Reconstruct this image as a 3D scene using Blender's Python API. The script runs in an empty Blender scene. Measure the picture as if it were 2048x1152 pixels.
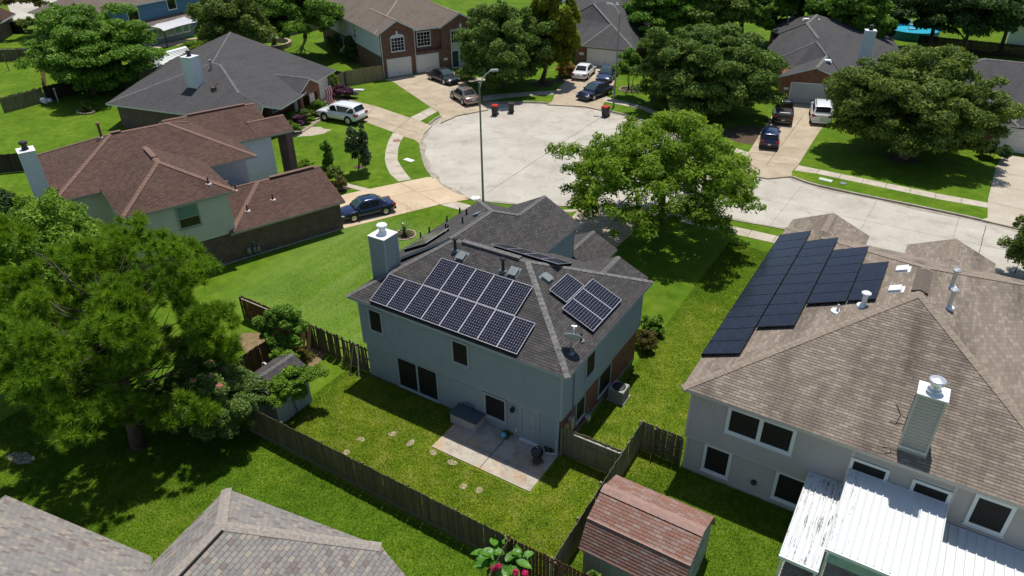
import bpy, math, random
import numpy as np
from mathutils import Vector, Matrix
from mathutils.geometry import tessellate_polygon

random.seed(7)
RNG = np.random.default_rng(7)
scene = bpy.context.scene
COL = scene.collection
pi = math.pi

# ------------------------------------------------------------------ camera, world, sun, exposure
cam_data = bpy.data.cameras.new('camera')
cam = bpy.data.objects.new('camera', cam_data)
COL.objects.link(cam)
cam_data.sensor_width = 36.0
cam_data.lens = 24.9609
cam_data.clip_start = 0.1
cam_data.clip_end = 2000.0
cam.matrix_world = Matrix(((0.847537, -0.269438, 0.457258, 23.766096), (0.530643, 0.446390, -0.720523, -22.523908), (-0.009979, 0.853311, 0.521308, 25.000000), (0.000000, 0.000000, 0.000000, 1.000000)))
scene.camera = cam

SUN_TRAVEL = Vector((0.07, -0.30, -1.0)).normalized()
world = bpy.data.worlds.new('World')
scene.world = world
world.use_nodes = True
wn = world.node_tree
wn.nodes.clear()
sky = wn.nodes.new('ShaderNodeTexSky')
sky.sky_type = 'NISHITA'
sky.sun_disc = False
to_sun = -SUN_TRAVEL
sky.sun_elevation = math.asin(to_sun.z)
sky.sun_rotation = math.atan2(to_sun.x, to_sun.y)
sky.air_density = 1.0
sky.dust_density = 0.6
bgn = wn.nodes.new('ShaderNodeBackground')
bgn.inputs['Strength'].default_value = 0.105
outn = wn.nodes.new('ShaderNodeOutputWorld')
wn.links.new(sky.outputs['Color'], bgn.inputs['Color'])
wn.links.new(bgn.outputs['Background'], outn.inputs['Surface'])

sun_data = bpy.data.lights.new('sun', 'SUN')
sun_data.energy = 4.6
sun_data.angle = math.radians(0.53)
sun_data.color = (1.0, 0.955, 0.88)
sun = bpy.data.objects.new('sun', sun_data)
COL.objects.link(sun)
sun.location = (0, 0, 60)
sun.rotation_euler = SUN_TRAVEL.to_track_quat('-Z', 'Y').to_euler()

scene.view_settings.view_transform = 'Standard'
scene.view_settings.look = 'None'
scene.view_settings.exposure = 0.0
scene.view_settings.gamma = 1.0
scene.view_settings.use_curve_mapping = False

# ------------------------------------------------------------------ mesh helpers
class MB:
    """collects polygons for one mesh"""
    def __init__(s):
        s.v = []; s.f = []; s.m = []; s.t = []; s.uv = []
    def poly(s, pts, m=0, tint=0.0, uv=None):
        b = len(s.v)
        s.v.extend([tuple(p) for p in pts])
        s.f.append(tuple(range(b, b + len(pts)))); s.m.append(m); s.t.append(tint)
        s.uv.append(uv if uv else [(0.0, 0.0)] * len(pts))
    def box(s, x0, x1, y0, y1, z0, z1, m=0, tint=0.0, M=None):
        c = [(x0, y0, z0), (x1, y0, z0), (x1, y1, z0), (x0, y1, z0), (x0, y0, z1), (x1, y0, z1), (x1, y1, z1), (x0, y1, z1)]
        if M is not None: c = [tuple(M @ Vector(p)) for p in c]
        for q in ((3, 2, 1, 0), (4, 5, 6, 7), (0, 1, 5, 4), (1, 2, 6, 5), (2, 3, 7, 6), (3, 0, 4, 7)):
            s.poly([c[i] for i in q], m, tint)
    def bar(s, p0, p1, w, h, m=0, tint=0.0, up=(0, 0, 1)):
        p0 = Vector(p0); p1 = Vector(p1); d = p1 - p0; L = d.length; d.normalize()
        u = Vector(up)
        if abs(d.dot(u)) > 0.98: u = Vector((1, 0, 0))
        sd = d.cross(u).normalized(); u2 = sd.cross(d).normalized()
        c = []
        for q in (p0, p1):
            for a, b in ((-1, -1), (1, -1), (1, 1), (-1, 1)):
                c.append(q + sd * (a * w / 2) + u2 * (b * h / 2))
        for q in ((0, 1, 2, 3), (7, 6, 5, 4), (0, 4, 5, 1), (1, 5, 6, 2), (2, 6, 7, 3), (3, 7, 4, 0)):
            s.poly([c[i] for i in q], m, tint)
    def tube(s, pts, radii, n=8, m=0, cap=True, tint=0.0):
        pts = [Vector(p) for p in pts]
        if not isinstance(radii, (list, tuple)): radii = [radii] * len(pts)
        rings = []
        ref = None
        for i, p in enumerate(pts):
            d = (pts[min(i + 1, len(pts) - 1)] - pts[max(i - 1, 0)])
            if d.length < 1e-9: d = Vector((0, 0, 1))
            d.normalize()
            if ref is None or abs(ref.dot(d)) > 0.95:
                ref = Vector((1, 0, 0)) if abs(d.x) < 0.8 else Vector((0, 1, 0))
            a = d.cross(ref).normalized(); b = d.cross(a).normalized()
            ref = -b if False else ref
            rings.append([p + (a * math.cos(2 * pi * k / n) + b * math.sin(2 * pi * k / n)) * radii[i] for k in range(n)])
        base = len(s.v)
        for r in rings: s.v.extend([tuple(q) for q in r])
        for i in range(len(rings) - 1):
            for k in range(n):
                a = base + i * n + k; b = base + i * n + (k + 1) % n
                s.f.append((a, a + n, b + n, b)); s.m.append(m); s.t.append(tint); s.uv.append([(0, 0)] * 4)
        if cap:
            s.f.append(tuple(base + k for k in range(n))); s.m.append(m); s.t.append(tint); s.uv.append([(0, 0)] * n)
            s.f.append(tuple(base + (len(rings) - 1) * n + k for k in reversed(range(n)))); s.m.append(m); s.t.append(tint); s.uv.append([(0, 0)] * n)
    def lathe(s, prof, c=(0, 0, 0), n=16, m=0):
        """profile [(r,z)...] bottom to top round z"""
        base = len(s.v)
        for r, z in prof:
            for k in range(n):
                s.v.append((c[0] + r * math.cos(2 * pi * k / n), c[1] + r * math.sin(2 * pi * k / n), c[2] + z))
        for i in range(len(prof) - 1):
            for k in range(n):
                a = base + i * n + k; b = base + i * n + (k + 1) % n
                s.f.append((a, b, b + n, a + n)); s.m.append(m); s.t.append(0); s.uv.append([(0, 0)] * 4)
        s.f.append(tuple(base + k for k in reversed(range(n)))); s.m.append(m); s.t.append(0); s.uv.append([(0, 0)] * n)
        s.f.append(tuple(base + (len(prof) - 1) * n + k for k in range(n))); s.m.append(m); s.t.append(0); s.uv.append([(0, 0)] * n)
    def prism(s, poly2, z0, z1, m=0, mtop=None):
        """extruded ccw 2D polygon"""
        n = len(poly2)
        s.poly([(p[0], p[1], z1) for p in poly2], m if mtop is None else mtop)
        s.poly([(p[0], p[1], z0) for p in reversed(poly2)], m)
        for i in range(n):
            a = poly2[i]; b = poly2[(i + 1) % n]
            s.poly([(a[0], a[1], z0), (b[0], b[1], z0), (b[0], b[1], z1), (a[0], a[1], z1)], m)
    def mesh(s, name, mats, smooth=False):
        me = bpy.data.meshes.new(name)
        me.from_pydata(s.v, [], s.f)
        for mt in mats: me.materials.append(mt)
        if len(mats) > 1: me.polygons.foreach_set('material_index', s.m)
        if any(s.t):
            a = me.attributes.new('tint', 'FLOAT', 'FACE'); a.data.foreach_set('value', np.array(s.t, dtype=np.float32))
        ul = me.uv_layers.new(name='UVMap')
        flat = np.array([c for f in s.uv for uvp in f for c in uvp], dtype=np.float32)
        if len(flat) == len(ul.data) * 2: ul.data.foreach_set('uv', flat)
        if smooth: me.polygons.foreach_set('use_smooth', [True] * len(me.polygons))
        me.update()
        return me
    def build(s, name, mats, parent=None, smooth=False):
        if not isinstance(mats, (list, tuple)): mats = [mats]
        return link(name, s.mesh(name, mats, smooth), parent)

def link(name, me, parent=None):
    o = bpy.data.objects.new(name, me)
    COL.objects.link(o)
    if parent is not None: o.parent = parent
    return o

def np_mesh(name, V, F, mat, attr=None):
    """V (n,3), F (m,k) -> mesh, fast"""
    me = bpy.data.meshes.new(name)
    V = np.asarray(V, dtype=np.float32); F = np.asarray(F, dtype=np.int32)
    m, k = F.shape
    me.vertices.add(len(V)); me.vertices.foreach_set('co', V.ravel())
    me.loops.add(m * k); me.loops.foreach_set('vertex_index', F.ravel())
    me.polygons.add(m)
    me.polygons.foreach_set('loop_start', np.arange(0, m * k, k, dtype=np.int32))
    try: me.polygons.foreach_set('loop_total', np.full(m, k, dtype=np.int32))
    except Exception: pass
    me.materials.append(mat)
    me.update(calc_edges=True)
    return me

def tag(o, label, cat, group=None):
    o['label'] = label; o['category'] = cat
    if group: o['group'] = group
    return o
def thing(name, label, cat, loc=(0, 0, 0), rot=0.0, group=None):
    o = bpy.data.objects.new(name, None); COL.objects.link(o)
    o.location = loc; o.rotation_euler = (0, 0, rot); o.empty_display_size = 0.2
    return tag(o, label, cat, group)
def struct(o):
    o['kind'] = 'structure'; return o
def stuff(o):
    o['kind'] = 'stuff'; return o
def copy_tree(o, parent=None):
    c = o.copy(); COL.objects.link(c)
    if parent is not None: c.parent = parent
    for ch in KIDS.get(o.name, []) if False else list(o.children): copy_tree(ch, c)
    return c

# ------------------------------------------------------------------ material helpers
class NT:
    def __init__(s, name):
        s.mat = bpy.data.materials.new(name); s.mat.use_nodes = True
        s.t = s.mat.node_tree; s.t.nodes.clear()
        s.out = s.n('ShaderNodeOutputMaterial')
        s.b = s.n('ShaderNodeBsdfPrincipled')
        s.l(s.b.outputs[0], s.out.inputs['Surface'])
    def n(s, typ, **kw):
        q = s.t.nodes.new(typ)
        for k, v in kw.items():
            if hasattr(q, k) and k not in q.inputs: setattr(q, k, v)
            else: q.inputs[k].default_value = v
        return q
    def l(s, a, b): s.t.links.new(a, b)
    def coord(s, kind='Object'):
        return s.n('ShaderNodeTexCoord').outputs[kind]
    def pos(s):
        return s.n('ShaderNodeNewGeometry').outputs['Position']
    def mapping(s, vec, scale=(1, 1, 1), loc=(0, 0, 0), rot=(0, 0, 0)):
        q = s.n('ShaderNodeMapping'); s.l(vec, q.inputs['Vector'])
        q.inputs['Scale'].default_value = scale; q.inputs['Location'].default_value = loc; q.inputs['Rotation'].default_value = rot
        return q.outputs[0]
    def noise(s, vec, scale, detail=3, rough=0.55):
        q = s.n('ShaderNodeTexNoise'); s.l(vec, q.inputs['Vector'])
        q.inputs['Scale'].default_value = scale; q.inputs['Detail'].default_value = detail; q.inputs['Roughness'].default_value = rough
        return q.outputs['Fac']
    def ramp(s, fac, stops, interp='LINEAR'):
        q = s.n('ShaderNodeValToRGB'); s.l(fac, q.inputs['Fac']); r = q.color_ramp; r.interpolation = interp
        while len(r.elements) < len(stops): r.elements.new(0.5)
        for e, (p, c) in zip(r.elements, stops):
            e.position = p; e.color = (*c, 1) if len(c) == 3 else c
        return q.outputs['Color']
    def gray(s, fac, a, b):
        return s.ramp(fac, [(a, (0, 0, 0)), (b, (1, 1, 1))])
    def mix(s, fac, a, b, mode='MIX'):
        q = s.n('ShaderNodeMix', data_type='RGBA', blend_type=mode)
        if isinstance(fac, (int, float)): q.inputs[0].default_value = fac
        else: s.l(fac, q.inputs[0])
        for v, i in ((a, 6), (b, 7)):
            if isinstance(v, tuple): q.inputs[i].default_value = (*v, 1)
            else: s.l(v, q.inputs[i])
        return q.outputs[2]
    def math(s, op, a, b=None):
        q = s.n('ShaderNodeMath', operation=op)
        for v, i in ((a, 0), (b, 1)):
            if v is None: continue
            if isinstance(v, (int, float)): q.inputs[i].default_value = v
            else: s.l(v, q.inputs[i])
        return q.outputs[0]
    def color(s, c):
        if isinstance(c, tuple): s.b.inputs['Base Color'].default_value = (*c, 1)
        else: s.l(c, s.b.inputs['Base Color'])
    def set(s, **kw):
        names = {'rough': 'Roughness', 'metal': 'Metallic', 'spec': 'Specular IOR Level', 'coat': 'Coat Weight'}
        for k, v in kw.items():
            i = s.b.inputs[names[k]]
            if isinstance(v, (int, float)): i.default_value = v
            else: s.l(v, i)
    def bump(s, h, strength=0.3, dist=0.02):
        q = s.n('ShaderNodeBump'); q.inputs['Strength'].default_value = strength; q.inputs['Distance'].default_value = dist
        s.l(h, q.inputs['Height']); s.l(q.outputs[0], s.b.inputs['Normal'])

def flat_mat(name, c, rough=0.6, metal=0.0, spec=0.4, var=0.12, scale=3.0, coat=0.0):
    t = NT(name); f = t.noise(t.coord('Object'), scale, 4)
    d = tuple(x * (1 - var) for x in c); e = tuple(min(1, x * (1 + var)) for x in c)
    t.color(t.ramp(f, [(0.3, d), (0.7, e)])); t.set(rough=rough, metal=metal, spec=spec, coat=coat)
    return t.mat

def shingle_mat(name, palette, stain=(0.5, 0.5, 0.5), stain_amt=0.5, stretch=(1.1, 0.22, 0.22), rows=False, dark=0.5):
    """palette: list of colours picked by the tint of each shingle; stains run down the slope"""
    t = NT(name)
    if rows:
        uv = t.coord('UV')
        br = t.n('ShaderNodeTexBrick'); t.l(uv, br.inputs['Vector'])
        br.inputs['Scale'].default_value = 1.0; br.inputs['Brick Width'].default_value = 0.31; br.inputs['Row Height'].default_value = 0.143
        br.inputs['Mortar Size'].default_value = 0.014; br.inputs['Mortar Smooth'].default_value = 0.3; br.offset = 0.5
        a, b = palette[0], palette[-1]
        br.inputs['Color1'].default_value = (*a, 1); br.inputs['Color2'].default_value = (*b, 1)
        br.inputs['Mortar'].default_value = (*[x * dark for x in a], 1)
        base = br.outputs['Color']
        t.bump(br.outputs['Fac'], 0.35, -0.02)
    else:
        at = t.n('ShaderNodeAttribute', attribute_name='tint')
        k = len(palette)
        base = t.ramp(at.outputs['Fac'], [(i / k, palette[i]) for i in range(k)], 'CONSTANT')
        g = t.noise(t.pos(), 90, 2)
        t.bump(g, 0.25, 0.01)
    st = t.noise(t.mapping(t.pos(), stretch), 1.0, 5, 0.6)
    base = t.mix(t.math('MULTIPLY', t.gray(st, 0.45, 0.75), stain_amt), base, stain, 'MULTIPLY')
    gr = t.noise(t.pos(), 14, 4, 0.7)
    base = t.mix(0.7, base, t.ramp(gr, [(0.25, (0.72, 0.72, 0.72)), (0.75, (1.22, 1.2, 1.18))]), 'MULTIPLY')
    t.color(base); t.set(rough=0.92, spec=0.15)
    return t.mat

def brick_mat(name, c1, c2, mortar):
    t = NT(name)
    tc = t.n('ShaderNodeTexCoord')
    sx = t.n('ShaderNodeSeparateXYZ'); t.l(tc.outputs['Object'], sx.inputs[0])
    sn = t.n('ShaderNodeSeparateXYZ'); t.l(tc.outputs['Normal'], sn.inputs[0])
    fac = t.math('GREATER_THAN', t.math('ABSOLUTE', sn.outputs['X']), 0.5)
    mx = t.n('ShaderNodeMix'); t.l(fac, mx.inputs[0]); t.l(sx.outputs['X'], mx.inputs[2]); t.l(sx.outputs['Y'], mx.inputs[3])
    cb = t.n('ShaderNodeCombineXYZ'); t.l(mx.outputs[0], cb.inputs[0]); t.l(sx.outputs['Z'], cb.inputs[1])
    br = t.n('ShaderNodeTexBrick'); t.l(cb.outputs[0], br.inputs['Vector'])
    br.inputs['Scale'].default_value = 1; br.inputs['Brick Width'].default_value = 0.215; br.inputs['Row Height'].default_value = 0.075
    br.inputs['Mortar Size'].default_value = 0.011; br.inputs['Bias'].default_value = -0.1
    br.inputs['Color1'].default_value = (*c1, 1); br.inputs['Color2'].default_value = (*c2, 1); br.inputs['Mortar'].default_value = (*mortar, 1)
    f = t.noise(t.pos(), 2.0, 4)
    t.color(t.mix(0.8, br.outputs['Color'], t.ramp(f, [(0.3, (0.75, 0.75, 0.75)), (0.7, (1.2, 1.2, 1.2))]), 'MULTIPLY'))
    t.bump(br.outputs['Fac'], 0.5, -0.008); t.set(rough=0.85, spec=0.2)
    return t.mat

def paint_mat(name, c, dirt=0.25, rough=0.55):
    t = NT(name)
    f = t.noise(t.mapping(t.pos(), (1, 1, 0.35)), 1.6, 5, 0.65)
    t.color(t.mix(t.math('MULTIPLY', t.gray(f, 0.5, 0.8), dirt), c, tuple(x * 0.55 for x in c)))
    t.set(rough=rough, spec=0.3)
    t.bump(t.noise(t.pos(), 25, 3), 0.08, 0.01)
    return t.mat

def wood_mat(name, c1, c2, grain=(14, 14, 1.2), green=None):
    t = NT(name)
    oi = t.n('ShaderNodeObjectInfo').outputs['Random']
    isl = t.n('ShaderNodeNewGeometry').outputs['Random Per Island']
    r = t.math('FRACT', t.math('ADD', oi, isl))
    base = t.ramp(r, [(0.0, c1), (0.5, tuple((a + b) / 2 for a, b in zip(c1, c2))), (1.0, c2)])
    g = t.noise(t.mapping(t.pos(), grain), 1.0, 5, 0.65)
    base = t.mix(0.85, base, t.ramp(g, [(0.25, (0.55, 0.55, 0.55)), (0.75, (1.3, 1.3, 1.3))]), 'MULTIPLY')
    if green:
        m = t.noise(t.pos(), 0.9, 4)
        base = t.mix(t.math('MULTIPLY', t.gray(m, 0.4, 0.65), 0.6), base, green)
    t.color(base); t.set(rough=0.9, spec=0.12); t.bump(g, 0.3, 0.01)
    return t.mat

def leaf_mat(name, cols, trans=0.3, rough=0.6, spec=0.2):
    t = NT(name)
    isl = t.n('ShaderNodeNewGeometry').outputs['Random Per Island']
    k = len(cols)
    c = t.ramp(isl, [(i / max(1, k - 1), q) for i, q in enumerate(cols)])
    big = t.noise(t.pos(), 0.55, 3)
    c = t.mix(0.8, c, t.ramp(big, [(0.28, (0.60, 0.68, 0.62)), (0.5, (1.0, 1.0, 1.0)), (0.72, (1.45, 1.32, 1.2))]), 'MULTIPLY')
    c = t.mix(1.0, c, (1.22, 1.22, 1.05), 'MULTIPLY')
    t.color(c); t.set(rough=rough, spec=spec)
    tr = t.n('ShaderNodeBsdfTranslucent'); t.l(t.mix(1.0, c, (1.25, 1.3, 0.6), 'MULTIPLY'), tr.inputs['Color'])
    ms = t.n('ShaderNodeMixShader'); ms.inputs[0].default_value = trans
    t.l(t.b.outputs[0], ms.inputs[1]); t.l(tr.outputs[0], ms.inputs[2]); t.l(ms.outputs[0], t.out.inputs['Surface'])
    return t.mat

def concrete_mat(name, c1, c2, stain=(0.45, 0.4, 0.33), stain_amt=0.6, rust=None, scale=0.35):
    t = NT(name); p = t.pos()
    f = t.noise(p, scale, 6, 0.62); base = t.ramp(f, [(0.32, c1), (0.68, c2)])
    s2 = t.noise(p, scale * 2.7, 5, 0.7)
    base = t.mix(t.math('MULTIPLY', t.gray(s2, 0.52, 0.78), stain_amt), base, tuple(a * b for a, b in zip(c1, stain)))
    if rust:
        s3 = t.noise(t.mapping(p, (1, 1, 1), (13, 7, 0)), 0.8, 4)
        base = t.mix(t.math('MULTIPLY', t.gray(s3, 0.5, 0.72), 0.75), base, rust)
    fine = t.noise(p, 7, 6, 0.75)
    base = t.mix(0.8, base, t.ramp(fine, [(0.25, (0.8, 0.8, 0.8)), (0.75, (1.15, 1.15, 1.15))]), 'MULTIPLY')
    t.color(base); t.set(rough=0.9, spec=0.2); t.bump(fine, 0.2, 0.01)
    return t.mat

def grass_mat(name, blades=False):
    t = NT(name); p = t.pos()
    sx = t.n('ShaderNodeSeparateXYZ'); t.l(p, sx.inputs[0])
    X, Y = sx.outputs['X'], sx.outputs['Y']
    def box(x0, x1, y0, y1, soft=1.2):
        def edge(v, a, b):
            q = t.n('ShaderNodeMapRange', interpolation_type='SMOOTHSTEP'); t.l(v, q.inputs[0])
            q.inputs[1].default_value = a; q.inputs[2].default_value = b; return q.outputs[0]
        a = t.math('MULTIPLY', edge(X, x0 - soft, x0 + soft), edge(X, x1 + soft, x1 - soft))
        b = t.math('MULTIPLY', edge(Y, y0 - soft, y0 + soft), edge(Y, y1 + soft, y1 - soft))
        return t.math('MULTIPLY', a, b)
    big = t.noise(p, 0.22, 4, 0.6); mid = t.noise(p, 1.3, 5, 0.65); fine = t.noise(p, 11, 5, 0.75)
    lush = t.ramp(mid, [(0.25, (0.052, 0.112, 0.006)), (0.5, (0.084, 0.160, 0.009)), (0.8, (0.125, 0.205, 0.016))])
    dry = t.ramp(mid, [(0.25, (0.115, 0.190, 0.007)), (0.5, (0.170, 0.230, 0.018)), (0.72, (0.235, 0.250, 0.055)), (0.9, (0.28, 0.25, 0.11))])
    m = t.math('MAXIMUM', t.math('MULTIPLY', box(-1.0, 15.3, -6.6, 1.5, 0.5), 1.0), t.math('MULTIPLY', box(12.5, 17.0, 0.5, 17.0, 0.8), 0.85))
    m = t.math('MAXIMUM', m, t.math('MULTIPLY', box(15.4, 24, -8, 2.3, 0.4), 0.25))
    m = t.math('MULTIPLY', m, t.gray(t.noise(p, 0.8, 4, 0.65), 0.25, 0.6))
    patch = t.math('MULTIPLY', t.gray(t.noise(t.mapping(p, (1, 1, 1), (31, 17, 0)), 0.33, 5, 0.68), 0.48, 0.68), 0.5)
    m = t.math('MAXIMUM', m, patch)
    c = t.mix(m, lush, dry)
    # mowing stripes on the side lawn
    st = t.noise(t.mapping(p, (1.1, 0.10, 1), (0, 0, 0), (0, 0, math.radians(-21))), 1.0, 3, 0.5)
    ms = t.math('MULTIPLY', box(-14.5, -1.0, 0.5, 16.5, 1.5), 0.8)
    c = t.mix(ms, c, t.ramp(st, [(0.3, (0.098, 0.185, 0.016)), (0.7, (0.155, 0.235, 0.05))]))
    c = t.mix(0.9, c, t.ramp(big, [(0.3, (0.75, 0.8, 0.7)), (0.7, (1.2, 1.15, 1.15))]), 'MULTIPLY')
    c = t.mix(0.9, c, t.ramp(fine, [(0.25, (0.5, 0.56, 0.45)), (0.5, (1.0, 1.0, 1.0)), (0.75, (1.5, 1.42, 1.5))]), 'MULTIPLY')
    t.color(c); t.set(rough=0.95, spec=0.1)
    if blades:
        isl = t.n('ShaderNodeNewGeometry').outputs['Random Per Island']
        c = t.mix(0.9, c, t.ramp(isl, [(0.0, (0.75, 0.9, 0.7)), (0.6, (1.25, 1.2, 1.1)), (1.0, (1.9, 1.6, 2.2))]), 'MULTIPLY')
        t.color(c)
        up = t.n('ShaderNodeCombineXYZ'); up.inputs[2].default_value = 1.0
        mixn = t.n('ShaderNodeMix', data_type='VECTOR'); mixn.inputs[0].default_value = 0.75
        gn = t.n('ShaderNodeNewGeometry').outputs['Normal']; t.l(gn, mixn.inputs[4]); t.l(up.outputs[0], mixn.inputs[5]); t.l(mixn.outputs[1], t.b.inputs['Normal'])
        tr = t.n('ShaderNodeBsdfTranslucent'); t.l(c, tr.inputs['Color']); ms2 = t.n('ShaderNodeMixShader'); ms2.inputs[0].default_value = 0.35
        t.l(t.b.outputs[0], ms2.inputs[1]); t.l(tr.outputs[0], ms2.inputs[2]); t.l(ms2.outputs[0], t.out.inputs['Surface'])
        return t.mat
    t.bump(t.noise(p, 16, 4, 0.7), 0.5, 0.05)
    return t.mat

# ------------------------------------------------------------------ materials
M = {}
M['grass'] = grass_mat('lawn grass'); M['blades'] = grass_mat('grass blades', True)
M['street'] = concrete_mat('street concrete', (0.40, 0.37, 0.315), (0.52, 0.485, 0.42), (0.70, 0.64, 0.56), 0.75, None, 0.22)
M['gutter'] = concrete_mat('kerb concrete', (0.26, 0.23, 0.18), (0.42, 0.38, 0.31), (0.5, 0.45, 0.38), 0.7, None, 0.9)
M['drive'] = concrete_mat('driveway concrete', (0.36, 0.29, 0.20), (0.50, 0.42, 0.31), (0.55, 0.45, 0.35), 0.6, None, 0.4)
M['drive_warm'] = concrete_mat('warm driveway concrete', (0.50, 0.38, 0.25), (0.60, 0.48, 0.33), (0.75, 0.62, 0.5), 0.5, None, 0.4)
M['drive_pale'] = concrete_mat('pale driveway concrete', (0.42, 0.36, 0.28), (0.50, 0.45, 0.36), (0.7, 0.62, 0.55), 0.5, None, 0.4)
M['walk'] = concrete_mat('sidewalk concrete', (0.40, 0.35, 0.28), (0.55, 0.49, 0.40), (0.5, 0.45, 0.4), 0.6, None, 0.8)
M['patio'] = concrete_mat('patio concrete', (0.36, 0.31, 0.25), (0.52, 0.47, 0.39), (0.42, 0.38, 0.34), 0.8, (0.50, 0.29, 0.13), 0.7)
M['joint'] = flat_mat('joint', (0.10, 0.08, 0.06), 0.95)
M['joint_pale'] = flat_mat('pale joint', (0.26, 0.21, 0.16), 0.95)
M['soil'] = flat_mat('soil', (0.09, 0.06, 0.035), 0.98, var=0.5, scale=4)
M['mulch'] = flat_mat('mulch', (0.05, 0.035, 0.022), 0.98, var=0.6, scale=7)
M['drysoil'] = flat_mat('dry soil', (0.20, 0.145, 0.075), 0.98, var=0.35, scale=5)
M['gravel'] = flat_mat('gravel', (0.42, 0.36, 0.28), 0.95, var=0.5, scale=9)
M['tyremark'] = flat_mat('tyre mark', (0.33, 0.29, 0.24), 0.95)
M['manhole'] = flat_mat('manhole', (0.27, 0.13, 0.08), 0.8)

def smooth_closed(pts, sub=4, closed=True):
    out = []; n = len(pts)
    rng = range(n) if closed else range(n - 1)
    for i in rng:
        p0, p1, p2, p3 = (Vector(pts[(i + k) % n]) if closed else Vector(pts[max(0, min(n - 1, i + k))]) for k in (-1, 0, 1, 2))
        for s in range(sub):
            u = s / sub
            out.append(tuple(0.5 * ((2 * p1) + (p2 - p0) * u + (2 * p0 - 5 * p1 + 4 * p2 - p3) * u * u + (3 * p1 - p0 - 3 * p2 + p3) * u ** 3)))
    if not closed: out.append(tuple(pts[-1]))
    return out

def inside(p, poly):
    x, y = p; r = False; n = len(poly)
    for i in range(n):
        x1, y1 = poly[i]; x2, y2 = poly[(i + 1) % n]
        if (y1 > y) != (y2 > y) and x < (x2 - x1) * (y - y1) / (y2 - y1) + x1: r = not r
    return r

def area(poly):
    return sum(poly[i][0] * poly[(i + 1) % len(poly)][1] - poly[(i + 1) % len(poly)][0] * poly[i][1] for i in range(len(poly))) / 2
def ccw(poly):
    return list(poly) if area(poly) > 0 else list(reversed(poly))

# street outline: the bulb of the cul-de-sac and the straight arm to the right
NEAR_EDGE = [(70, 31.2), (40, 31.0), (15.2, 30.4), (10.8, 29.9), (6.5, 29.0), (3.0, 28.0), (0.63, 27.0), (-0.7, 25.9), (-2.6, 24.7), (-5.95, 23.3),
    (-7.9, 22.75), (-9.4, 22.6), (-12.6, 23.6), (-15.2, 25.2), (-17.2, 26.9), (-20.0, 29.9), (-21.9, 32.2), (-23.4, 34.9), (-24.5, 38.0), (-24.6, 41.6),
    (-23.5, 45.1), (-21.8, 47.0), (-18.7, 48.8), (-15.2, 50.0), (-12.4, 50.6), (-9.4, 50.5), (-5.6, 49.6), (-1.6, 47.6), (2.5, 45.2), (6.5, 43.4), (10.3, 42.2),
    (13.2, 41.3), (15.0, 40.6), (18.3, 40.3), (26, 40.1), (31, 39.6), (70, 39.4)]
straight0 = NEAR_EDGE[:2]; straight1 = NEAR_EDGE[-1:]
STREET = ccw(straight0 + smooth_closed(NEAR_EDGE[2:-1], 3, False) + straight1)

DRIVES = {
 'H1': [(0.2, 23.6), (1.9, 20.0), (5.4, 20.0), (5.55, 27.2), (6.3, 29.1), (3.0, 28.1), (0.6, 27.1), (-0.2, 26.4)],
 'H3': [(-14.307, 12.673), (-10.477, 20.281), (-9.658, 21.47), (-9.02, 22.325), (-8.941, 22.731), (-11.085, 22.923), (-13.084, 23.776), (-14.564, 24.834), (-15.084, 24.322), (-16.362, 22.157), (-17.74, 19.72), (-18.788, 17.843), (-19.087, 16.688), (-16.296, 13.358)],
 'H4': [(-40.693, 35.284), (-36.523, 33.214), (-34.604, 32.755), (-32.251, 33.539), (-30.325, 33.366), (-25.932, 32.392), (-24.069, 31.871), (-22.219, 31.637), (-20.808, 30.76), (-22.658, 33.69), (-23.412, 36.049), (-25.392, 36.646), (-27.276, 37.034), (-33.599, 38.391), (-37.819, 38.691), (-41.272, 38.601)],
 'H5': [(-40.245, 47.784), (-38.254, 47.335), (-27.829, 41.414), (-25.785, 40.386), (-24.156, 38.775), (-23.224, 37.323), (-23.148, 40.39), (-21.352, 43.979), (-22.436, 44.663), (-23.355, 45.248), (-24.754, 47.455), (-31.817, 53.193), (-35.393, 56.089), (-37.323, 53.486)],
 'H6': [(-21.11, 67.035), (-20.02, 61.962), (-18.429, 54.797), (-16.625, 50.529), (-16.491, 49.013), (-12.312, 50.553), (-9.862, 50.241), (-10.534, 51.367), (-11.873, 55.639), (-14.877, 65.29), (-16.433, 67.861)],
 'H7': [(6.577, 63.32), (8.052, 46.119), (8.538, 39.7), (11.484, 39.813), (13.149, 41.406), (12.914, 42.57), (13.017, 44.406), (12.931, 46.869), (12.677, 54.964), (12.753, 61.956), (12.21, 65.039)],
 'H8': [(29.082, 57.108), (28.643, 53.008), (28.349, 44.706), (28.485, 40.554), (28.064, 39.986), (31.0, 39.65), (37, 39.5), (37, 57.3)],
}
DRIVES = {k: ccw(v) for k, v in DRIVES.items()}

def sheet(name, poly, z, mat, parent=None, holes=(), kind='structure', thick=0.0):
    loops = [[Vector((p[0], p[1], 0)) for p in poly]] + [[Vector((p[0], p[1], 0)) for p in h] for h in holes]
    tris = tessellate_polygon(loops)
    pts = [v for l in loops for v in l]
    mb = MB(); V = [(p.x, p.y, z) for p in pts]
    mb.v = V
    for t in tris:
        a, b, c = t
        s = (pts[b] - pts[a]).cross(pts[c] - pts[a]).z
        if abs(s) < 1e-9: continue
        mb.f.append((a, b, c) if s > 0 else (a, c, b)); mb.m.append(0); mb.t.append(0); mb.uv.append([(0, 0)] * 3)
    if thick:
        n = len(poly)
        for i in range(n):
            a, b = poly[i], poly[(i + 1) % n]
            mb.poly([(a[0], a[1], z - thick), (b[0], b[1], z - thick), (b[0], b[1], z), (a[0], a[1], z)])
    o = mb.build(name, mat, parent)
    if kind: o['kind'] = kind
    return o

OUTER = [(-420, -150), (260, -150), (260, 420), (-420, 420)]
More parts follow.
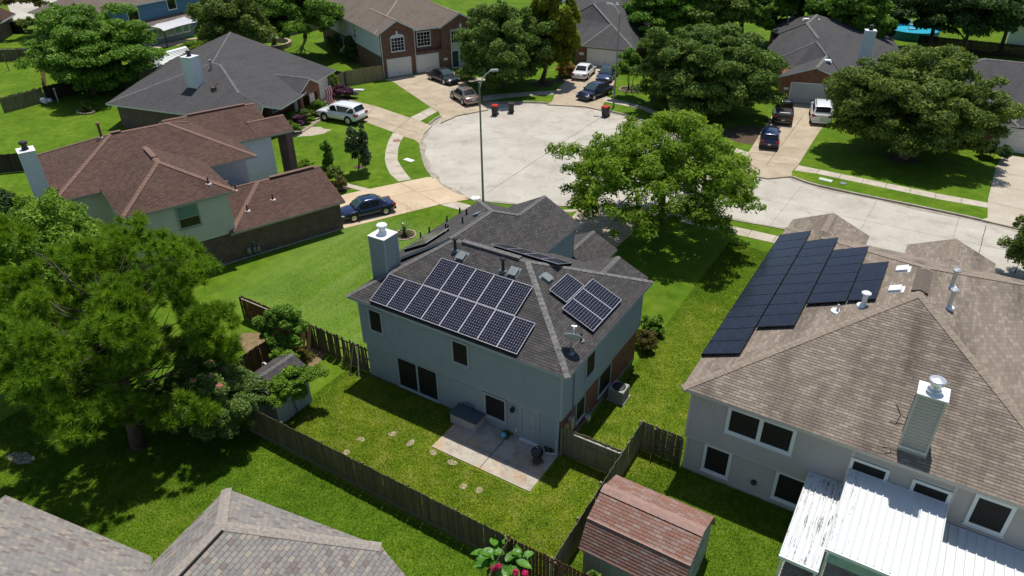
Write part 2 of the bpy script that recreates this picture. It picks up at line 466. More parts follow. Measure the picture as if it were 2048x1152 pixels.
# the far end of the arm stays inside the outer ground
sheet('ground', OUTER, 0.0, M['grass'], holes=[STREET])
grown = [(p[0], p[1]) for p in STREET]
sheet('street', [(-32, 16), (75, 16), (75, 56), (-32, 56)], -0.10, M['street'])

# kerb: a step round the street, lowered where driveways meet it
kb = MB(); nS = len(STREET); KW = 0.17
for i in range(nS):
    a, b = Vector(STREET[i]), Vector(STREET[(i + 1) % nS])
    d = (b - a)
    if d.length < 1e-6 or (a.x > 60 and b.x > 60): continue
    d.normalize(); nrm = Vector((d.y, -d.x))      # outward for a ccw polygon
    seg = max(1, int((b - a).length / 0.5)); 
    for k in range(seg):
        p = a.lerp(b, k / seg); q = a.lerp(b, (k + 1) / seg); m = (p + q) / 2 + nrm * 0.5
        low = any(inside((m.x, m.y), D) for D in DRIVES.values())
        zt = 0.004 if low else 0.045
        pi_, qi = p - nrm * 0.02, q - nrm * 0.02; po, qo = p + nrm * KW, q + nrm * KW
        kb.poly([(pi_.x, pi_.y, -0.11), (qi.x, qi.y, -0.11), (qi.x, qi.y, zt), (pi_.x, pi_.y, zt)][::-1])
        kb.poly([(pi_.x, pi_.y, zt), (qi.x, qi.y, zt), (qo.x, qo.y, zt + 0.004), (po.x, po.y, zt + 0.004)][::-1])
        kb.poly([(po.x, po.y, zt + 0.004), (qo.x, qo.y, zt + 0.004), (qo.x, qo.y, -0.02), (po.x, po.y, -0.02)][::-1])
struct(kb.build('kerb', M['gutter']))

def line_strip(mb, a, b, w, z, jag=0.0):
    a = Vector((a[0], a[1])); b = Vector((b[0], b[1])); n = max(1, int((b - a).length / 0.8)) if jag else 1
    d = (b - a).normalized(); s = Vector((-d.y, d.x)); prev = None
    for i in range(n + 1):
        p = a.lerp(b, i / n) + s * (random.uniform(-jag, jag) if jag else 0)
        ww = w * (random.uniform(0.6, 1.2) if jag else 1)
        cur = (p - s * ww / 2, p + s * ww / 2)
        if prev: mb.poly([(prev[0].x, prev[0].y, z), (cur[0].x, cur[0].y, z), (cur[1].x, cur[1].y, z), (prev[1].x, prev[1].y, z)])
        prev = cur
jb = MB()
for a, b in (((-8.527, 24.569), (-9.171, 49.585)), ((28.47, 39.297), (28.207, 32.415)), ((-9.171, 37.777), (-6.927, 37.614))):
    line_strip(jb, a, b, 0.05, -0.095, 0.02)
for k in range(7): line_strip(jb, (8 + k * 6.1, 30.3 + (k > 0) * 0.6), (8.3 + k * 6.1, 42.5 - min(k, 1) * 2.6), 0.022, -0.0945, 0.01)
for y_ in (35.3,): line_strip(jb, (12, y_), (70, y_ + 0.2), 0.022, -0.094, 0.012)
line_strip(jb, (-20, 32), (-4, 47.5), 0.02, -0.0945, 0.05); line_strip(jb, (-22.5, 40), (3, 36.5), 0.018, -0.094, 0.07)
struct(jb.build('street_joint', M['joint']))

# gutter dirt ring along the kerb and curved tyre tracks in the bulb
gd = MB()
for i in range(nS):
    a, b = Vector(STREET[i]), Vector(STREET[(i + 1) % nS])
    if a.x > 34 and b.x > 34: continue
    d = (b - a).normalized(); nrm = Vector((d.y, -d.x)); w = 0.42 + 0.2 * math.sin(i * 1.7)
    d2 = (Vector(STREET[(i + 2) % nS]) - b).normalized(); n2 = Vector((d2.y, -d2.x)); w2 = 0.42 + 0.2 * math.sin((i + 1) * 1.7)
    p, q = a - nrm * w, b - n2 * w2
    gd.poly([(a.x, a.y, -0.096), (p.x, p.y, -0.096), (q.x, q.y, -0.096), (b.x, b.y, -0.096)])
struct(gd.build('gutter', M['gutter']))

def mat_track():
    t = NT('tyre tracks'); f = t.noise(t.pos(), 1.6, 4, 0.7)
    t.color(t.ramp(f, [(0.35, (0.27, 0.24, 0.20)), (0.7, (0.47, 0.435, 0.375))])); t.set(rough=0.95)
    return t.mat
tm = MB(); mt = mat_track()
for cx, cy, r, a0, a1 in ((-1.5, 40.0, 6.5, 150, 285), (-1.2, 39.6, 8.1, 160, 270), (-6, 34, 7, 20, 110)):
    pr = None
    for k in range(25):
        a = math.radians(a0 + (a1 - a0) * k / 24)
        cur = [(cx + (r + e) * math.cos(a), cy + (r + e) * math.sin(a), -0.0955) for e in (-0.06, 0.06)]
        if pr: tm.poly([pr[0], pr[1], cur[1], cur[0]])
        pr = cur
struct(tm.build('tyre_track', mt))

for k, mk in (('H1', 'drive'), ('H3', 'drive_warm'), ('H4', 'drive'), ('H5', 'drive'), ('H6', 'drive'), ('H7', 'drive'), ('H8', 'drive_pale')):
    d = sheet('driveway', DRIVES[k], 0.016, M[mk], thick=0.1)
    j = MB()
    J = {'H3': [((-16.362, 22.157), (-10.477, 20.281)), ((-15.615, 17.685), (-13.577, 22.963)), ((-14.306, 19.056), (-11.762, 18.258)), ((-13.559, 21.451), (-11.478, 24.21))],
         'H4': [((-33.21, 37.95), (-31.587, 33.624)), ((-27.105, 36.849), (-25.753, 32.423)), ((-35.718, 35.612), (-22.924, 33.352))],
         'H5': [((-36.496, 46.422), (-32.938, 53.965)), ((-32.604, 44.11), (-29.042, 50.725)), ((-28.108, 41.586), (-25.473, 47.757)), ((-36.93, 53.416), (-22.516, 43.955))],
         'H6': [((-19.583, 60.511), (-13.997, 62.619)), ((-18.271, 54.385), (-12.001, 56.046))],
         'H7': [((10.066, 59.366), (10.404, 45.623)), ((10.404, 45.623), (10.524, 42.714)), ((8.248, 45.441), (12.902, 46.487)), ((8.54, 43.608), (13.012, 44.043))],
         'H8': [((28.422, 51.482), (30.839, 51.829)), ((28.395, 48.158), (30.874, 48.13)), ((28.412, 44.045), (30.915, 43.732))],
         'H1': [((1.13, 23.778), (5.578, 25.912)), ((3.062, 27.669), (3.772, 21.534))]}[k]
    for a, b in J: line_strip(j, a, b, 0.05, 0.021, 0.012)
    struct(j.build('joint', M['joint'] if k != 'H3' else M['joint_pale'], d))

def ribbon_slabs(name, left, right, z, mat, n_each=1.5):
    """a pavement made of separate slabs with open joints between"""
    par = bpy.data.objects.new(name, None); COL.objects.link(par); par['kind'] = 'structure'; par.location = (left[0][0], left[0][1], 0)
    L = [Vector(p) for p in left]; R = [Vector(p) for p in right]
    def resample(P):
        ds = [0]
        for a, b in zip(P, P[1:]): ds.append(ds[-1] + (b - a).length)
        return ds
    dl, dr = resample(L), resample(R); n = max(1, round((dl[-1] + dr[-1]) / 2 / n_each))
    def at(P, ds, u):
        s = u * ds[-1]
        for i in range(len(P) - 1):
            if s <= ds[i + 1] + 1e-9: return P[i].lerp(P[i + 1], (s - ds[i]) / max(1e-9, ds[i + 1] - ds[i]))
        return P[-1].copy()
    for i in range(n):
        g = 0.02 / max(0.5, n_each)
        a0, a1 = at(L, dl, (i + g) / n), at(L, dl, (i + 1 - g) / n); b0, b1 = at(R, dr, (i + g) / n), at(R, dr, (i + 1 - g) / n)
        mb = MB(); zz = z + random.uniform(-0.004, 0.004); o = Vector((left[0][0], left[0][1]))
        mb.prism(ccw([tuple(p - o) for p in (a0, a1, b1, b0)]), -0.05, zz)
        mb.build('slab', mat, par)
    return par
ribbon_slabs('sidewalk', [(-16.643, 22.321), (-18.774, 23.445), (-20.941, 25.434), (-22.932, 27.857), (-24.68, 30.47), (-25.61, 32.214)],
             [(-15.946, 23.269), (-17.968, 24.63), (-20.095, 26.311), (-22.073, 28.755), (-23.468, 30.903), (-23.96, 32.024)], 0.014, M['walk'], 1.8)
ribbon_slabs('sidewalk', [(-27.283, 37.112), (-27.601, 41.215)], [(-25.554, 36.631), (-25.982, 40.42)], 0.014, M['walk'], 1.6)
ribbon_slabs('sidewalk', [(-24.946, 48.062), (-23.149, 50.322), (-20.828, 52.407), (-18.376, 54.575)], [(-23.685, 46.198), (-22.136, 48.735), (-20.013, 51.042), (-17.755, 52.955)], 0.014, M['walk'], 1.6)
ribbon_slabs('sidewalk', [(-11.711, 55.16), (-7.298, 54.224), (-5.662, 53.874), (-1.0, 49.6), (4.0, 47.0), (8.8, 45.1)],
             [(-11.452, 53.395), (-6.772, 53.011), (-5.219, 52.521), (-1.5, 48.4), (3.5, 45.7), (8.7, 43.9)], 0.014, M['walk'], 1.8)
ribbon_slabs('sidewalk', [(13.057, 44.43), (14.26, 44.353), (24.607, 43.791), (28.384, 43.855)], [(13.011, 42.907), (14.517, 43.173), (24.718, 42.543), (28.432, 42.694)], 0.014, M['walk'], 1.9)
ribbon_slabs('sidewalk', [(5.6, 28.6), (15, 28.9), (70, 29.4)], [(5.6, 27.4), (15, 27.6), (70, 28.2)], 0.014, M['walk'], 1.9)
ribbon_slabs('sidewalk', [(-10.391, 20.251), (-8.637, 20.236), (-6.2, 21.3), (-0.3, 24.6)], [(-9.695, 21.449), (-8.497, 21.289), (-4.8, 22.3), (0.3, 25.6)], 0.014, M['walk'], 1.8)
# garden paths
ribbon_slabs('garden_path', [(-17.721, 19.731), (-18.59, 20.244), (-19.634, 20.28), (-20.564, 19.596)], [(-18.03, 19.041), (-18.861, 19.437), (-19.59, 19.39), (-20.011, 19.011)], 0.012, M['walk'], 2.2)
ribbon_slabs('garden_path', [(-34.553, 32.702), (-34.593, 31.266), (-35.46, 30.76)], [(-35.241, 33.332), (-35.899, 32.741), (-36.358, 31.648)], 0.012, M['walk'], 2.2)
sheet('pavement', [(-145.111, 52.909), (-116.337, 40.319), (-117.989, 43.217), (-120.946, 47.642), (-134.863, 57.241), (-140, 90), (-190, 80)], 0.01, M['street'])
sheet('patio', ccw([(6.45, -0.02), (6.45, -2.83), (12.08, -2.80), (12.08, -0.02)]), 0.05, M['patio'], thick=0.1)
pj = MB(); line_strip(pj, (9.25, -0.05), (9.3, -2.8), 0.05, 0.056, 0.03); line_strip(pj, (6.5, -1.75), (12.05, -1.72), 0.02, 0.056, 0.01)
struct(pj.build('patio_joint', M['joint']))
sheet('terrace', [(-84.735, 43.687), (-84.48, 49.419), (-82.84, 53.72), (-76.759, 53.77), (-80.525, 50.013), (-82.829, 43.243)], 0.02, M['drive_warm'])
# beds of mulch and bare soil
def blob(cx, cy, rx, ry, n=18, rot=0, seed=0):
    r = random.Random(seed); out = []
    for k in range(n):
        a = 2 * pi * k / n; q = 1 + r.uniform(-0.14, 0.14)
        x, y = rx * q * math.cos(a), ry * q * math.sin(a)
        out.append((cx + x * math.cos(rot) - y * math.sin(rot), cy + x * math.sin(rot) + y * math.cos(rot)))
    return out
def bed(name, c, rx, ry, mat, seed=1, rot=0, z=0.006): return sheet(name, blob(c[0], c[1], rx, ry, 18, rot, seed), z, mat)
bed('soil_bed', (-7.6, -1.3), 1.9, 1.0, M['drysoil'], 2)
bed('soil_bed', (-4.3, -1.3), 1.0, 2.0, M['drysoil'], 3)
bed('mulch_bed', (-10.686, 59.274), 1.3, 1.1, M['mulch'], 4)
bed('mulch_bed', (-22.11, 23.113), 0.55, 0.5, M['soil'], 5)
bed('mulch_bed', (21.112, 51.034), 1.5, 1.2, M['soil'], 6)
bed('mulch_bed', (-21.386, 56.2), 1.6, 1.4, M['mulch'], 7)
bed('gravel_bed', (-34.225, 27.639), 2.8, 1.7, M['gravel'], 8, 0.5)
bed('mulch_bed', (-39.304, 38.539), 2.2, 1.0, M['mulch'], 9, 0.3)
bed('mulch_bed', (-20.156, 18.283), 1.6, 0.8, M['mulch'], 10, 1.2)
bed('mulch_bed', (-19.69, 59.34), 2.6, 0.9, M['mulch'], 11, 1.0)
bed('mulch_bed', (-30.659, 53.025), 2.8, 1.2, M['gravel'], 12, 0.7)
bed('mulch_bed', (-65.25, 48.845), 5, 3.5, M['mulch'], 15)
bed('bare_patch', (-10.36, -13.951), 0.8, 0.35, M['gravel'], 17, 0.2)
bed('mulch_bed', (-2.093, 60.595), 3.0, 1.6, M['soil'], 18)
bed('mulch_bed', (6.803, 50.443), 3.0, 3.0, M['soil'], 19)

# ------------------------------------------------------------------ building kit
M['roof_dark_base'] = flat_mat('charcoal roof base', (0.035, 0.033, 0.032), 0.95)
M['roof_dark'] = shingle_mat('charcoal shingles', [(0.072, 0.068, 0.067), (0.084, 0.079, 0.077), (0.062, 0.059, 0.058), (0.078, 0.074, 0.073), (0.094, 0.087, 0.083), (0.068, 0.065, 0.065)], (0.62, 0.62, 0.62), 0.5)
M['roof_dark_rows'] = shingle_mat('far charcoal shingles', [(0.082, 0.080, 0.082), (0.100, 0.097, 0.098)], (0.6, 0.6, 0.62), 0.5, rows=True)
M['roof_tan_base'] = flat_mat('tan roof base', (0.09, 0.075, 0.06), 0.95)
M['roof_tan'] = shingle_mat('tan shingles', [(0.240, 0.198, 0.158), (0.280, 0.232, 0.186), (0.220, 0.182, 0.147), (0.255, 0.213, 0.172), (0.305, 0.256, 0.208), (0.230, 0.192, 0.158)], (0.36, 0.34, 0.35), 0.9, (0.75, 0.14, 0.2))
M['roof_brown'] = shingle_mat('red brown shingles', [(0.096, 0.058, 0.046), (0.146, 0.090, 0.072)], (0.62, 0.6, 0.6), 0.6, (0.25, 0.8, 0.3), True, 0.45)
M['roof_taupe'] = shingle_mat('taupe shingles', [(0.165, 0.135, 0.110), (0.205, 0.170, 0.140)], (0.62, 0.6, 0.6), 0.5, (0.6, 0.4, 0.3), True, 0.6)
M['roof_grey_base'] = flat_mat('grey roof base', (0.10, 0.09, 0.08), 0.95)
M['roof_grey'] = shingle_mat('multi grey shingles', [(0.235, 0.220, 0.205), (0.262, 0.245, 0.226), (0.215, 0.204, 0.192), (0.250, 0.232, 0.212), (0.195, 0.160, 0.145), (0.315, 0.280, 0.232), (0.228, 0.215, 0.204), (0.272, 0.245, 0.220)], (0.85, 0.85, 0.85), 0.3)
M['roof_red_base'] = flat_mat('red shed roof base', (0.10, 0.05, 0.04), 0.95)
M['roof_red'] = shingle_mat('red shed shingles', [(0.235, 0.128, 0.098), (0.262, 0.150, 0.116), (0.225, 0.138, 0.110), (0.255, 0.168, 0.140), (0.245, 0.130, 0.098), (0.275, 0.200, 0.172)], (0.75, 0.7, 0.7), 0.4)
M['cap_pale'] = flat_mat('worn pale ridge', (0.155, 0.15, 0.143), 0.9, var=0.45, scale=5)
M['cap_dark'] = flat_mat('charcoal ridge', (0.135, 0.128, 0.122), 0.9, var=0.25, scale=6)
M['cap_tan'] = flat_mat('tan ridge', (0.26, 0.21, 0.162), 0.9, var=0.2, scale=6)
M['cap_brown'] = flat_mat('brown ridge', (0.185, 0.110, 0.085), 0.9, var=0.2, scale=6)
M['cap_grey'] = flat_mat('grey ridge', (0.29, 0.255, 0.22), 0.9, var=0.25, scale=8)
M['cap_red'] = flat_mat('red ridge', (0.30, 0.19, 0.155), 0.9, var=0.15, scale=6)
M['side_grey'] = paint_mat('grey siding paint', (0.31, 0.355, 0.355))
M['side_pale'] = paint_mat('pale taupe siding paint', (0.44, 0.405, 0.375))
M['side_sage'] = paint_mat('sage siding paint', (0.62, 0.60, 0.50))
M['side_white'] = paint_mat('white siding paint', (0.66, 0.70, 0.70))
M['side_blue'] = paint_mat('blue siding paint', (0.10, 0.21, 0.33))
M['trim_grey'] = paint_mat('grey trim', (0.38, 0.41, 0.41), 0.15)
M['trim_white'] = paint_mat('white trim', (0.68, 0.70, 0.70), 0.15)
M['trim_sage'] = paint_mat('sage trim', (0.36, 0.37, 0.33), 0.15)
M['trim_taupe'] = paint_mat('taupe trim', (0.50, 0.46, 0.42), 0.15)
M['door_white'] = paint_mat('white garage door paint', (0.72, 0.71, 0.68), 0.25)
M['brick'] = brick_mat('brown brick', (0.15, 0.060, 0.038), (0.21, 0.085, 0.055), (0.22, 0.17, 0.14))
M['brick_red'] = brick_mat('red brick', (0.185, 0.068, 0.042), (0.25, 0.095, 0.058), (0.24, 0.17, 0.13))
M['brick_dark'] = brick_mat('dark brick', (0.085, 0.045, 0.040), (0.14, 0.065, 0.052), (0.24, 0.2, 0.18))
def glass():
    t = NT('dark glass'); t.color((0.012, 0.013, 0.014)); t.set(rough=0.06, spec=0.5); return t.mat
M['glass'] = glass()
M['screen'] = flat_mat('window screen', (0.018, 0.017, 0.016), 0.6, spec=0.2)
M['glass_teal'] = flat_mat('blind behind glass', (0.12, 0.24, 0.22), 0.12, spec=0.5)
M['metal_pale'] = flat_mat('galvanised metal', (0.62, 0.64, 0.66), 0.35, 0.6)
M['metal_white'] = flat_mat('white metal', (0.78, 0.79, 0.79), 0.4, 0.0)
M['metal_dark'] = flat_mat('dark metal', (0.03, 0.03, 0.032), 0.45, 0.2)
M['metal_grey'] = flat_mat('grey metal', (0.20, 0.23, 0.25), 0.5, 0.3)
M['vent_grey'] = flat_mat('roof vent', (0.16, 0.19, 0.20), 0.6)
M['pipe_brown'] = flat_mat('brown pipe', (0.13, 0.07, 0.055), 0.7)
M['flash_pink'] = flat_mat('flashing', (0.62, 0.52, 0.48), 0.6)
M['black'] = flat_mat('black', (0.012, 0.012, 0.013), 0.6)
M['cement'] = flat_mat('slab edge', (0.33, 0.32, 0.30), 0.9)

CAMXY = Vector((cam.matrix_world.translation.x, cam.matrix_world.translation.y, cam.matrix_world.translation.z))

class House:
    def __init__(s, name, label, loc, rot=0.0, cat='house'):
        s.root = thing(name, label, cat, (loc[0], loc[1], 0), rot)
        s.M = Matrix.Translation((loc[0], loc[1], 0)) @ Matrix.Rotation(rot, 4, 'Z'); s.I = s.M.inverted()
        s.cands = []
    def w(s, p):
        q = s.I @ Vector(p); return (q.x, q.y, q.z)
    def ws(s, *pts): return [s.w(p) for p in pts]

def hip(x0, x1, y0, y1, ze, sl, axis='x', in0=None, in1=None):
    """returns roof faces and the ridge and hip lines of a hip or gable roof (inset 0 = gable)"""
    if axis == 'y':
        F, R, zr = hip(y0, y1, x0, x1, ze, sl, 'x', in0, in1)
        sw = lambda p: (p[1], p[0], p[2])
        return [[sw(p) for p in reversed(f)] for f in F], [(sw(a), sw(b)) for a, b in R], zr
    h = (y1 - y0) / 2; ym = (y0 + y1) / 2; zr = ze + sl * h
    a = h if in0 is None else in0; b = h if in1 is None else in1
    A, B, C, D = (x0, y0, ze), (x1, y0, ze), (x1, y1, ze), (x0, y1, ze); P, Q_ = (x0 + a, ym, zr), (x1 - b, ym, zr)
    F = [[A, B, Q_, P], [C, D, P, Q_]]; R = [(P, Q_)]
    if a > 0: F.append([D, A, P]); R += [(A, P), (D, P)]
    if b > 0: F.append([B, C, Q_]); R += [(B, Q_), (C, Q_)]
    return F, R, zr

def plane_frame(poly):
    p0 = Vector(poly[0]); n = Vector((0, 0, 0))
    for i in range(len(poly)):
        a, b = Vector(poly[i]), Vector(poly[(i + 1) % len(poly)]); n += a.cross(b)
    n.normalize()
    if n.z < 0: n = -n
    h = Vector((0, 0, 1)).cross(n)
    if h.length < 1e-4: h = Vector((1, 0, 0))
    h.normalize(); s = n.cross(h).normalized()
    return p0, h, s, n

def roof_slab(name, faces, parent, m_top, m_edge, th=0.15):
    """closed slab: top faces, soffit below, fascia round the open edges"""
    mb = MB(); key = lambda p: (round(p[0], 2), round(p[1], 2), round(p[2], 2)); cnt = {}
    for f in faces:
        p0, h, s, n = plane_frame(f)
        vn = Vector((0, 0, 0))
        for i in range(len(f)): vn += Vector(f[i]).cross(Vector(f[(i + 1) % len(f)]))
        if vn.z < 0: f = list(reversed(f))
        dev = max(abs((Vector(p) - p0).dot(n)) for p in f)
        if dev > 0.01 and len(f) > 3:
            ts = []
            for t3 in tessellate_polygon([[Vector((p[0], p[1], 0)) for p in f]]):
                q = [f[i] for i in t3]
                if (q[1][0] - q[0][0]) * (q[2][1] - q[0][1]) - (q[1][1] - q[0][1]) * (q[2][0] - q[0][0]) < 0: q = q[::-1]
                ts.append(q)
        else: ts = [f]
        for q in ts:
            mb.poly(q, 0, 0, [((Vector(p)).dot(h), (Vector(p)).dot(s)) for p in q])
            mb.poly([(p[0], p[1], p[2] - th) for p in reversed(q)], 1)
        for i in range(len(f)):
            a, b = key(f[i]), key(f[(i + 1) % len(f)]); cnt[(a, b)] = (f[i], f[(i + 1) % len(f)])
    for (a, b), (p, q) in cnt.items():
        if (b, a) in cnt: continue
        mb.poly([(p[0], p[1], p[2] - th), (q[0], q[1], q[2] - th), q, p], 1)
    return mb.build(name, [m_top, m_edge], parent)

def clip2(poly, sub):
    """clip convex polygon sub by convex ccw polygon poly"""
    out = sub
    for i in range(len(poly)):
        ax, ay = poly[i]; bx, by = poly[(i + 1) % len(poly)]; inp = out; out = []
        if not inp: return []
        def sd(p): return (bx - ax) * (p[1] - ay) - (by - ay) * (p[0] - ax)
        for j in range(len(inp)):
            p, q = inp[j], inp[(j + 1) % len(inp)]; dp, dq = sd(p), sd(q)
            if dp >= 0: out.append(p)
            if (dp >= 0) != (dq >= 0):
                u = dp / (dp - dq); out.append((p[0] + (q[0] - p[0]) * u, p[1] + (q[1] - p[1]) * u))
    return out

COURSE_GAP = 0.014  # gap bares the dark base, standing in for the shadow line under each course
SHINGLE_VARIANTS = {}
def shingle_variant(mat, tab, row, th, k, kmax):
    key = (mat.name, tab, row, k)
    if key not in SHINGLE_VARIANTS:
        mb = MB(); g = 0.006; a, b = tab / 2 - g, row - COURSE_GAP
        t = (k + 0.5) / kmax
        T = [(-a, 0, th), (a, 0, th), (a, b, 0.002), (-a, b, 0.002)]
        mb.poly(T, 0, t); mb.poly([(-a, 0, 0), (a, 0, 0), T[1], T[0]], 0, t)
        mb.poly([(a, 0, 0), (a, b, 0), T[2], T[1]], 0, t); mb.poly([(-a, b, 0), (-a, 0, 0), T[0], T[3]], 0, t)
        SHINGLE_VARIANTS[key] = mb.mesh('shingle', [mat])
    return SHINGLE_VARIANTS[key]

def shingle(H, faces, roof, mat, row=0.143, tab=0.305, th=0.012, palette_n=6, limit=300, lift=0.004, jitter=0.0):
    """lay shingles on roof faces: the nearest ones are objects, the others one joined mesh"""
    rest = MB(); whole = []; rnd = random.Random(11)
    for f in faces:
        p0, h, s, n = plane_frame(f)
        P2 = [((Vector(p) - p0).dot(h), (Vector(p) - p0).dot(s)) for p in f]
        P2 = ccw(P2); b0 = min(p[1] for p in P2); b1 = max(p[1] for p in P2); a0 = min(p[0] for p in P2); a1 = max(p[0] for p in P2)
        r = 0; y = b0
        while y < b1 - 0.02:
            x = a0 - tab + (tab / 2 if r % 2 else 0) + (rnd.uniform(-jitter, jitter) if jitter else 0)
            while x < a1:
                w = tab * (rnd.uniform(0.75, 1.3) if jitter else 1.0)
                k = rnd.randrange(palette_n)
                rect = [(x + 0.005, y), (x + w - 0.005, y), (x + w - 0.005, min(y + row - COURSE_GAP, b1)), (x + 0.005, min(y + row - COURSE_GAP, b1))]
                c = clip2(P2, rect)
                if len(c) >= 3:
                    full = len(c) == 4 and abs(area(c) - (w - 0.01) * (row - COURSE_GAP)) < 1e-4 and not jitter
                    if full:
                        whole.append((p0 + h * (x + w / 2) + s * y + n * lift, h, s, n, k, w))
                    elif abs(area(c)) > 2e-4:
                        t = (k + 0.5) / palette_n
                        top = []
                        for q in c:
                            z = lift + 0.002 + (th - 0.002) * max(0.0, 1 - (q[1] - y) / row)
                            top.append(p0 + h * q[0] + s * q[1] + n * z)
                        rest.poly(top, 0, t)
                        for i in range(len(c)):
                            qa, qb = c[i], c[(i + 1) % len(c)]
                            if abs(qa[1] - y) < 1e-6 and abs(qb[1] - y) < 1e-6:
                                A, B = p0 + h * qa[0] + s * qa[1] + n * 0.001, p0 + h * qb[0] + s * qb[1] + n * 0.001
                                rest.poly([A, B, top[(i + 1) % len(c)], top[i]], 0, t)
                x += w
            y += row; r += 1
    wm = H.M
    whole.sort(key=lambda q: ((wm @ q[0]) - CAMXY).length)
    for i, (c, h, s, n, k, w) in enumerate(whole):
        if i < limit:
            o = bpy.data.objects.new('shingle', shingle_variant(mat, tab, row, th, k, palette_n)); COL.objects.link(o); o.parent = roof
            o.matrix_local = Matrix(((h.x, s.x, n.x, c.x), (h.y, s.y, n.y, c.y), (h.z, s.z, n.z, c.z), (0, 0, 0, 1)))
        else:
            t = (k + 0.5) / palette_n; a = w / 2 - 0.005
            A, B = c - h * a, c + h * a
            rw = row - COURSE_GAP; T = [A + n * th, B + n * th, B + s * rw + n * 0.002, A + s * rw + n * 0.002]
            rest.poly(T, 0, t); rest.poly([A, B, T[1], T[0]], 0, t); rest.poly([B, B + s * rw, T[2], T[1]], 0, t); rest.poly([A + s * rw, A, T[0], T[3]], 0, t)
    stuff(rest.build('shingles', [mat], roof))

def ridge_caps(lines, roof, mat, w=0.30, lift=0.03, step=0.3):
    """overlapping cap shingles folded over ridge and hip lines"""
    rnd = random.Random(5)
    for a, b in lines:
        a, b = Vector(a), Vector(b)
        if a.z > b.z: a, b = b, a
        d = b - a; L = d.length
        if L < 0.3: continue
        d.normalize(); sd = Vector((d.y, -d.x, 0)).normalized(); n = max(1, round(L / step)); mb = MB()
        drop = 0.07 if abs(d.z) < 0.02 else 0.045
        for i in range(n):
            p, q = a + d * (L * i / n), a + d * min(L, L * (i + 1.12) / n); t0, t1 = lift + 0.014, lift
            for sg in (-1, 1):
                e = sd * (sg * w / 2) - Vector((0, 0, drop))
                quad = [p + Vector((0, 0, t0)), q + Vector((0, 0, t1)), q + e + Vector((0, 0, t1)), p + e + Vector((0, 0, t0))]
                mb.poly(quad if sg < 0 else quad[::-1])
                edge = [p + Vector((0, 0, t0)), p + e + Vector((0, 0, t0)), p + e + Vector((0, 0, t0 - 0.03)), p + Vector((0, 0, t0 - 0.03))]
                mb.poly(edge if sg < 0 else edge[::-1])
        mb.build('ridge_cap', mat, roof)

def walls(H, pts, z0, z1, mat, name='wall'):
    """closed wall block on a footprint (local coordinates)"""
    mb = MB(); mb.prism(ccw(pts), z0, z1); return mb.build(name, mat, H.root)
def rect(x0, x1, y0, y1): return [(x0, y0), (x1, y0), (x1, y1), (x0, y1)]
def gable_wall(H, axis, c, a0, a1, z0, ze, zr, mat, th=0.12, name='gable'):
    """five-sided gable wall; axis 'x': the wall lies in the plane x=c"""
    m = (a0 + a1) / 2; P = [(a0, z0), (a1, z0), (a1, ze), (m, zr), (a0, ze)]; mb = MB()
    for k, cc in ((0, c), (1, c - th)):
        pts = [(cc, p[0], p[1]) if axis == 'x' else (p[0], cc, p[1]) for p in P]
        mb.poly(pts if k == 0 else pts[::-1])
    for i in range(5):
        p, q = P[i], P[(i + 1) % 5]
        e = [(c, p[0], p[1]), (c - th, p[0], p[1]), (c - th, q[0], q[1]), (c, q[0], q[1])]
        if axis == 'y': e = [(b, a, z) for a, b, z in e]
        mb.poly(e)
    return mb.build(name, mat, H.root)

BOARDS = {}
def siding(H, wall, p0, p1, z0, z1, mat, exp=0.152):
    """lap boards on a wall, each board its own object; p0->p1 runs left to right seen from outside"""
    p0, p1 = Vector((p0[0], p0[1], 0)), Vector((p1[0], p1[1], 0)); d = p1 - p0; L = d.length; ang = math.atan2(d.y, d.x)
    n = int((z1 - z0) / exp)
    for i in range(n + 1):
        h = min(exp, z1 - z0 - i * exp)
        if h < 0.03: continue
        key = (round(L, 3), round(h, 3), mat.name)
        if key not in BOARDS:
            mb = MB(); t0, t1 = 0.036, 0.012
            g_ = 0.026; mb.poly([(0, -t0, 0), (L, -t0, 0), (L, -t1, h - g_), (0, -t1, h - g_)]); mb.poly([(0, -t1, h - g_), (L, -t1, h - g_), (L, 0.001, h - g_), (0, 0.001, h - g_)])
            mb.poly([(0, 0.002, 0), (L, 0.002, 0), (L, -t0, 0), (0, -t0, 0)])
            mb.poly([(0, 0.002, 0), (0, -t0, 0), (0, -t1, h), (0, 0.002, h)]); mb.poly([(L, -t0, 0), (L, 0.002, 0), (L, 0.002, h), (L, -t1, h)])
            BOARDS[key] = mb.mesh('siding_board', [mat])
        o = link('siding_board', BOARDS[key], wall)
        o.location = (p0.x, p0.y, z0 + i * exp); o.rotation_euler = (0, 0, ang)

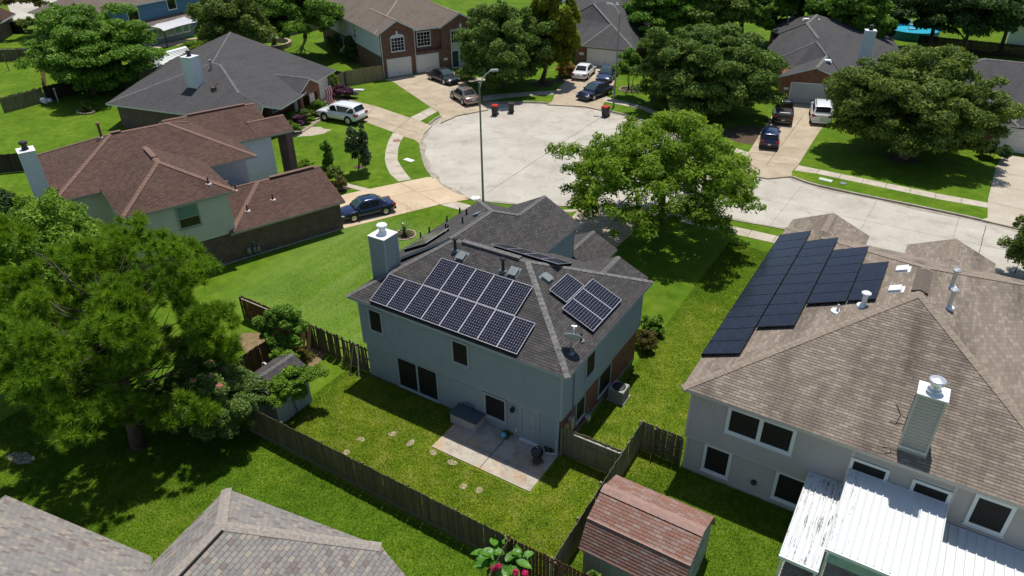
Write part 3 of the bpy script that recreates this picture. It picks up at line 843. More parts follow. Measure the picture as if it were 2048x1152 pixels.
class Wall2D:
    """places things on a vertical wall plane: origin, direction to the right seen from outside"""
    def __init__(s, H, o, d):
        s.H = H; s.o = Vector((o[0], o[1], 0)); s.d = Vector((d[0], d[1], 0)).normalized(); s.n = Vector((s.d.y, -s.d.x, 0))
    def M(s):
        return Matrix(((s.d.x, -s.n.x, 0, s.o.x), (s.d.y, -s.n.y, 0, s.o.y), (0, 0, 1, 0), (0, 0, 0, 1)))   # local: x right, y inward, z up
    def put(s, name, mb, mats, parent=None, smooth=False):
        o = mb.build(name, mats, parent if parent is not None else s.H.root, smooth)
        if parent is None or parent is s.H.root: o.matrix_local = s.M()
        return o
    def window(s, x0, x1, z0, z1, trim, glass='screen', fw=0.10, proud=0.085, mull=(), bars=(0, 0), sill=True, split=None, name='window'):
        g = MB(); g.box(x0 + fw * 0.6, x1 - fw * 0.6, -proud * 0.55, 0.03, z0 + fw * 0.6, z1 - fw * 0.6)
        w = s.put(name, g, M[glass])
        f = MB()
        f.box(x0, x0 + fw, -proud, 0.02, z0, z1); f.box(x1 - fw, x1, -proud, 0.02, z0, z1)
        f.box(x0 + fw, x1 - fw, -proud, 0.02, z1 - fw, z1); f.box(x0 + fw, x1 - fw, -proud, 0.02, z0, z0 + fw)
        for q in mull: f.box(q - fw * 0.6, q + fw * 0.6, -proud + 0.003, 0.02, z0 + fw, z1 - fw)
        f.build('frame', M[trim], w)
        if split:
            h = MB(); zz = z0 + (z1 - z0) * split; h.box(x0 + fw, x1 - fw, -proud + 0.012, 0.0, zz - 0.03, zz + 0.03); h.build('sash_rail', M[trim], w)
            p = MB(); p.box(x0 + fw, x1 - fw, -proud * 0.55 - 0.006, -proud * 0.55 - 0.001, zz + 0.03, z1 - fw); p.build('pane', M['glass_teal'], w)
        if bars != (0, 0):
            b = MB(); ix0, ix1, iz0, iz1 = x0 + fw, x1 - fw, z0 + fw, z1 - fw
            for i in range(1, bars[0]): xx = ix0 + (ix1 - ix0) * i / bars[0]; b.box(xx - 0.02, xx + 0.02, -proud + 0.014, 0, iz0, iz1)
            for i in range(1, bars[1]): zz = iz0 + (iz1 - iz0) * i / bars[1]; b.box(ix0, ix1, -proud + 0.018, 0, zz - 0.02, zz + 0.02)
            b.build('glazing_bar', M[trim], w)
        if sill:
            q = MB(); q.box(x0 - 0.04, x1 + 0.04, -proud - 0.03, 0.0, z0 - 0.05, z0 - 0.002); q.build('sill', M[trim], w)
        return w
    def garage_door(s, x0, x1, z1, mat='door_white', rows=4, cols=8, trim='trim_white', z0=0.02):
        g = MB(); hh = (z1 - z0) / rows; cw = (x1 - x0) / cols
        d = bpy.data.objects.new('garage_door', None)
        b = MB(); b.box(x0, x1, 0.0, 0.03, z0, z1); d = s.put('garage_door', b, M[mat])
        for i in range(rows):
            p = MB(); za, zb = z0 + i * hh + 0.012, z0 + (i + 1) * hh - 0.012
            p.box(x0 + 0.01, x1 - 0.01, -0.03, 0.0, za, zb)
            for k in range(cols): p.box(x0 + cw * (k + 0.14), x0 + cw * (k + 0.86), -0.042, -0.0302, za + 0.09, zb - 0.09)
            p.build('door_panel', M[mat], d)
        f = MB(); f.box(x0 - 0.12, x0 - 0.005, -0.06, 0.02, 0, z1 + 0.12); f.box(x1 + 0.005, x1 + 0.12, -0.06, 0.02, 0, z1 + 0.12); f.box(x0 - 0.005, x1 + 0.005, -0.06, 0.02, z1 + 0.005, z1 + 0.12)
        f.build('door_frame', M[trim], d)
        h = MB(); h.box((x0 + x1) / 2 - 0.08, (x0 + x1) / 2 + 0.08, -0.07, -0.04, z0 + hh * 0.8, z0 + hh * 0.8 + 0.05); h.build('handle', M['metal_dark'], d)
        return d
    def door(s, x0, x1, z0, z1, mat, trim):
        b = MB(); b.box(x0, x1, -0.02, 0.03, z0, z1)
        for (a, c) in ((0.12, 0.45), (0.55, 0.88)):
            for (e, g) in ((0.08, 0.45), (0.52, 0.92)):
                b.box(x0 + (x1 - x0) * a, x0 + (x1 - x0) * c, -0.032, -0.0202, z0 + (z1 - z0) * e, z0 + (z1 - z0) * g)
        d = s.put('door', b, M[mat])
        f = MB(); f.box(x0 - 0.12, x0 - 0.004, -0.06, 0.02, z0, z1 + 0.12); f.box(x1 + 0.004, x1 + 0.12, -0.06, 0.02, z0, z1 + 0.12); f.box(x0 - 0.004, x1 + 0.004, -0.06, 0.02, z1 + 0.004, z1 + 0.12)
        f.build('door_frame', M[trim], d)
        k = MB(); k.tube([(x1 - 0.1, -0.02, z0 + 1.0), (x1 - 0.1, -0.09, z0 + 1.0)], 0.035, 8); k.build('handle', M['metal_pale'], d)
        q = MB(); q.box(x0 - 0.1, x1 + 0.1, -0.16, 0.0, z0 - 0.1, z0 - 0.004); q.build('threshold', M['trim_white'], d)
        return d
    def boxy(s, name, x0, x1, y0, y1, z0, z1, mat):
        b = MB(); b.box(x0, x1, y0, y1, z0, z1); return s.put(name, b, M[mat])

def pipe_vent(roof, p, h, r, mat='metal_dark', flash='vent_grey', cap=False, plate=0.22):
    p = Vector(p); mb = MB()
    mb.lathe([(r * 1.7, -0.05), (r * 1.6, 0.05), (r * 1.05, 0.14), (r, 0.15), (r, h)] + ([(r * 1.9, h + 0.01), (r * 1.9, h + 0.07), (r * 1.2, h + 0.12)] if cap else [(r * 0.9, h + 0.005)]), p, 12)
    v = mb.build('vent_pipe', M[mat], roof)
    f = MB(); f.lathe([(plate, -0.09), (plate * 0.92, 0.03), (r * 1.75, 0.05)], p, 10); f.build('flashing', M[flash], v)
    return v
def box_vent(roof, p, h, s, n, mat='vent_grey', w=0.42, hgt=0.16):
    p = Vector(p); mb = MB()
    T = Matrix(((h.x, s.x, n.x, p.x), (h.y, s.y, n.y, p.y), (h.z, s.z, n.z, p.z), (0, 0, 0, 1)))
    mb.box(-w / 2, w / 2, -w / 2, w / 2, 0.004, hgt * 0.75, 0, 0, T); mb.box(-w * 0.58, w * 0.58, -w * 0.62, w * 0.56, hgt * 0.75 + 0.003, hgt, 0, 0, T)
    mb.box(-w * 0.7, w * 0.7, -w * 0.7, w * 0.8, -0.01, 0.018, 0, 0, T)
    return mb.build('roof_vent', M[mat], roof)
def chimney(H, roof, x0, x1, y0, y1, z0, z1, mat, trim, top, boards=True, cap='metal_pale', capr=0.2):
    mat = mat if isinstance(mat, bpy.types.Material) else M[mat]
    b = MB(); b.box(x0, x1, y0, y1, z0, z1); c = b.build('chimney', mat, roof)
    t = MB()
    e = 0.012
    for (x, y) in ((x0, y0), (x1, y0), (x1, y1), (x0, y1)):
        t.box(x - 0.05 if x == x0 else x - 0.04, x + 0.04 if x == x0 else x + 0.05, y - 0.05 if y == y0 else y - 0.04, y + 0.04 if y == y0 else y + 0.05, z0, z1 - 0.002)
    t.build('corner_trim', M[trim], c)
    if boards:
        k = MB(); zz = z0
        while zz < z1 - 0.05:
            za, zb = zz + 0.012, min(zz + 0.15, z1 - 0.01)
            k.box(x0 + 0.041, x1 - 0.041, y0 - 0.022, y0 - 0.002, za, zb); k.box(x1 + 0.002, x1 + 0.022, y0 + 0.041, y1 - 0.041, za, zb)
            k.box(x0 - 0.022, x0 - 0.002, y0 + 0.041, y1 - 0.041, za, zb); k.box(x0 + 0.041, x1 - 0.041, y1 + 0.002, y1 + 0.022, za, zb)
            zz += 0.152
        k.build('siding_board', mat, c)
    p = MB(); p.box(x0 - 0.07, x1 + 0.07, y0 - 0.07, y1 + 0.07, z1, z1 + 0.05); p.build('chimney_top', M[top], c)
    cx, cy = (x0 + x1) / 2, (y0 + y1) / 2; r = capr
    q = MB(); q.lathe([(r * 0.95, z1 + 0.05), (r * 0.9, z1 + 0.14), (r * 0.68, z1 + 0.22), (r * 0.66, z1 + 0.40), (r * 1.05, z1 + 0.44), (r * 1.12, z1 + 0.56), (r * 1.0, z1 + 0.60), (r * 0.2, z1 + 0.66)], (cx, cy, 0), 18)
    q.build('flue_cap', M[cap], c, False)
    return c

# ------------------------------------------------------------------ centre house (grey siding, charcoal roof, framed solar panels)
H1 = House('two_storey_house', 'grey two-storey house with charcoal roof and white-gridded solar panels', (0, 0))
wl = walls(H1, rect(0, 12.05, 0, 9.0), 0.0, 2.32, M['brick_red'])
lowb = walls(H1, rect(0.0, 12.0, -0.012, 0.3), 0.12, 2.32, M['side_grey'])
siding(H1, lowb, (0.0, -0.014), (12.0, -0.014), 0.12, 2.30, M['side_grey'])
walls(H1, rect(-0.02, 12.07, -0.02, 9.02), -0.1, 0.12, M['cement'], 'foundation')
up = walls(H1, rect(-0.1, 12.15, -0.09, 9.1), 2.32, 5.12, M['side_grey'])
siding(H1, up, (-0.1, -0.092), (12.15, -0.092), 2.32, 5.1, M['side_grey'])
siding(H1, up, (12.152, -0.09), (12.152, 9.1), 2.32, 5.1, M['side_grey'])
wing = walls(H1, rect(-1.0, 6.0, 3.0, 12.7), 0.0, 5.1, M['side_grey'])
siding(H1, wing, (6.002, 9.2), (6.002, 12.7), 2.4, 5.1, M['side_grey'])
walls(H1, rect(4.2, 7.2, 9.05, 15.9), 0.0, 2.5, M['brick_red'])
gable_wall(H1, 'y', 12.82, 1.5, 6.1, 5.0, 5.5, 6.75, M['side_grey'])
gable_wall(H1, 'y', 9.45, 8.8, 12.0, 5.0, 5.15, 5.92, M['side_grey'])
gable_wall(H1, 'y', 16.0, 4.2, 7.2, 2.4, 2.6, 3.42, M['side_grey'])
def trims(H, mat, boxes):
    for b in boxes: q = MB(); q.box(*b); q.build('corner_trim', M[mat], H.root)
TB = []
for x, y, z0, z1 in ((0.0, -0.05, 0.12, 2.30), (11.94, -0.05, 0.12, 2.30), (-0.14, -0.13, 2.32, 5.08), (12.1, -0.13, 2.32, 5.08), (12.1, 9.0, 2.32, 5.08)):
    TB.append((x, x + 0.1, y, y + 0.1, z0, z1))
TB += [(-0.12, 12.17, -0.13, -0.093, 2.27, 2.325), (12.153, 12.19, -0.02, 9.1, 2.27, 2.325), (6.003, 6.045, 12.6, 12.7, 2.4, 5.1)]
trims(H1, 'trim_grey', TB)
FA, RA, _ = hip(-0.6, 12.6, -0.4, 9.26, 5.24, 0.447, 'x', 3.6, 5.0)
zB = 7.4
FBl = [[(-1.45, 2.6, 5.2), (2.75, 4.4, zB), (2.75, 8.5, zB), (-1.45, 13.2, 5.2)], [(2.75, 4.4, zB), (6.3, 8.6, 5.54), (6.3, 9.75, 5.54), (3.77, 9.75, 6.865), (2.75, 8.5, zB)],
       [(3.77, 9.75, 6.865), (6.3, 9.75, 5.54), (6.3, 12.95, 5.54), (3.77, 12.95, 6.865)], [(-1.45, 13.2, 5.2), (2.75, 8.5, zB), (6.3, 13.2, 5.2)],
       [(3.77, 9.75, 6.865), (3.77, 12.95, 6.865), (1.24, 12.95, 5.54), (1.24, 9.75, 5.54)]]
FD, RD, _ = hip(3.9, 7.5, 9.1, 16.2, 2.6, 0.5, 'y', 0, 0)
FE, RE, _ = hip(8.57, 12.17, 6.2, 9.62, 5.2, 0.444, 'y', 0, 0)
roofs = []
for fs in (FA, FBl, FD, FE): roofs.append(roof_slab('roof', fs, H1.root, M['roof_dark_base'], M['trim_grey'], 0.14))
shingle(H1, FA, roofs[0], M['roof_dark'], limit=230)
shingle(H1, FBl, roofs[1], M['roof_dark'], limit=30); shingle(H1, FD, roofs[2], M['roof_dark'], limit=20); shingle(H1, FE, roofs[3], M['roof_dark'], limit=20)
ridge_caps([RA[0]] + RA[1:3], roofs[0], M['cap_dark']); ridge_caps(RA[3:], roofs[0], M['cap_pale'])
ridge_caps([((2.75, 4.4, zB), (2.75, 8.5, zB)), ((3.77, 9.75, 6.865), (3.77, 12.95, 6.865)), ((2.75, 8.5, zB), (3.77, 9.75, 6.865)), ((2.75, 8.5, zB), (-1.45, 13.2, 5.2))], roofs[1], M['cap_dark'])
ridge_caps(RD, roofs[2], M['cap_dark']); ridge_caps([((10.37, 7.0, 6.0), (10.37, 9.62, 6.0))], roofs[3], M['cap_dark'])
rv = MB(); rv.box(3.6, 7.2, 4.28, 4.58, 7.40, 7.50); rv.build('ridge_vent', M['cap_dark'], roofs[0])
WB = Wall2D(H1, (0, -0.012), (1, 0)); WU = Wall2D(H1, (0, -0.092), (1, 0)); WR = Wall2D(H1, (12.152, 0), (0, 1)); WRB = Wall2D(H1, (12.05, 0), (0, 1))
WB.window(2.12, 4.88, 0.16, 2.2, 'trim_grey', mull=(3.5,), fw=0.09)
WB.window(7.75, 9.12, 0.62, 2.16, 'trim_grey', fw=0.12)
WU.window(0.52, 1.52, 3.30, 4.80, 'trim_grey', fw=0.11); WU.window(5.96, 7.04, 3.34, 4.80, 'trim_grey', fw=0.11)
WB.door(9.98, 10.84, 0.14, 2.12, 'trim_grey', 'trim_grey')
WR.window(2.25, 3.25, 3.1, 4.5, 'trim_grey', fw=0.07)
WRB.window(1.55, 2.55, 0.75, 2.1, 'trim_grey', fw=0.07); WRB.window(4.1, 5.6, 0.6, 2.1, 'trim_grey', fw=0.07)
chimney(H1, H1.root, -0.4, 0.6, 1.6, 2.6, 0.0, 7.95, M['side_grey'], 'trim_grey', 'metal_white', cap='metal_white', capr=0.26)
def on_roof(faces, i, x, y):
    p0, h, s, n = plane_frame(faces[i]); z = p0.z - (n.x * (x - p0.x) + n.y * (y - p0.y)) / n.z
    return (Vector((x, y, z)), h, s, n)
for x, y in ((3.5, 3.86), (6.7, 3.55)): pipe_vent(H1.root, on_roof(FA, 0, x, y)[0], 0.62, 0.075, cap=True)
pipe_vent(H1.root, on_roof(FA, 3, 11.96, 2.06)[0], 0.42, 0.05, 'metal_dark', 'cap_pale', plate=0.2)
for i, x, y in ((0, 4.1, 3.62), (0, 7.3, 3.62), (3, 8.85, 4.2)):
    p, h, s, n = on_roof(FA, i, x, y); box_vent(H1.root, p, h, s, n)
for x, y in ((-1.25, 10.75), (0.2, 9.5), (-1.2, 9.3), (1.5, 7.3), (-1.2, 7.5), (-1.15, 6.6), (0.55, 6.9), (1.15, 6.35)):
    pipe_vent(H1.root, on_roof(FBl, 0, x, y)[0], 0.42, 0.05, plate=0.12)
box_vent(H1.root, *on_roof(FBl, 0, 1.9, 8.3))
lamp = MB(); lamp.lathe([(0.05, 0.0), (0.11, 0.02), (0.13, 0.16), (0.06, 0.26), (0.02, 0.32)], (9.5, -0.16, 1.68), 10); lamp.bar((9.5, -0.02, 1.95), (9.5, -0.2, 1.95), 0.03, 0.03)
lamp.build('wall_lamp', M['black'], H1.root)
ob = MB(); ob.box(9.62, 9.74, -0.09, -0.03, 0.42, 0.56); ob.build('outlet_box', M['trim_white'], H1.root)
mast = MB(); mast.tube([(12.22, 1.02, 5.3), (12.22, 1.02, 1.6)], 0.028, 8); mast.build('conduit', M['metal_grey'], H1.root)
e1 = MB(); e1.box(12.06, 12.25, 0.86, 1.16, 0.95, 1.65); e1.build('meter_box', flat_mat('beige meter box', (0.50, 0.46, 0.34), 0.6), H1.root)
e2 = MB(); e2.box(12.06, 12.2, 0.42, 0.72, 0.6, 1.5); e2.build('breaker_panel', flat_mat('ochre panel', (0.50, 0.33, 0.10), 0.6), H1.root)
e3 = MB(); e3.box(12.06, 12.3, 0.1, 0.36, 0.45, 1.15); e3.lathe([(0.11, 0.0), (0.11, 0.14), (0.05, 0.18)], (12.24, 0.2, 1.16), 12); e3.build('electric_meter', M['metal_pale'], H1.root)
ds = MB(); ds.tube([(11.97, -0.1, 0.02), (11.97, -0.1, 1.0)], 0.03, 8); ds.tube([(11.97, -0.12, 0.09), (11.55, -0.3, 0.09), (11.55, -0.42, 0.09)], 0.035, 8); ds.build('drain_pipe', M['metal_white'], H1.root)

# ------------------------------------------------------------------ right house (tan roof, all black panels, patio cover)
H2 = House('two_storey_house', 'taupe two-storey house with tan shingle roof and all-black stepped solar panels', (17.5, 2.32))
B2 = Vector((17.5, 2.32, 0))
def T2(*pts): return [(p[0] - 17.5, p[1] - 2.32, p[2]) for p in pts]
w2l = walls(H2, rect(0, 14.5, 0.02, 17.0), 0.12, 2.15, M['side_pale'])
walls(H2, rect(-0.02, 14.52, 0.0, 17.02), -0.1, 0.12, M['cement'], 'foundation')
w2u = walls(H2, rect(-0.08, 14.6, -0.08, 17.1), 2.15, 4.86, M['side_pale'])
siding(H2, w2l, (0, 0.018), (14.5, 0.018), 0.12, 2.14, M['side_pale']); siding(H2, w2u, (-0.08, -0.082), (14.6, -0.082), 2.15, 4.84, M['side_pale'])
FH, RH, zH = hip(17.04 - 17.5, 32.46 - 17.5, 1.87 - 2.32, 20.1 - 2.32, 5.0, 0.416, 'y', 7.71, 7.71)
FG1, RG1, _ = hip(17.08 - 17.5, 21.6 - 17.5, 13.0, 21.4 - 2.32, 5.02, 0.44, 'y', 0, 0)
FG2, RG2, _ = hip(23.7 - 17.5, 28.2 - 17.5, 13.0, 21.4 - 2.32, 5.02, 0.44, 'y', 0, 0)
r2 = [roof_slab('roof', f, H2.root, M['roof_tan_base'], M['trim_taupe'], 0.15) for f in (FH, FG1, FG2)]
walls(H2, rect(0, 3.7, 17.0, 18.8), 0.1, 4.9, M['brick_red']); walls(H2, rect(6.5, 10.4, 17.0, 18.8), 0.1, 4.9, M['brick_red'])
gable_wall(H2, 'y', 18.85, 0.0, 3.7, 4.8, 5.0, 5.9, M['brick_red']); gable_wall(H2, 'y', 18.85, 6.5, 10.4, 4.8, 5.0, 5.9, M['brick_red'])
shingle(H2, FH, r2[0], M['roof_tan'], limit=300, tab=0.34, th=0.016); shingle(H2, FG1, r2[1], M['roof_tan'], limit=0, tab=0.34); shingle(H2, FG2, r2[2], M['roof_tan'], limit=0, tab=0.34)
ridge_caps(RH, r2[0], M['cap_tan'], 0.36); ridge_caps([((1.84, 16.2, 6.0), (1.84, 19.08, 6.01))], r2[1], M['cap_tan'], 0.36); ridge_caps([((8.45, 16.2, 6.0), (8.45, 19.08, 6.01))], r2[2], M['cap_tan'], 0.36)
rv = MB()
for sg in (-1, 1):
    pts = [(7.25, 7.5, zH + 0.10), (7.25, 9.7, zH + 0.10), (7.25 + sg * 0.34, 9.7, zH - 0.02), (7.25 + sg * 0.34, 7.5, zH - 0.02)]
    rv.poly(pts if sg < 0 else pts[::-1]); q = [(p[0], p[1], p[2] - 0.07) for p in pts]; rv.poly([pts[2], pts[3], q[3], q[2]]); rv.poly([pts[0], pts[3], q[3], q[0]]); rv.poly([pts[1], pts[2], q[2], q[1]])
rv.build('ridge_vent', flat_mat('dark tan ridge vent', (0.12, 0.095, 0.075), 0.85), r2[0])
W2L = Wall2D(H2, (0, 0.018), (1, 0)); W2U = Wall2D(H2, (0, -0.082), (1, 0))
W2U.window(1.58, 4.45, 3.2, 4.66, 'trim_white', fw=0.15, mull=(3.02,)); W2L.window(0.84, 2.12, 0.42, 2.08, 'trim_white', fw=0.14)
W2L.window(4.05, 5.7, 0.40, 2.08, 'trim_white', fw=0.14)
W2U.window(6.62, 8.05, 2.5, 4.26, 'trim_white', fw=0.13); W2U.window(8.85, 10.22, 2.5, 4.26, 'trim_white', fw=0.13)
W2U.window(10.88, 12.18, 3.05, 4.62, 'trim_white', fw=0.13)
TB = []
for x, y, z0, z1 in ((-0.03, -0.03, 0.12, 2.13), (-0.12, -0.13, 2.15, 4.82), (6.58, -0.13, 2.15, 4.82), (10.2, -0.13, 2.15, 4.82), (6.62, -0.03, 0.12, 2.13)): TB.append((x, x + 0.11, y, y + 0.1, z0, z1))
TB.append((-0.1, 6.58, -0.122, -0.083, 2.09, 2.155)); trims(H2, 'trim_taupe', TB)
dv = MB(); dv.lathe([(0.13, 0.0), (0.13, 0.1), (0.09, 0.16)], (0, 0, 0), 12); o = dv.build('dryer_vent', M['metal_dark'], H2.root); o.matrix_local = Matrix.Translation((3.25, -0.01, 0.85)) @ Matrix.Rotation(math.radians(75), 4, 'X')
chimney(H2, H2.root, 25.55 - 17.5, 26.45 - 17.5, 2.45 - 2.32, 3.2 - 2.32, 4.9, 7.95, M['side_pale'], 'trim_taupe', 'metal_white', cap='metal_pale', capr=0.27)
fl = MB(); fl.box(8.0, 9.0, 0.06, 0.125, 5.0, 5.45); fl.build('chimney_flashing', M['metal_pale'], H2.root)
an = MB()
an.tube([(8.02, 0.3, 6.6), (7.75, 0.3, 6.65), (7.5, 0.3, 7.05)], 0.02, 6); an.tube([(8.02, 0.3, 6.3), (7.7, 0.3, 6.2), (7.45, 0.25, 6.22)], 0.02, 6); an.tube([(7.75, 0.3, 6.65), (7.7, 0.3, 6.15)], 0.015, 6)
an.build('antenna_bracket', M['metal_dark'], H2.root)
for i, x, y in ((0, 23.86, 12.27), (0, 23.83, 10.14)):
    best = max(range(4), key=lambda k: -plane_frame(FH[k])[3].x)
    p, h, s, n = on_roof(FH, best, x - 17.5, y - 2.32); box_vent(H2.root, p, h, s, n, 'metal_white', 0.44, 0.14)
bl = max(range(4), key=lambda k: -plane_frame(FH[k])[3].x); br_ = max(range(4), key=lambda k: plane_frame(FH[k])[3].x)
pipe_vent(H2.root, on_roof(FH, bl, 22.75 - 17.5, 8.75 - 2.32)[0], 0.62, 0.11, 'metal_white', 'metal_white', True, 0.3)
pipe_vent(H2.root, on_roof(FH, bl, 21.8 - 17.5, 8.35 - 2.32)[0], 0.36, 0.05, 'metal_pale', 'metal_white', False, 0.3)
for x, y in ((25.95, 11.95), (26.0, 10.0)): pipe_vent(H2.root, on_roof(FH, br_, x - 17.5, y - 2.32)[0], 0.85, 0.095, 'metal_pale', 'metal_white', True, 0.26)
W2F = Wall2D(H2, (14.6, 17.1), (-1, 0)); W2F.garage_door(4.6, 9.6, 2.2) if False else None

# patio cover against the right house
M['pan'] = None
def pan_mat():
    t = NT('white metal patio roof'); p = t.pos()
    f = t.noise(t.mapping(p, (16.0, 0.7, 1)), 1.0, 5, 0.75)
    sx = t.n('ShaderNodeSeparateXYZ'); t.l(p, sx.inputs[0])
    m1 = t.n('ShaderNodeMapRange'); t.l(sx.outputs['X'], m1.inputs[0]); m1.inputs[1].default_value = 25.6; m1.inputs[2].default_value = 24.2; m1.inputs[3].default_value = 0.0; m1.inputs[4].default_value = 0.13
    th = t.math('SUBTRACT', 0.70, m1.outputs[0])
    k = t.math('GREATER_THAN', f, th)
    sp = t.noise(p, 6.0, 5, 0.8)
    k2 = t.math('GREATER_THAN', sp, 0.76)
    dirt = t.math('MAXIMUM', t.math('MULTIPLY', k, t.gray(t.noise(p, 3.0, 4, 0.8), 0.42, 0.5)), t.math('MULTIPLY', k2, 0.5))
    t.color(t.mix(dirt, (0.66, 0.68, 0.68), (0.12, 0.13, 0.13))); t.set(rough=0.6, spec=0.25)
    return t.mat
M['pan'] = pan_mat()
pc = House('patio_cover', 'white ribbed metal patio cover, streaked with dirt, against the taupe house', (22.8, 2.2), 0, 'patio cover')
def pans(name, x0, x1, yw, zw, yl, zl, nrib):
    par = bpy.data.objects.new('cover_section', None)
    slope = (zw - zl) / (yw - yl); ang = math.atan(slope); L = math.hypot(yw - yl, zw - zl)
    b = MB(); b.box(x0 - 22.8, x1 - 22.8, 0, 0, 0, 0)
    b = MB()
    a, c = x0 - 22.8, x1 - 22.8; W_ = (c - a) / nrib
    def P_(x, y, dz=0): return (x, y - 2.2, zl + (y - yl) * slope + dz)
    b.poly([P_(a, yl), P_(c, yl), P_(c, yw), P_(a, yw)]); b.poly([P_(a, yw, -0.05), P_(c, yw, -0.05), P_(c, yl, -0.05), P_(a, yl, -0.05)])
    b.poly([P_(a, yl, -0.05), P_(c, yl, -0.05), P_(c, yl), P_(a, yl)]); b.poly([P_(a, yw, -0.05), P_(a, yl, -0.05), P_(a, yl), P_(a, yw)]); b.poly([P_(c, yl, -0.05), P_(c, yw, -0.05), P_(c, yw), P_(c, yl)])
    root = b.build('cover_section', M['pan'], pc.root)
    for i in range(nrib + 1):
        r = MB(); xx = a + W_ * i; w = 0.035; hgt = 0.055
        r.poly([P_(xx - w, yl + 0.0, 0.001), P_(xx - w * 0.5, yl, hgt), P_(xx - w * 0.5, yw, hgt), P_(xx - w, yw, 0.001)][::-1]); r.poly([P_(xx - w * 0.5, yl, hgt), P_(xx + w * 0.5, yl, hgt), P_(xx + w * 0.5, yw, hgt), P_(xx - w * 0.5, yw, hgt)])
        r.poly([P_(xx + w * 0.5, yl, hgt), P_(xx + w, yl, 0.001), P_(xx + w, yw, 0.001), P_(xx + w * 0.5, yw, hgt)]); r.poly([P_(xx - w, yl, 0.001), P_(xx + w, yl, 0.001), P_(xx + w * 0.5, yl, hgt), P_(xx - w * 0.5, yl, hgt)])
        r.build('rib', M['pan'], root)
    g = MB(); g.box(a - 0.03, c + 0.03, yl - 2.2 - 0.09, yl - 2.2 - 0.004, zl - 0.13, zl + 0.02); g.box(a - 0.03, c + 0.03, yw - 2.2 + 0.002, yw - 2.2 + 0.06, zw - 0.1, zw + 0.02)
    g.build('gutter', M['metal_white'], root)
    return root
pans('left', 22.8, 24.16, 2.12, 2.72, -2.45, 2.48, 6)
pans('mid', 24.2, 27.7, 2.12, 3.66, -1.72, 3.0, 13)
pans('right', 27.74, 33.0, 2.12, 2.72, -2.55, 2.45, 17)
for x, y, z in ((22.9, -2.4, 2.36), (24.1, -2.4, 2.36), (24.3, -1.7, 2.88), (27.6, -1.7, 2.88), (28.0, -2.5, 2.34), (31.0, -2.5, 2.34)):
    q = MB(); q.box(x - 22.8 - 0.045, x - 22.8 + 0.045, y - 2.2 - 0.045, y - 2.2 + 0.045, 0, z); q.build('post', M['metal_white'], pc.root)
q = MB(); q.box(24.3 - 22.8, 27.5 - 22.8, -1.62 - 2.2, -1.56 - 2.2, 2.2, 2.93); q.build('end_panel', flat_mat('pale green patio panel', (0.36, 0.48, 0.43), 0.5), pc.root)
sheet('terrace', [(22.9, -2.6), (33, -2.7), (33, 2.2), (22.9, 2.2)], 0.02, M['patio'])

# ------------------------------------------------------------------ left house (red brown roof)
H3 = House('two_storey_house', 'two-storey house with red brown roof, sage siding and brick garage beside the blue sedan', (-14.34, 12.59), math.radians(-20.5))
walls(H3, rect(-7.4, 0, -8.0, 0.2), -0.1, 2.3, M['brick_dark']); fnd = MB(); fnd.box(-7.45, 0.04, -15.0, 0.24, -0.05, 0.1); fnd.build('foundation', M['cement'], H3.root)
walls(H3, rect(-5.0, 0, -14.4, -8.0), -0.1, 2.3, M['brick_dark'])
w3 = walls(H3, rect(-7.0, 0.03, -14.4, -7.82), 2.3, 5.3, M['side_sage']); siding(H3, w3, (0.032, -14.4), (0.032, -7.82), 2.3, 5.28, M['side_sage'], 0.19)
walls(H3, rect(-16.0, -6.0, -17.4, -7.5), -0.1, 5.25, M['side_sage']); w3b = walls(H3, rect(-16.0, -7.9, -7.6, -3.9), -0.1, 5.1, M['side_white'])
w3c = walls(H3, rect(-14.0, -10.5, -4.6, -0.7), -0.1, 5.0, M['side_white']); siding(H3, w3c, (-10.498, -3.9), (-10.498, -0.7), 2.0, 5.0, M['side_white'])
gable_wall(H3, 'y', 0.35, -7.0, 0.0, 2.2, 2.4, 3.85, M['brick_dark'])
F3 = []
f, r3a, _ = hip(-7.0, 0.35, -14.65, -7.3, 5.42, 0.515, 'x', 0, 3.67); F3.append(f)
f, r3b, _ = hip(-16.7, -5.7, -17.7, -3.6, 5.25, 0.40, 'y', 5.4, 4.7); F3.append(f)
f, r3c, _ = hip(-18.6, -10.1, -8.0, -0.35, 5.1, 0.39, 'y', 0, 0); F3.append(f)
f, r3d, _ = hip(-14.1, -10.05, -2.0, 1.25, 5.1, 0.42, 'y', 0, 0); F3.append(f)
f, r3e, _ = hip(-7.9, 0.4, -8.3, 0.5, 2.4, 0.39, 'y', 3.8, 0); F3.append(f)
R3 = [roof_slab('roof', f, H3.root, M['roof_brown'], M['trim_sage'], 0.14) for f in F3]
for lines, rr in ((r3a, R3[0]), (r3b, R3[1]), (r3c, R3[2]), (r3d, R3[3]), (r3e, R3[4])): ridge_caps(lines, rr, M['cap_brown'], 0.34)
for (x0, x1, y0, y1, z, rr) in ((-3.9, -3.55, -3.6, 0.0, 4.05, R3[4]), (-6.4, -4.2, -11.15, -10.8, 7.32, R3[0]), (-11.4, -11.05, -12.3, -11.6, 7.46, R3[1]), (-14.5, -14.2, -6, -1.2, 6.77, R3[2])):
    q = MB(); q.box(x0, x1, y0, y1, z, z + 0.09); q.build('ridge_vent', M['cap_brown'], rr)
chimney(H3, H3.root, -8.2, -7.1, -18.4, -17.5, 0.0, 8.5, M['side_white'], 'trim_white', 'metal_white', cap='metal_dark', capr=0.24)
W3 = Wall2D(H3, (0.032, 0), (0, 1)); W3.window(-11.35, -9.9, 3.55, 5.18, 'trim_sage', glass='glass', split=0.45, fw=0.09)
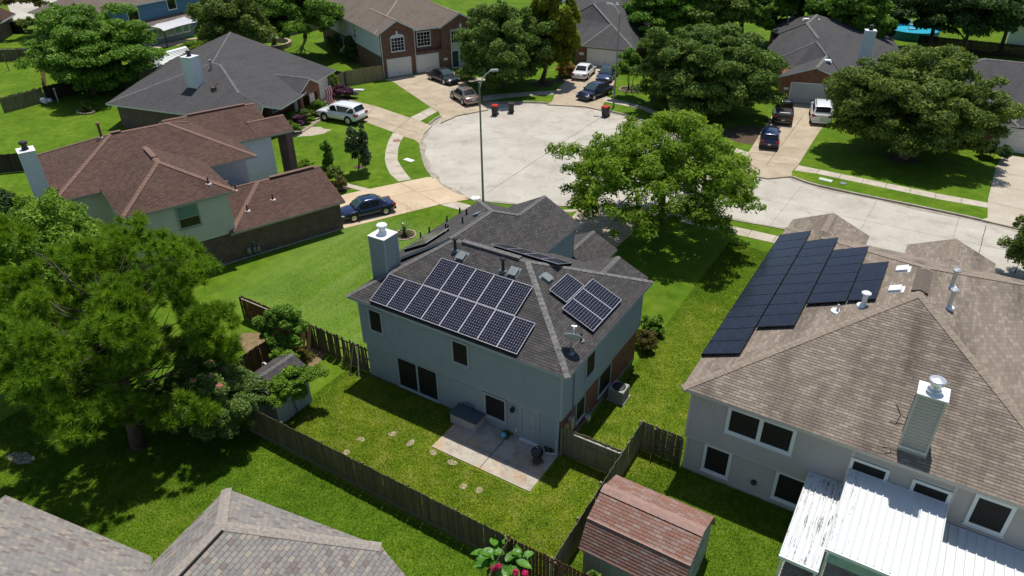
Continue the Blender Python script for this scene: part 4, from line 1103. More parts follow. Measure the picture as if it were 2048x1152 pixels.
def on3(k, x, y, extra=0):
    best = None
    for i, fc in enumerate(F3[k]):
        P2 = [(p[0], p[1]) for p in fc]
        if inside((x, y), P2): best = i
    return on_roof(F3[k], best if best is not None else 0, x, y)[0]
for k, x, y, h in ((1, -11.6, -12.9, 1.0), (4, -5.2, -6.4, 0.75), (0, -0.65, -8.7, 0.5), (4, -1.2, -6.4, 0.5), (4, -1.6, -4.3, 0.5), (4, -4.6, -6.0, 0.5)):
    pipe_vent(H3.root, on3(k, x, y), h, 0.06 + 0.03 * (h > 0.6), 'pipe_brown', 'flash_pink', h > 0.6, 0.22)
for x, y in ((-10.4, 0.75), (-11.6, 0.6)):
    q = MB(); q.box(x - 0.28, x + 0.28, y - 0.28, y + 0.28, 0, 4.95); q.build('porch_pillar', M['brick_dark'], H3.root)
W3g = Wall2D(H3, (0, 0.2), (-1, 0)); W3g.garage_door(1.0, 5.9, 2.1)
for i, (y, z0, z1, r) in enumerate(((-7.3, 0.15, 1.0, 0.09), (-6.9, 0.1, 1.25, 0.05), (-6.6, 0.1, 0.95, 0.07))):
    q = MB(); q.lathe([(r * 1.6, z0 + 0.3), (r * 2, z0 + 0.4), (r * 2, z0 + 0.6), (r, z0 + 0.7)], (0.2, y, 0), 10); q.bar((0.16, y + 0.12, 0), (0.16, y + 0.12, z1), 0.04, 0.04); q.bar((0.16, y + 0.12, z1), (0.16, y - 0.1, z1), 0.04, 0.04); q.build('gas_meter', M['metal_grey'], H3.root)

# ------------------------------------------------------------------ foreground grey roof
H11 = House('single_storey_house', 'house with multi-tone grey shingle roof nearest the viewer', (5.5, -13.5), math.radians(9.5))
apx = (5.607, -13.534, 4.6); cL = (2.556, -11.335, 2.7); cR = (9.949, -10.172, 2.7)
A_ = Vector(H11.w(apx)); CL = Vector(H11.w(cL)); CR = Vector(H11.w(cR))
endY = -14.0
s_r = (A_.z - 2.7) / max(0.1, (CR.x - A_.x)); 
far = [CL, CR, A_]
left = [(CL.x, -6.6, CL.z), CL, A_, (A_.x, -6.6 - 3.0, A_.z), (CL.x - 0.0, -9.6, CL.z)]
left = [CL, A_, (A_.x, endY, A_.z), (CL.x, endY, CL.z)]
nr = (CR - A_).cross(Vector((0, -1, 0))); nr.normalize()
if nr.z < 0: nr = -nr
def on_near(x, y): return (x, y, A_.z - (nr.x * (x - A_.x) + nr.y * (y - A_.y)) / nr.z)
CR2 = Vector(H11.w((11.477, -10.448, 2.45)))
near = [A_, CR, on_near(CR2.x, CR2.y), on_near(CR2.x + 1.5, CR2.y - 3.5), on_near(CR2.x + 1.5, endY), (A_.x, endY, A_.z)]
valley = Vector(H11.w((2.901, -15.034, 2.7))); wl0 = Vector(H11.w((-4.943, -16.407, 2.7))); wl0.y = valley.y
west = [(wl0.x, wl0.y, 2.7), (valley.x, valley.y, 2.7), (valley.x + 3.6, valley.y - 3.6, 4.6 + 0.55), (wl0.x + 3.6, valley.y - 3.6, 4.6 + 0.55)]
westL = [(wl0.x, wl0.y, 2.7), (wl0.x + 3.6, valley.y - 3.6, 5.15), (wl0.x, valley.y - 8, 2.7)]
F11 = [far, left, near]; F11b = [west, westL]
to3 = lambda fs: [[tuple(p) for p in f] for f in fs]
F11, F11b = to3(F11), to3(F11b)
r11 = roof_slab('roof', F11, H11.root, M['roof_grey_base'], M['trim_white'], 0.14); r11b = roof_slab('roof', F11b, H11.root, M['roof_grey_base'], M['trim_white'], 0.14)
shingle(H11, F11, r11, M['roof_grey'], row=0.19, tab=0.27, th=0.014, palette_n=8, limit=300); shingle(H11, F11b, r11b, M['roof_grey'], row=0.15, tab=0.30, th=0.014, palette_n=8, limit=0)
ridge_caps([(tuple(A_), tuple(CR)), (tuple(A_), (A_.x, endY, A_.z)), (tuple(CL), tuple(A_))], r11, M['cap_grey'], 0.42, 0.035, 0.2)
q = MB(); q.box(A_.x + 0.17, A_.x + 0.23, endY, A_.y - 0.15, A_.z - 0.085, A_.z + 0.03); q.build('ridge_vent', M['black'], r11)
walls(H11, [(CL.x + 0.5, CL.y - 0.5), (CL.x + 0.5, endY + 0.3), (CR.x + 0.3, endY + 0.3), (CR.x - 0.6, CR.y - 0.6)], 0, 2.5, M['brick_red'])
walls(H11, [(wl0.x + 0.5, wl0.y - 0.5), (wl0.x + 0.5, endY + 0.3), (valley.x + 0.6, endY + 0.3), (valley.x + 0.6, valley.y - 0.6)], 0, 2.5, M['brick_red'])

# ------------------------------------------------------------------ houses round the cul-de-sac
def wroof(H, polys, mat, edge, th=0.15):
    return roof_slab('roof', [H.ws(*p) for p in polys], H.root, mat, edge, th)
def pl3(a, b, c):
    a, b, c = Vector(a), Vector(b), Vector(c); n = (b - a).cross(c - a).normalized()
    return (a, n if n.z > 0 else -n)
def onp(pl, p):
    """drop a point along the vertical on to a plane"""
    a, n = pl; return (p[0], p[1], a.z - (n.x * (p[0] - a.x) + n.y * (p[1] - a.y)) / n.z)

# house with the chimney and the flag
H4 = House('single_storey_house', 'low house with charcoal roof, pale square chimney and striped flag by its garage', (-48.0, 26.0), math.radians(10.5))
A4 = (-52.986, 17.849, 2.7); B4 = (-42.105, 19.951, 2.7); C4 = (-46.665, 27.42, 5.75); C4b = (-45.202, 27.253, 5.75)
E1 = (-35.325, 26.212, 2.7); E2 = (-41.215, 40.375, 2.75)
near_pl = pl3(A4, B4, C4); st_pl = pl3((-36.781, 30.55, 2.75), E2, C4b)
hp = (-39.301, 24.479, 3.6); hp2 = onp(near_pl, hp)
top = onp(st_pl, (-52.821, 35.163, 5)); 
B4b = (-33.281, 21.656, 2.7); m4 = onp(near_pl, (-35.147, 23.847, 2.9))
H4W = [[A4, B4, B4b, m4, hp2, C4b, C4],
       [hp2, m4, E1, (-36.781, 30.55, 2.75), (-39.407, 35.005, 2.75), E2, top, C4b],
       [A4, C4, C4b, top, (-63.789, 33.416, 2.7)]]
r4 = wroof(H4, H4W, M['roof_dark_rows'], M['trim_white'])
def wcaps(H, roof, lines, mat, w=0.32): ridge_caps([(H.w(a), H.w(b)) for a, b in lines], roof, mat, w)
wcaps(H4, r4, [(A4, C4), (C4b, hp2), (C4, top), (C4, C4b)], M['cap_pale'], 0.26)
# entry gable towards the street and a small front gable
g1 = (-37.605, 32.083, 4.1); g1b = Vector(g1) + (Vector(C4b) - Vector(g1)) * 0.62; g1b = (g1b.x, g1b.y, g1[2])
fE4, lE4, _ = hip(4.0, 11.6, 2.5, 6.7, 2.9, 0.56, 'x', 0, 0)
r4b = roof_slab('roof', fE4, H4.root, M['roof_dark_rows'], M['trim_white'], 0.14); ridge_caps(lE4, r4b, M['cap_pale'], 0.26)
gable_wall(H4, 'x', 11.3, 2.8, 6.4, 2.3, 2.9, 3.85, M['brick_red'])
g2 = (-35.93, 24.813, 3.5); r4c = wroof(H4, [[g2, (-35.944, 24.119, 2.75), (-37.358, 24.3, 3), (-37.829, 24.505, 3.5)], [g2, (-37.829, 24.505, 3.5), (-36.905, 26.559, 3), (-35.227, 26.195, 2.72)]], M['roof_dark_rows'], M['trim_white'], 0.12)
eg = math.radians(10.5)
def q2(*px): return [(H4.w(p)[0], H4.w(p)[1]) for p in px]
gA, gB = (-40.423, 35.099), (-41.022, 38.261)
n4 = (Vector(gB) - Vector(gA)).normalized(); o4 = Vector((n4.y, -n4.x)); 
def st4(u, v): p = Vector(gA) + n4 * u + o4 * v; return (p.x, p.y, 0)
W4 = (Vector(gB) - Vector(gA)).length
def loc2(H, pts): return [(H.w(p)[0], H.w(p)[1]) for p in pts]
walls(H4, loc2(H4, [st4(-0.3, -0.05), st4(W4 + 1.0, -0.05), st4(W4 + 1.0, -9), st4(-0.3, -9)]), -0.1, 2.55, M['brick_red'])
walls(H4, loc2(H4, [st4(-6.5, -1.2), st4(-1.6, -1.2), st4(-1.6, -9), st4(-6.5, -9)]), -0.1, 2.55, M['brick_red'])
b0 = Vector(A4); b1 = Vector(B4); dd = (b1 - b0).normalized(); nn = Vector((-dd.y, dd.x, 0))
walls(H4, loc2(H4, [b0 + dd * 0.7 + nn * 0.7, b1 + dd * 2.0 + nn * 0.7, b1 + dd * 2.0 + nn * 11, b0 + dd * 0.7 + nn * 11]), -0.1, 2.5, M['brick_dark'])
wall4 = Wall2D(H4, H4.w(st4(0, 0.0))[:2], (Vector(H4.w(st4(1, 0))) - Vector(H4.w(st4(0, 0))))[:2])
wall4.garage_door(-0.3, W4 + 0.2, 2.4)
for yy in (3.0, 6.2):
    q = MB(); q.box(10.8, 11.28, yy - 0.24, yy + 0.24, 0, 2.3); q.build('porch_pillar', M['brick_red'], H4.root)
gp = (11.1, 6.4)
fdoor = Wall2D(H4, (9.2, 4.0), (0, 1)); fdoor.door(0.3, 1.25, 0.1, 2.1, 'door_white', 'trim_white')
fd = Wall2D(H4, H4.w(st4(-1.6, -1.15))[:2], wall4.d[:2]); 
wf = Wall2D(H4, H4.w(st4(-6.5, -1.2))[:2], wall4.d[:2])
wf.door(4.95, 5.85, 0.1, 2.1, 'door_white', 'trim_white') if False else None
wf.window(0.7, 2.3, 0.6, 2.2, 'trim_white', 'glass_teal', fw=0.08, bars=(1, 2)); wf.boxy('house_number_plaque', 3.0, 3.45, -0.05, 0.0, 1.35, 1.65, 'trim_white')
c4 = H4.w((-45.251, 23.826, 4.6)); chimney(H4, H4.root, c4[0] - 0.65, c4[0] + 0.65, c4[1] - 0.6, c4[1] + 0.6, 2.6, 7.3, M['side_white'], 'trim_white', 'metal_white', cap='metal_dark', capr=0.26, boards=False)
pipe_vent(H4.root, H4.w(onp(near_pl, (-45.644, 26.393, 5.4))), 1.0, 0.09, 'metal_grey', 'metal_pale', True, 0.3)
vs = H4.w(onp(near_pl, (-42.409, 23.843, 4.2))); q = MB()
q.box(vs[0] - 0.22, vs[0] + 0.22, vs[1] - 0.2, vs[1] + 0.2, vs[2] - 0.1, vs[2] + 0.35); q.bar((vs[0] - 0.1, vs[1], vs[2] + 0.3), (vs[0] - 0.6, vs[1] + 0.2, vs[2] + 0.7), 0.06, 0.06); q.bar((vs[0] + 0.1, vs[1], vs[2] + 0.3), (vs[0] + 0.5, vs[1] + 0.2, vs[2] + 0.8), 0.06, 0.06)
q.build('antenna_mount', M['pipe_brown'], H4.root)

# brick house with two garage doors
H5 = House('two_storey_house', 'two-storey brick house with two white garage doors and pale blue side wall', (-40.63, 48.13), math.radians(-28))
walls(H5, rect(-26, 0, 0, 13.6), -0.1, 2.75, M['brick']); walls(H5, rect(-26, -1.6, -0.06, 13.6), 2.75, 5.55, M['side_white']); walls(H5, rect(-1.7, -0.12, -0.058, 0.1), 2.75, 5.55, M['side_white'])
walls(H5, rect(-2, 0.0, -0.02, 4.6), 2.7, 5.55, M['brick']); walls(H5, rect(-2, -0.45, 4.6, 8.6), 2.7, 5.5, M['brick']); walls(H5, rect(-2, 0.0, 8.6, 13.6), 2.7, 5.5, M['brick'])
gable_wall(H5, 'x', 0.02, 0.0, 4.5, 5.4, 5.6, 7.0, M['brick']); gable_wall(H5, 'x', 0.02, 8.7, 13.6, 5.4, 5.6, 7.1, M['brick'])
F5 = []; 
f5a, l5a, _ = hip(-26.5, -0.1, -0.6, 14.2, 5.62, 0.5, 'x', 7.4, 7.4); f5b, l5b, _ = hip(-9, 0.5, -0.6, 5.1, 5.62, 0.55, 'x', 0, 0); f5c, l5c, _ = hip(-9, 0.5, 8.2, 14.2, 5.62, 0.52, 'x', 0, 0)
for f, l in ((f5a, l5a), (f5b, l5b), (f5c, l5c)):
    r5 = roof_slab('roof', f, H5.root, M['roof_taupe'], M['trim_white'], 0.2); ridge_caps(l, r5, M['cap_tan'], 0.3)
W5 = Wall2D(H5, (0.02, 0), (0, 1)); W5r = Wall2D(H5, (-0.45, 0), (0, 1))
W5.garage_door(0.7, 3.9, 2.25, cols=4); W5.garage_door(4.9, 7.9, 2.25, cols=4)
W5.window(1.35, 3.25, 3.2, 5.0, 'trim_white', 'glass', bars=(4, 4)); W5r.window(5.2, 7.2, 3.3, 5.2, 'trim_white', 'glass', bars=(4, 4))
q = MB()
for k in range(9):
    a0, a1 = pi * k / 9, pi * (k + 1) / 9; c = 2.3; 
    q.poly([(c + 0.97 * math.cos(a0), -0.05, 5.0 + 0.36 * math.sin(a0)), (c + 0.97 * math.cos(a1), -0.05, 5.0 + 0.36 * math.sin(a1)), (c, -0.05, 5.0)])
W5.put('window_arch', q, M['trim_white']); W5.boxy('keystone', 2.18, 2.42, -0.09, -0.01, 5.3, 5.75, 'trim_white'); W5.boxy('keystone', 11.3, 11.6, -0.09, -0.01, 5.2, 5.7, 'trim_white')
W5.boxy('entry_panel', 9.9, 12.3, -0.05, 0.0, 0.1, 5.1, 'trim_taupe'); W5e = Wall2D(H5, (0.075, 0), (0, 1))
W5e.window(9.95, 11.0, 3.3, 4.9, 'trim_white', 'glass', bars=(3, 3), fw=0.05); M['navy'] = flat_mat('navy door', (0.02, 0.025, 0.06), 0.4); W5e.door(10.0, 10.95, 0.12, 2.25, 'navy', 'trim_white'); W5e.window(11.2, 11.5, 0.4, 2.2, 'trim_white', 'glass', fw=0.06)
W5.boxy('house_number_plaque', 8.75, 9.3, -0.05, 0.0, 1.2, 1.5, 'trim_white')
q = MB(); q.tube([(4.7, -0.05, 5.45), (4.7, -0.05, 0.1)], 0.05, 6); W5.put('downspout', q, M['trim_white']); q = MB(); q.tube([(0.05, -0.05, 5.4), (0.05, -0.05, 0.1)], 0.05, 6); W5.put('downspout', q, M['trim_white'])
WL5 = Wall2D(H5, (0, -0.065), (1, 0))
for x0, x1, z0, z1, g in ((-15.5, -14.6, 3.4, 5.2, 'glass'), (-10.0, -9.1, 3.4, 5.2, 'glass'), (-16.6, -15.4, 0.5, 2.5, 'glass_teal')): WL5.window(x0, x1, z0, z1, 'trim_white', g, fw=0.08)

# house behind the three parked sedans
H6 = House('single_storey_house', 'low house with stacked charcoal hip roofs behind the three parked cars', (-21.5, 67.9), math.radians(6.3))
e6a, e6b, ap6, ap6b = (-21.224, 66.862, 2.7), (-13.829, 67.744, 2.7), (-19.157, 71.496, 4.9), (-23.927, 75.354, 6.6)
er = (-18.088, 83.02, 2.75); v6 = (-27.454, 74.801, 4.6)
r6 = wroof(H6, [[e6a, e6b, ap6], [e6b, er, (-23.148, 105.291, 2.8), (-21.797, 80.465, 6.5), ap6b, ap6], [ap6b, v6, (-25.546, 71.916, 3.4), (-22.822, 67.856, 2.8), e6a, ap6], [ap6b, (-29.385, 83.715, 6.6), (-33.479, 78.144, 3), v6], [ap6b, (-21.797, 80.465, 6.5), (-29.385, 83.715, 6.6)]], M['roof_dark_rows'], M['trim_taupe'])
wcaps(H6, r6, [(e6a, ap6), (e6b, ap6), (ap6, ap6b), (v6, ap6b)], M['cap_pale'], 0.32)
x6a, x6b = Vector(H6.w(e6a)), Vector(H6.w(e6b)); er6 = Vector(H6.w(er))
walls(H6, [(x6a.x - 1.2, x6a.y + 0.6), (x6b.x - 0.6, x6b.y + 0.6), (er6.x - 0.6, er6.y), (er6.x - 0.6, 28), (-10, 28), (-10, 5), (x6a.x - 1.2, 5)], -0.1, 2.55, M['brick_red'])
W6 = Wall2D(H6, (0, x6a.y + 0.58), (1, 0)); W6.garage_door(x6a.x + 0.7, x6a.x + 5.6, 2.2); W6.boxy('house_number_plaque', x6a.x - 0.55, x6a.x + 0.1, -0.05, 0, 1.3, 1.65, 'trim_white')
for px_ in ((-19.304, 78.152, 5.2), (-17.868, 81.015, 3.4), (-21.618, 78.389, 6.2)): pipe_vent(H6.root, H6.w(px_), 0.3, 0.12, 'metal_white', 'metal_pale', False, 0.3)
r6b = wroof(H6, [[(-21.675, 83.787, 4.6), (-19.723, 84.852, 3.3), (-19.061, 88.83, 3.3), (-21.122, 89.86, 4.6)]], M['roof_dark_rows'], M['trim_taupe'])
H6b = House('neighbour_house', 'sliver of grey metal roof beyond the stacked hip roofs', (-50.313, 113.816, 0)[:2])
wroof(H6b, [[(-35.184, 84.341, 4.2), (-32.688, 85.071, 5.2), (-37.741, 90.628, 5.2), (-40.482, 89.491, 4.2)]], M['metal_grey'], M['trim_white']); pp = H6b.w((-49.247, 110.418, -0)); walls(H6b, rect(pp[0] - 3, pp[0] + 3, pp[1] - 1, pp[1] + 8), 0, 4.0, M['side_white'])

# house with the wide garage and white chimney at upper right
H7 = House('single_storey_house', 'low brick house with wide grey garage door and white roof chimney at upper right', (7.25, 63.7), math.radians(16))
gp_, gt, gl = (9.694, 63.818, 4.3), (9.539, 70.222, 4.3), (5.938, 62.754, 3.05); gr = tuple(H7.M @ Vector((5.7, -0.6, 3.0)))
k1, k2, k3, k4 = (7.839, 71.271, 5.5), (7.72, 73.064, 5.5), (5.225, 77.362, 6.3), (5.059, 83.891, 6.3)
v1, v2, v3 = (3.861, 70.765, 3.2), (3.665, 71.53, 3.2), (0.988, 83.026, 3.6)
r7 = wroof(H7, [[gl, gp_, gt, (6.422, 67.418, 3.1)], [k1, gt, (6.422, 67.418, 3.1), v1], [k3, k2, k1, v1, (1.05, 76.601, 3), v3],
    [k4, k3, k2, k1, gt, gp_, gr, (15.981, 84.468, 2.8), (13.992, 91.254, 3.1)], [k4, k3, v3, (-4.027, 90.989, 2.8), (-1.421, 92.403, 3.8)]], M['roof_dark_rows'], M['trim_white'])
wcaps(H7, r7, [(k4, k3), (v3, k3), (k3, k2), (v1, k1), (k1, gt), (gt, gp_)], M['cap_pale'], 0.36)
gl7, gr7, gp7 = Vector(H7.w(gl)), Vector(H7.w(gr)), Vector(H7.w(gp_))
walls(H7, rect(-0.9, 5.4, -0.02, 16), -0.1, 2.75, M['brick_red']); walls(H7, rect(-1.5, 13, 17, 29), -0.1, 2.5, M['brick_red'])
f7 = MB(); f7.poly([(-0.9, -0.03, 2.7), (5.4, -0.03, 2.7), (5.4, -0.03, 2.9), (gp7.x, -0.03, 4.05), (-0.9, -0.03, 2.95)]); f7.build('gable', M['brick_red'], H7.root)
W7 = Wall2D(H7, (0, -0.03), (1, 0)); M['door_grey'] = paint_mat('grey garage door', (0.42, 0.46, 0.48), 0.2); W7.garage_door(0.15, 5.1, 2.3, 'door_grey', rows=4, cols=2); W7.boxy('house_number_plaque', -0.62, -0.12, -0.05, 0, 1.5, 1.75, 'trim_white')
c7 = H7.w((13.19, 73.563, 3.9)); chimney(H7, H7.root, c7[0] - 0.55, c7[0] + 0.55, c7[1] - 0.5, c7[1] + 0.5, 2.8, 6.9, M['side_white'], 'trim_white', 'metal_white', cap='metal_dark', capr=0.26)
for p, w in (((4.023, 82.711, 5.7), 0.6), ((5.49, 81.943, 5.9), 0.6), ((10.098, 67.62, 4.2), 0.6), ((13.52, 88.833, 3.3), 0.5)):
    c = Vector(H7.w(p)); box_vent(H7.root, c, Vector((1, 0, 0)), Vector((0, 1, 0)), Vector((0, 0, 1)), 'metal_white', w, 0.2)
for p in ((1.206, 85.385, 4), (1.029, 88.061, 4.4)): pipe_vent(H7.root, H7.w(p), 1.3, 0.1, 'metal_grey', 'metal_pale', True, 0.25)

# house at the right edge
H8 = House('single_storey_house', 'low house with grey roof and white garage door at the right edge behind the oak', (27.0, 57.5), math.radians(2))
f8, l8, _ = hip(-6.5, 2.6, 0.2, 11, 2.65, 0.5, 'y', 4.5, 4.5); f8b, l8b, _ = hip(-9, 20, 4.5, 20, 2.65, 0.42, 'x', 7.7, 7.7); f8c, l8c, _ = hip(1.6, 10.5, 0.4, 12, 2.65, 0.45, 'y', 4.4, 4.4)
for f, l in ((f8, l8), (f8b, l8b), (f8c, l8c)):
    r8 = roof_slab('roof', f, H8.root, M['roof_dark_rows'], M['trim_white'], 0.15); ridge_caps(l, r8, M['cap_pale'], 0.32)
walls(H8, rect(-6.0, 2.0, 0.8, 10), -0.1, 2.5, M['brick_red']); walls(H8, rect(1.5, 10, 0.6, 18), -0.1, 2.5, M['brick_red']); walls(H8, rect(-8, 19, 9, 19), -0.1, 2.5, M['brick_red'])
W8 = Wall2D(H8, (0, 0.58), (1, 0)); W8.garage_door(2.1, 7.0, 2.2); W8.boxy('corner_board', 1.45, 1.98, -0.03, 0, 0, 2.4, 'trim_white')

# blue house at the top left
H9 = House('two_storey_house', 'blue two-storey house with brown lean-to roof and white sail in front', (-86.0, 45.0), math.radians(5))
R9 = [H9.w(p) for p in ((-88.381, 53.241) + (0,), (-85.547, 44.588) + (0,))]
xw = -0.35
walls(H9, rect(-9, xw, -11, 14.5), -0.1, 6.0, M['side_blue']); w9 = walls(H9, rect(xw - 0.05, xw + 1.8, -3.5, 7.5), -0.1, 2.5, paint_mat('grey blue siding', (0.16, 0.21, 0.26)))
siding(H9, w9, (xw + 1.803, -3.5), (xw + 1.803, 7.5), 0.1, 2.45, paint_mat('grey blue siding boards', (0.17, 0.22, 0.27)), 0.3)
wb9 = walls(H9, rect(xw - 0.2, xw + 0.003, -11, 14.5), 0, 5.9, M['side_blue']); siding(H9, wb9, (xw + 0.005, -11), (xw + 0.005, 14.5), 2.8, 5.8, M['side_blue'], 0.26)
f9, l9, _ = hip(-9.6, xw + 0.6, -11.6, 15.2, 6.0, 0.45, 'y'); roof_slab('roof', f9, H9.root, M['roof_taupe'], M['trim_white'])
roof_slab('roof', [[(xw + 2.2, -3.9, 2.6), (xw + 2.2, 7.9, 2.6), (xw + 0.0, 7.9, 3.6), (xw + 0.0, -3.9, 3.6)]], H9.root, M['roof_taupe'], M['trim_white'], 0.2)
W9 = Wall2D(H9, (xw + 0.005, 0), (0, 1)); W9s = Wall2D(H9, (xw + 1.825, 0), (0, 1))
for y0, y1, z0, z1 in ((-2.4, -0.4, 3.7, 6.0), (5.0, 6.8, 4.2, 6.0), (-9, -6.5, 3.5, 5.5)): W9.window(y0, y1, z0, z1, 'trim_white', 'glass', fw=0.12)
for k in range(4): W9s.window(0.6 + k * 1.6, 2.0 + k * 1.6, 0.9, 2.3, 'trim_white', 'glass_teal', fw=0.1)

# brick house at the very corner
H10 = House('neighbour_house', 'corner of a brick house with brown roof at the top left corner', (-112.0, 35.0), 0)
t10 = (-115.16, 40.316, 2.8); e10 = (-109.327, 34.938, 2.8)
r10 = wroof(H10, [[t10, e10, (-102.764, 28.847, 2.8), (-105.379, 30.063, 6.5), (-112.993, 37.017, 4.6)]], M['roof_brown'], M['trim_white'], 0.25)
d10 = (Vector(e10) - Vector(t10)).normalized(); n10 = Vector((d10.y, -d10.x, 0)); n10 = n10 if n10.x < 0 else -n10
walls(H10, loc2(H10, [Vector(t10) + d10 * 0.5 + n10 * 0.6, Vector(t10) + d10 * 20 + n10 * 0.6, Vector(t10) + d10 * 20 + n10 * 9, Vector(t10) + d10 * 0.5 + n10 * 9]), -0.1, 2.6, M['brick_dark'])
# white walled house behind the pool trees
H12 = House('neighbour_house', 'white wall of a house behind the pool trees at the top right corner', (29.438, 112.057))
h12 = H12.w((27.995, 110.097) + (0,)); walls(H12, [(h12[0], h12[1]), (h12[0] + 14, h12[1] - 1), (h12[0] + 14, h12[1] + 10), (h12[0], h12[1] + 10)], -0.1, 3.0, M['side_white'])
roof_slab('roof', [[(h12[0] - 0.6, h12[1] - 0.7, 3.0), (h12[0] + 15, h12[1] - 1.7, 3.0), (h12[0] + 11, h12[1] + 5, 5.2), (h12[0] + 4, h12[1] + 5, 5.2)]], H12.root, M['roof_taupe'], M['trim_white'])
# brown wall behind the red fence near the blue house
H13 = House('neighbour_house', 'dark brown wall and pale gable trim behind the red brown fence', (-103.283, 69.668))
h13 = H13.w((-105.496, 69.646) + (0,)); walls(H13, [(h13[0], h13[1]), (h13[0] + 1.0, h13[1] + 9), (h13[0] - 10, h13[1] + 9), (h13[0] - 10, h13[1])], -0.1, 4.6, M['brick_dark'])
roof_slab('roof', [[(h13[0] + 0.6, h13[1] - 0.6, 4.5), (h13[0] + 1.6, h13[1] + 9.6, 4.5), (h13[0] - 5, h13[1] + 9.6, 6.5), (h13[0] - 5, h13[1] - 0.6, 6.5)]], H13.root, M['roof_taupe'], M['trim_white'])

# ------------------------------------------------------------------ sheds
SH = House('barn_shed', 'barn shed with red shingle gambrel roof beside the fence', (18.05, -3.55), 0, 'shed')
rdg, brk, eav = (3.22, 0.0), (2.72, 1.32), (1.62, 1.95)
x0, x1 = -2.1, 2.12
FSt = [[(x0, -brk[1], brk[0]), (x1, -brk[1], brk[0]), (x1, 0, rdg[0]), (x0, 0, rdg[0])], [(x1, brk[1], brk[0]), (x0, brk[1], brk[0]), (x0, 0, rdg[0]), (x1, 0, rdg[0])],
       [(x0, -eav[1], eav[0]), (x1, -eav[1], eav[0]), (x1, -brk[1], brk[0]), (x0, -brk[1], brk[0])], [(x1, eav[1], eav[0]), (x0, eav[1], eav[0]), (x0, brk[1], brk[0]), (x1, brk[1], brk[0])]]
rs = roof_slab('roof', FSt, SH.root, M['roof_red_base'], M['cap_red'], 0.06)
shingle(SH, FSt[:2], rs, M['roof_red'], row=0.145, tab=0.31, limit=220); shingle(SH, FSt[2:], rs, M['roof_red'], row=0.13, tab=0.31, th=0.02, limit=80)
ridge_caps([((x0, 0, rdg[0]), (x1, 0, rdg[0]))], rs, M['cap_red'], 0.5, 0.03, 0.3)
q = MB(); q.box(x0, x1, -eav[1] - 0.03, -eav[1] + 0.01, eav[0] - 0.06, eav[0] + 0.02); q.box(x0, x1, -brk[1] - 0.05, -brk[1] + 0.03, brk[0] + 0.005, brk[0] + 0.03); q.build('drip_edge', M['cap_red'], SH.root)
M['shed_wall'] = paint_mat('weathered shed boards', (0.30, 0.30, 0.26), 0.5); M['shed_green'] = paint_mat('grey green shed wall', (0.33, 0.38, 0.34), 0.5)
wsd = MB(); wsd.box(x0 + 0.15, x1 - 0.15, -1.82, 1.82, -0.05, 1.72)
P5 = [(-1.82, 1.72), (-1.26, 2.66), (0, 3.12), (1.26, 2.66), (1.82, 1.72)]
for xx in (x0 + 0.15, x1 - 0.15): wsd.poly([(xx, a, b) for a, b in (P5 if xx < 0 else P5[::-1])])
sw = wsd.build('wall', M['shed_wall'], SH.root)
for k in range(17):
    b = MB(); b.box(-0.115, 0.115, -1.845, -1.822, 0.0, 1.66); o = b.build('siding_board', M['shed_wall'], sw); o.location = (x0 + 0.28 + k * 0.236, 0, 0)
for k in range(15):
    ya = -1.7 + k * 0.243; b = MB(); b.box(x1 - 0.148, x1 - 0.125, ya - 0.115, ya + 0.115, 0.0, min(3.0, 1.75 + max(0, (1.82 - abs(ya)) * 0.8))); b.build('siding_board', M['shed_green'], sw)
q = MB(); q.box(x1 - 0.122, x1 - 0.09, -0.85, -0.03, 0.1, 1.85); q.box(x1 - 0.122, x1 - 0.09, 0.03, 0.85, 0.1, 1.85); d = q.build('door', M['shed_green'], SH.root)
q = MB(); q.bar((x1 - 0.08, -0.8, 0.2), (x1 - 0.08, -0.1, 1.75), 0.03, 0.09); q.bar((x1 - 0.08, 0.8, 0.2), (x1 - 0.08, 0.1, 1.75), 0.03, 0.09); q.box(x1 - 0.09, x1 - 0.06, -0.25, 0.25, 0.95, 1.02); q.build('door_brace', M['shed_wall'], d)

S2 = House('garden_shed', 'small garden shed with dark shingle gable roof half covered in vines', (-2.15, -4.55), 0, 'shed')
f2, l2, _ = hip(-1.25, 1.2, -1.35, 1.3, 2.05, 0.52, 'y', 0, 0)
rs2 = roof_slab('roof', f2, S2.root, M['roof_dark_base'], M['trim_grey'], 0.06); shingle(S2, f2, rs2, M['roof_dark'], limit=60); ridge_caps(l2, rs2, M['cap_dark'], 0.26)
w2 = walls(S2, rect(-1.0, 0.98, -1.15, 1.12), -0.05, 2.0, M['side_grey'])
for k in range(9):
    b = MB(); b.box(0.982, 1.005, -0.12, 0.12, 0.0, 1.98); o = b.build('siding_board', M['side_grey'], w2); o.location = (0, -1.02 + k * 0.252, 0)
gable_wall(S2, 'y', 1.13, -1.0, 0.98, 1.9, 2.05, 2.55, M['side_grey']); gable_wall(S2, 'y', -1.03, -1.0, 0.98, 1.9, 2.05, 2.55, M['side_grey'])

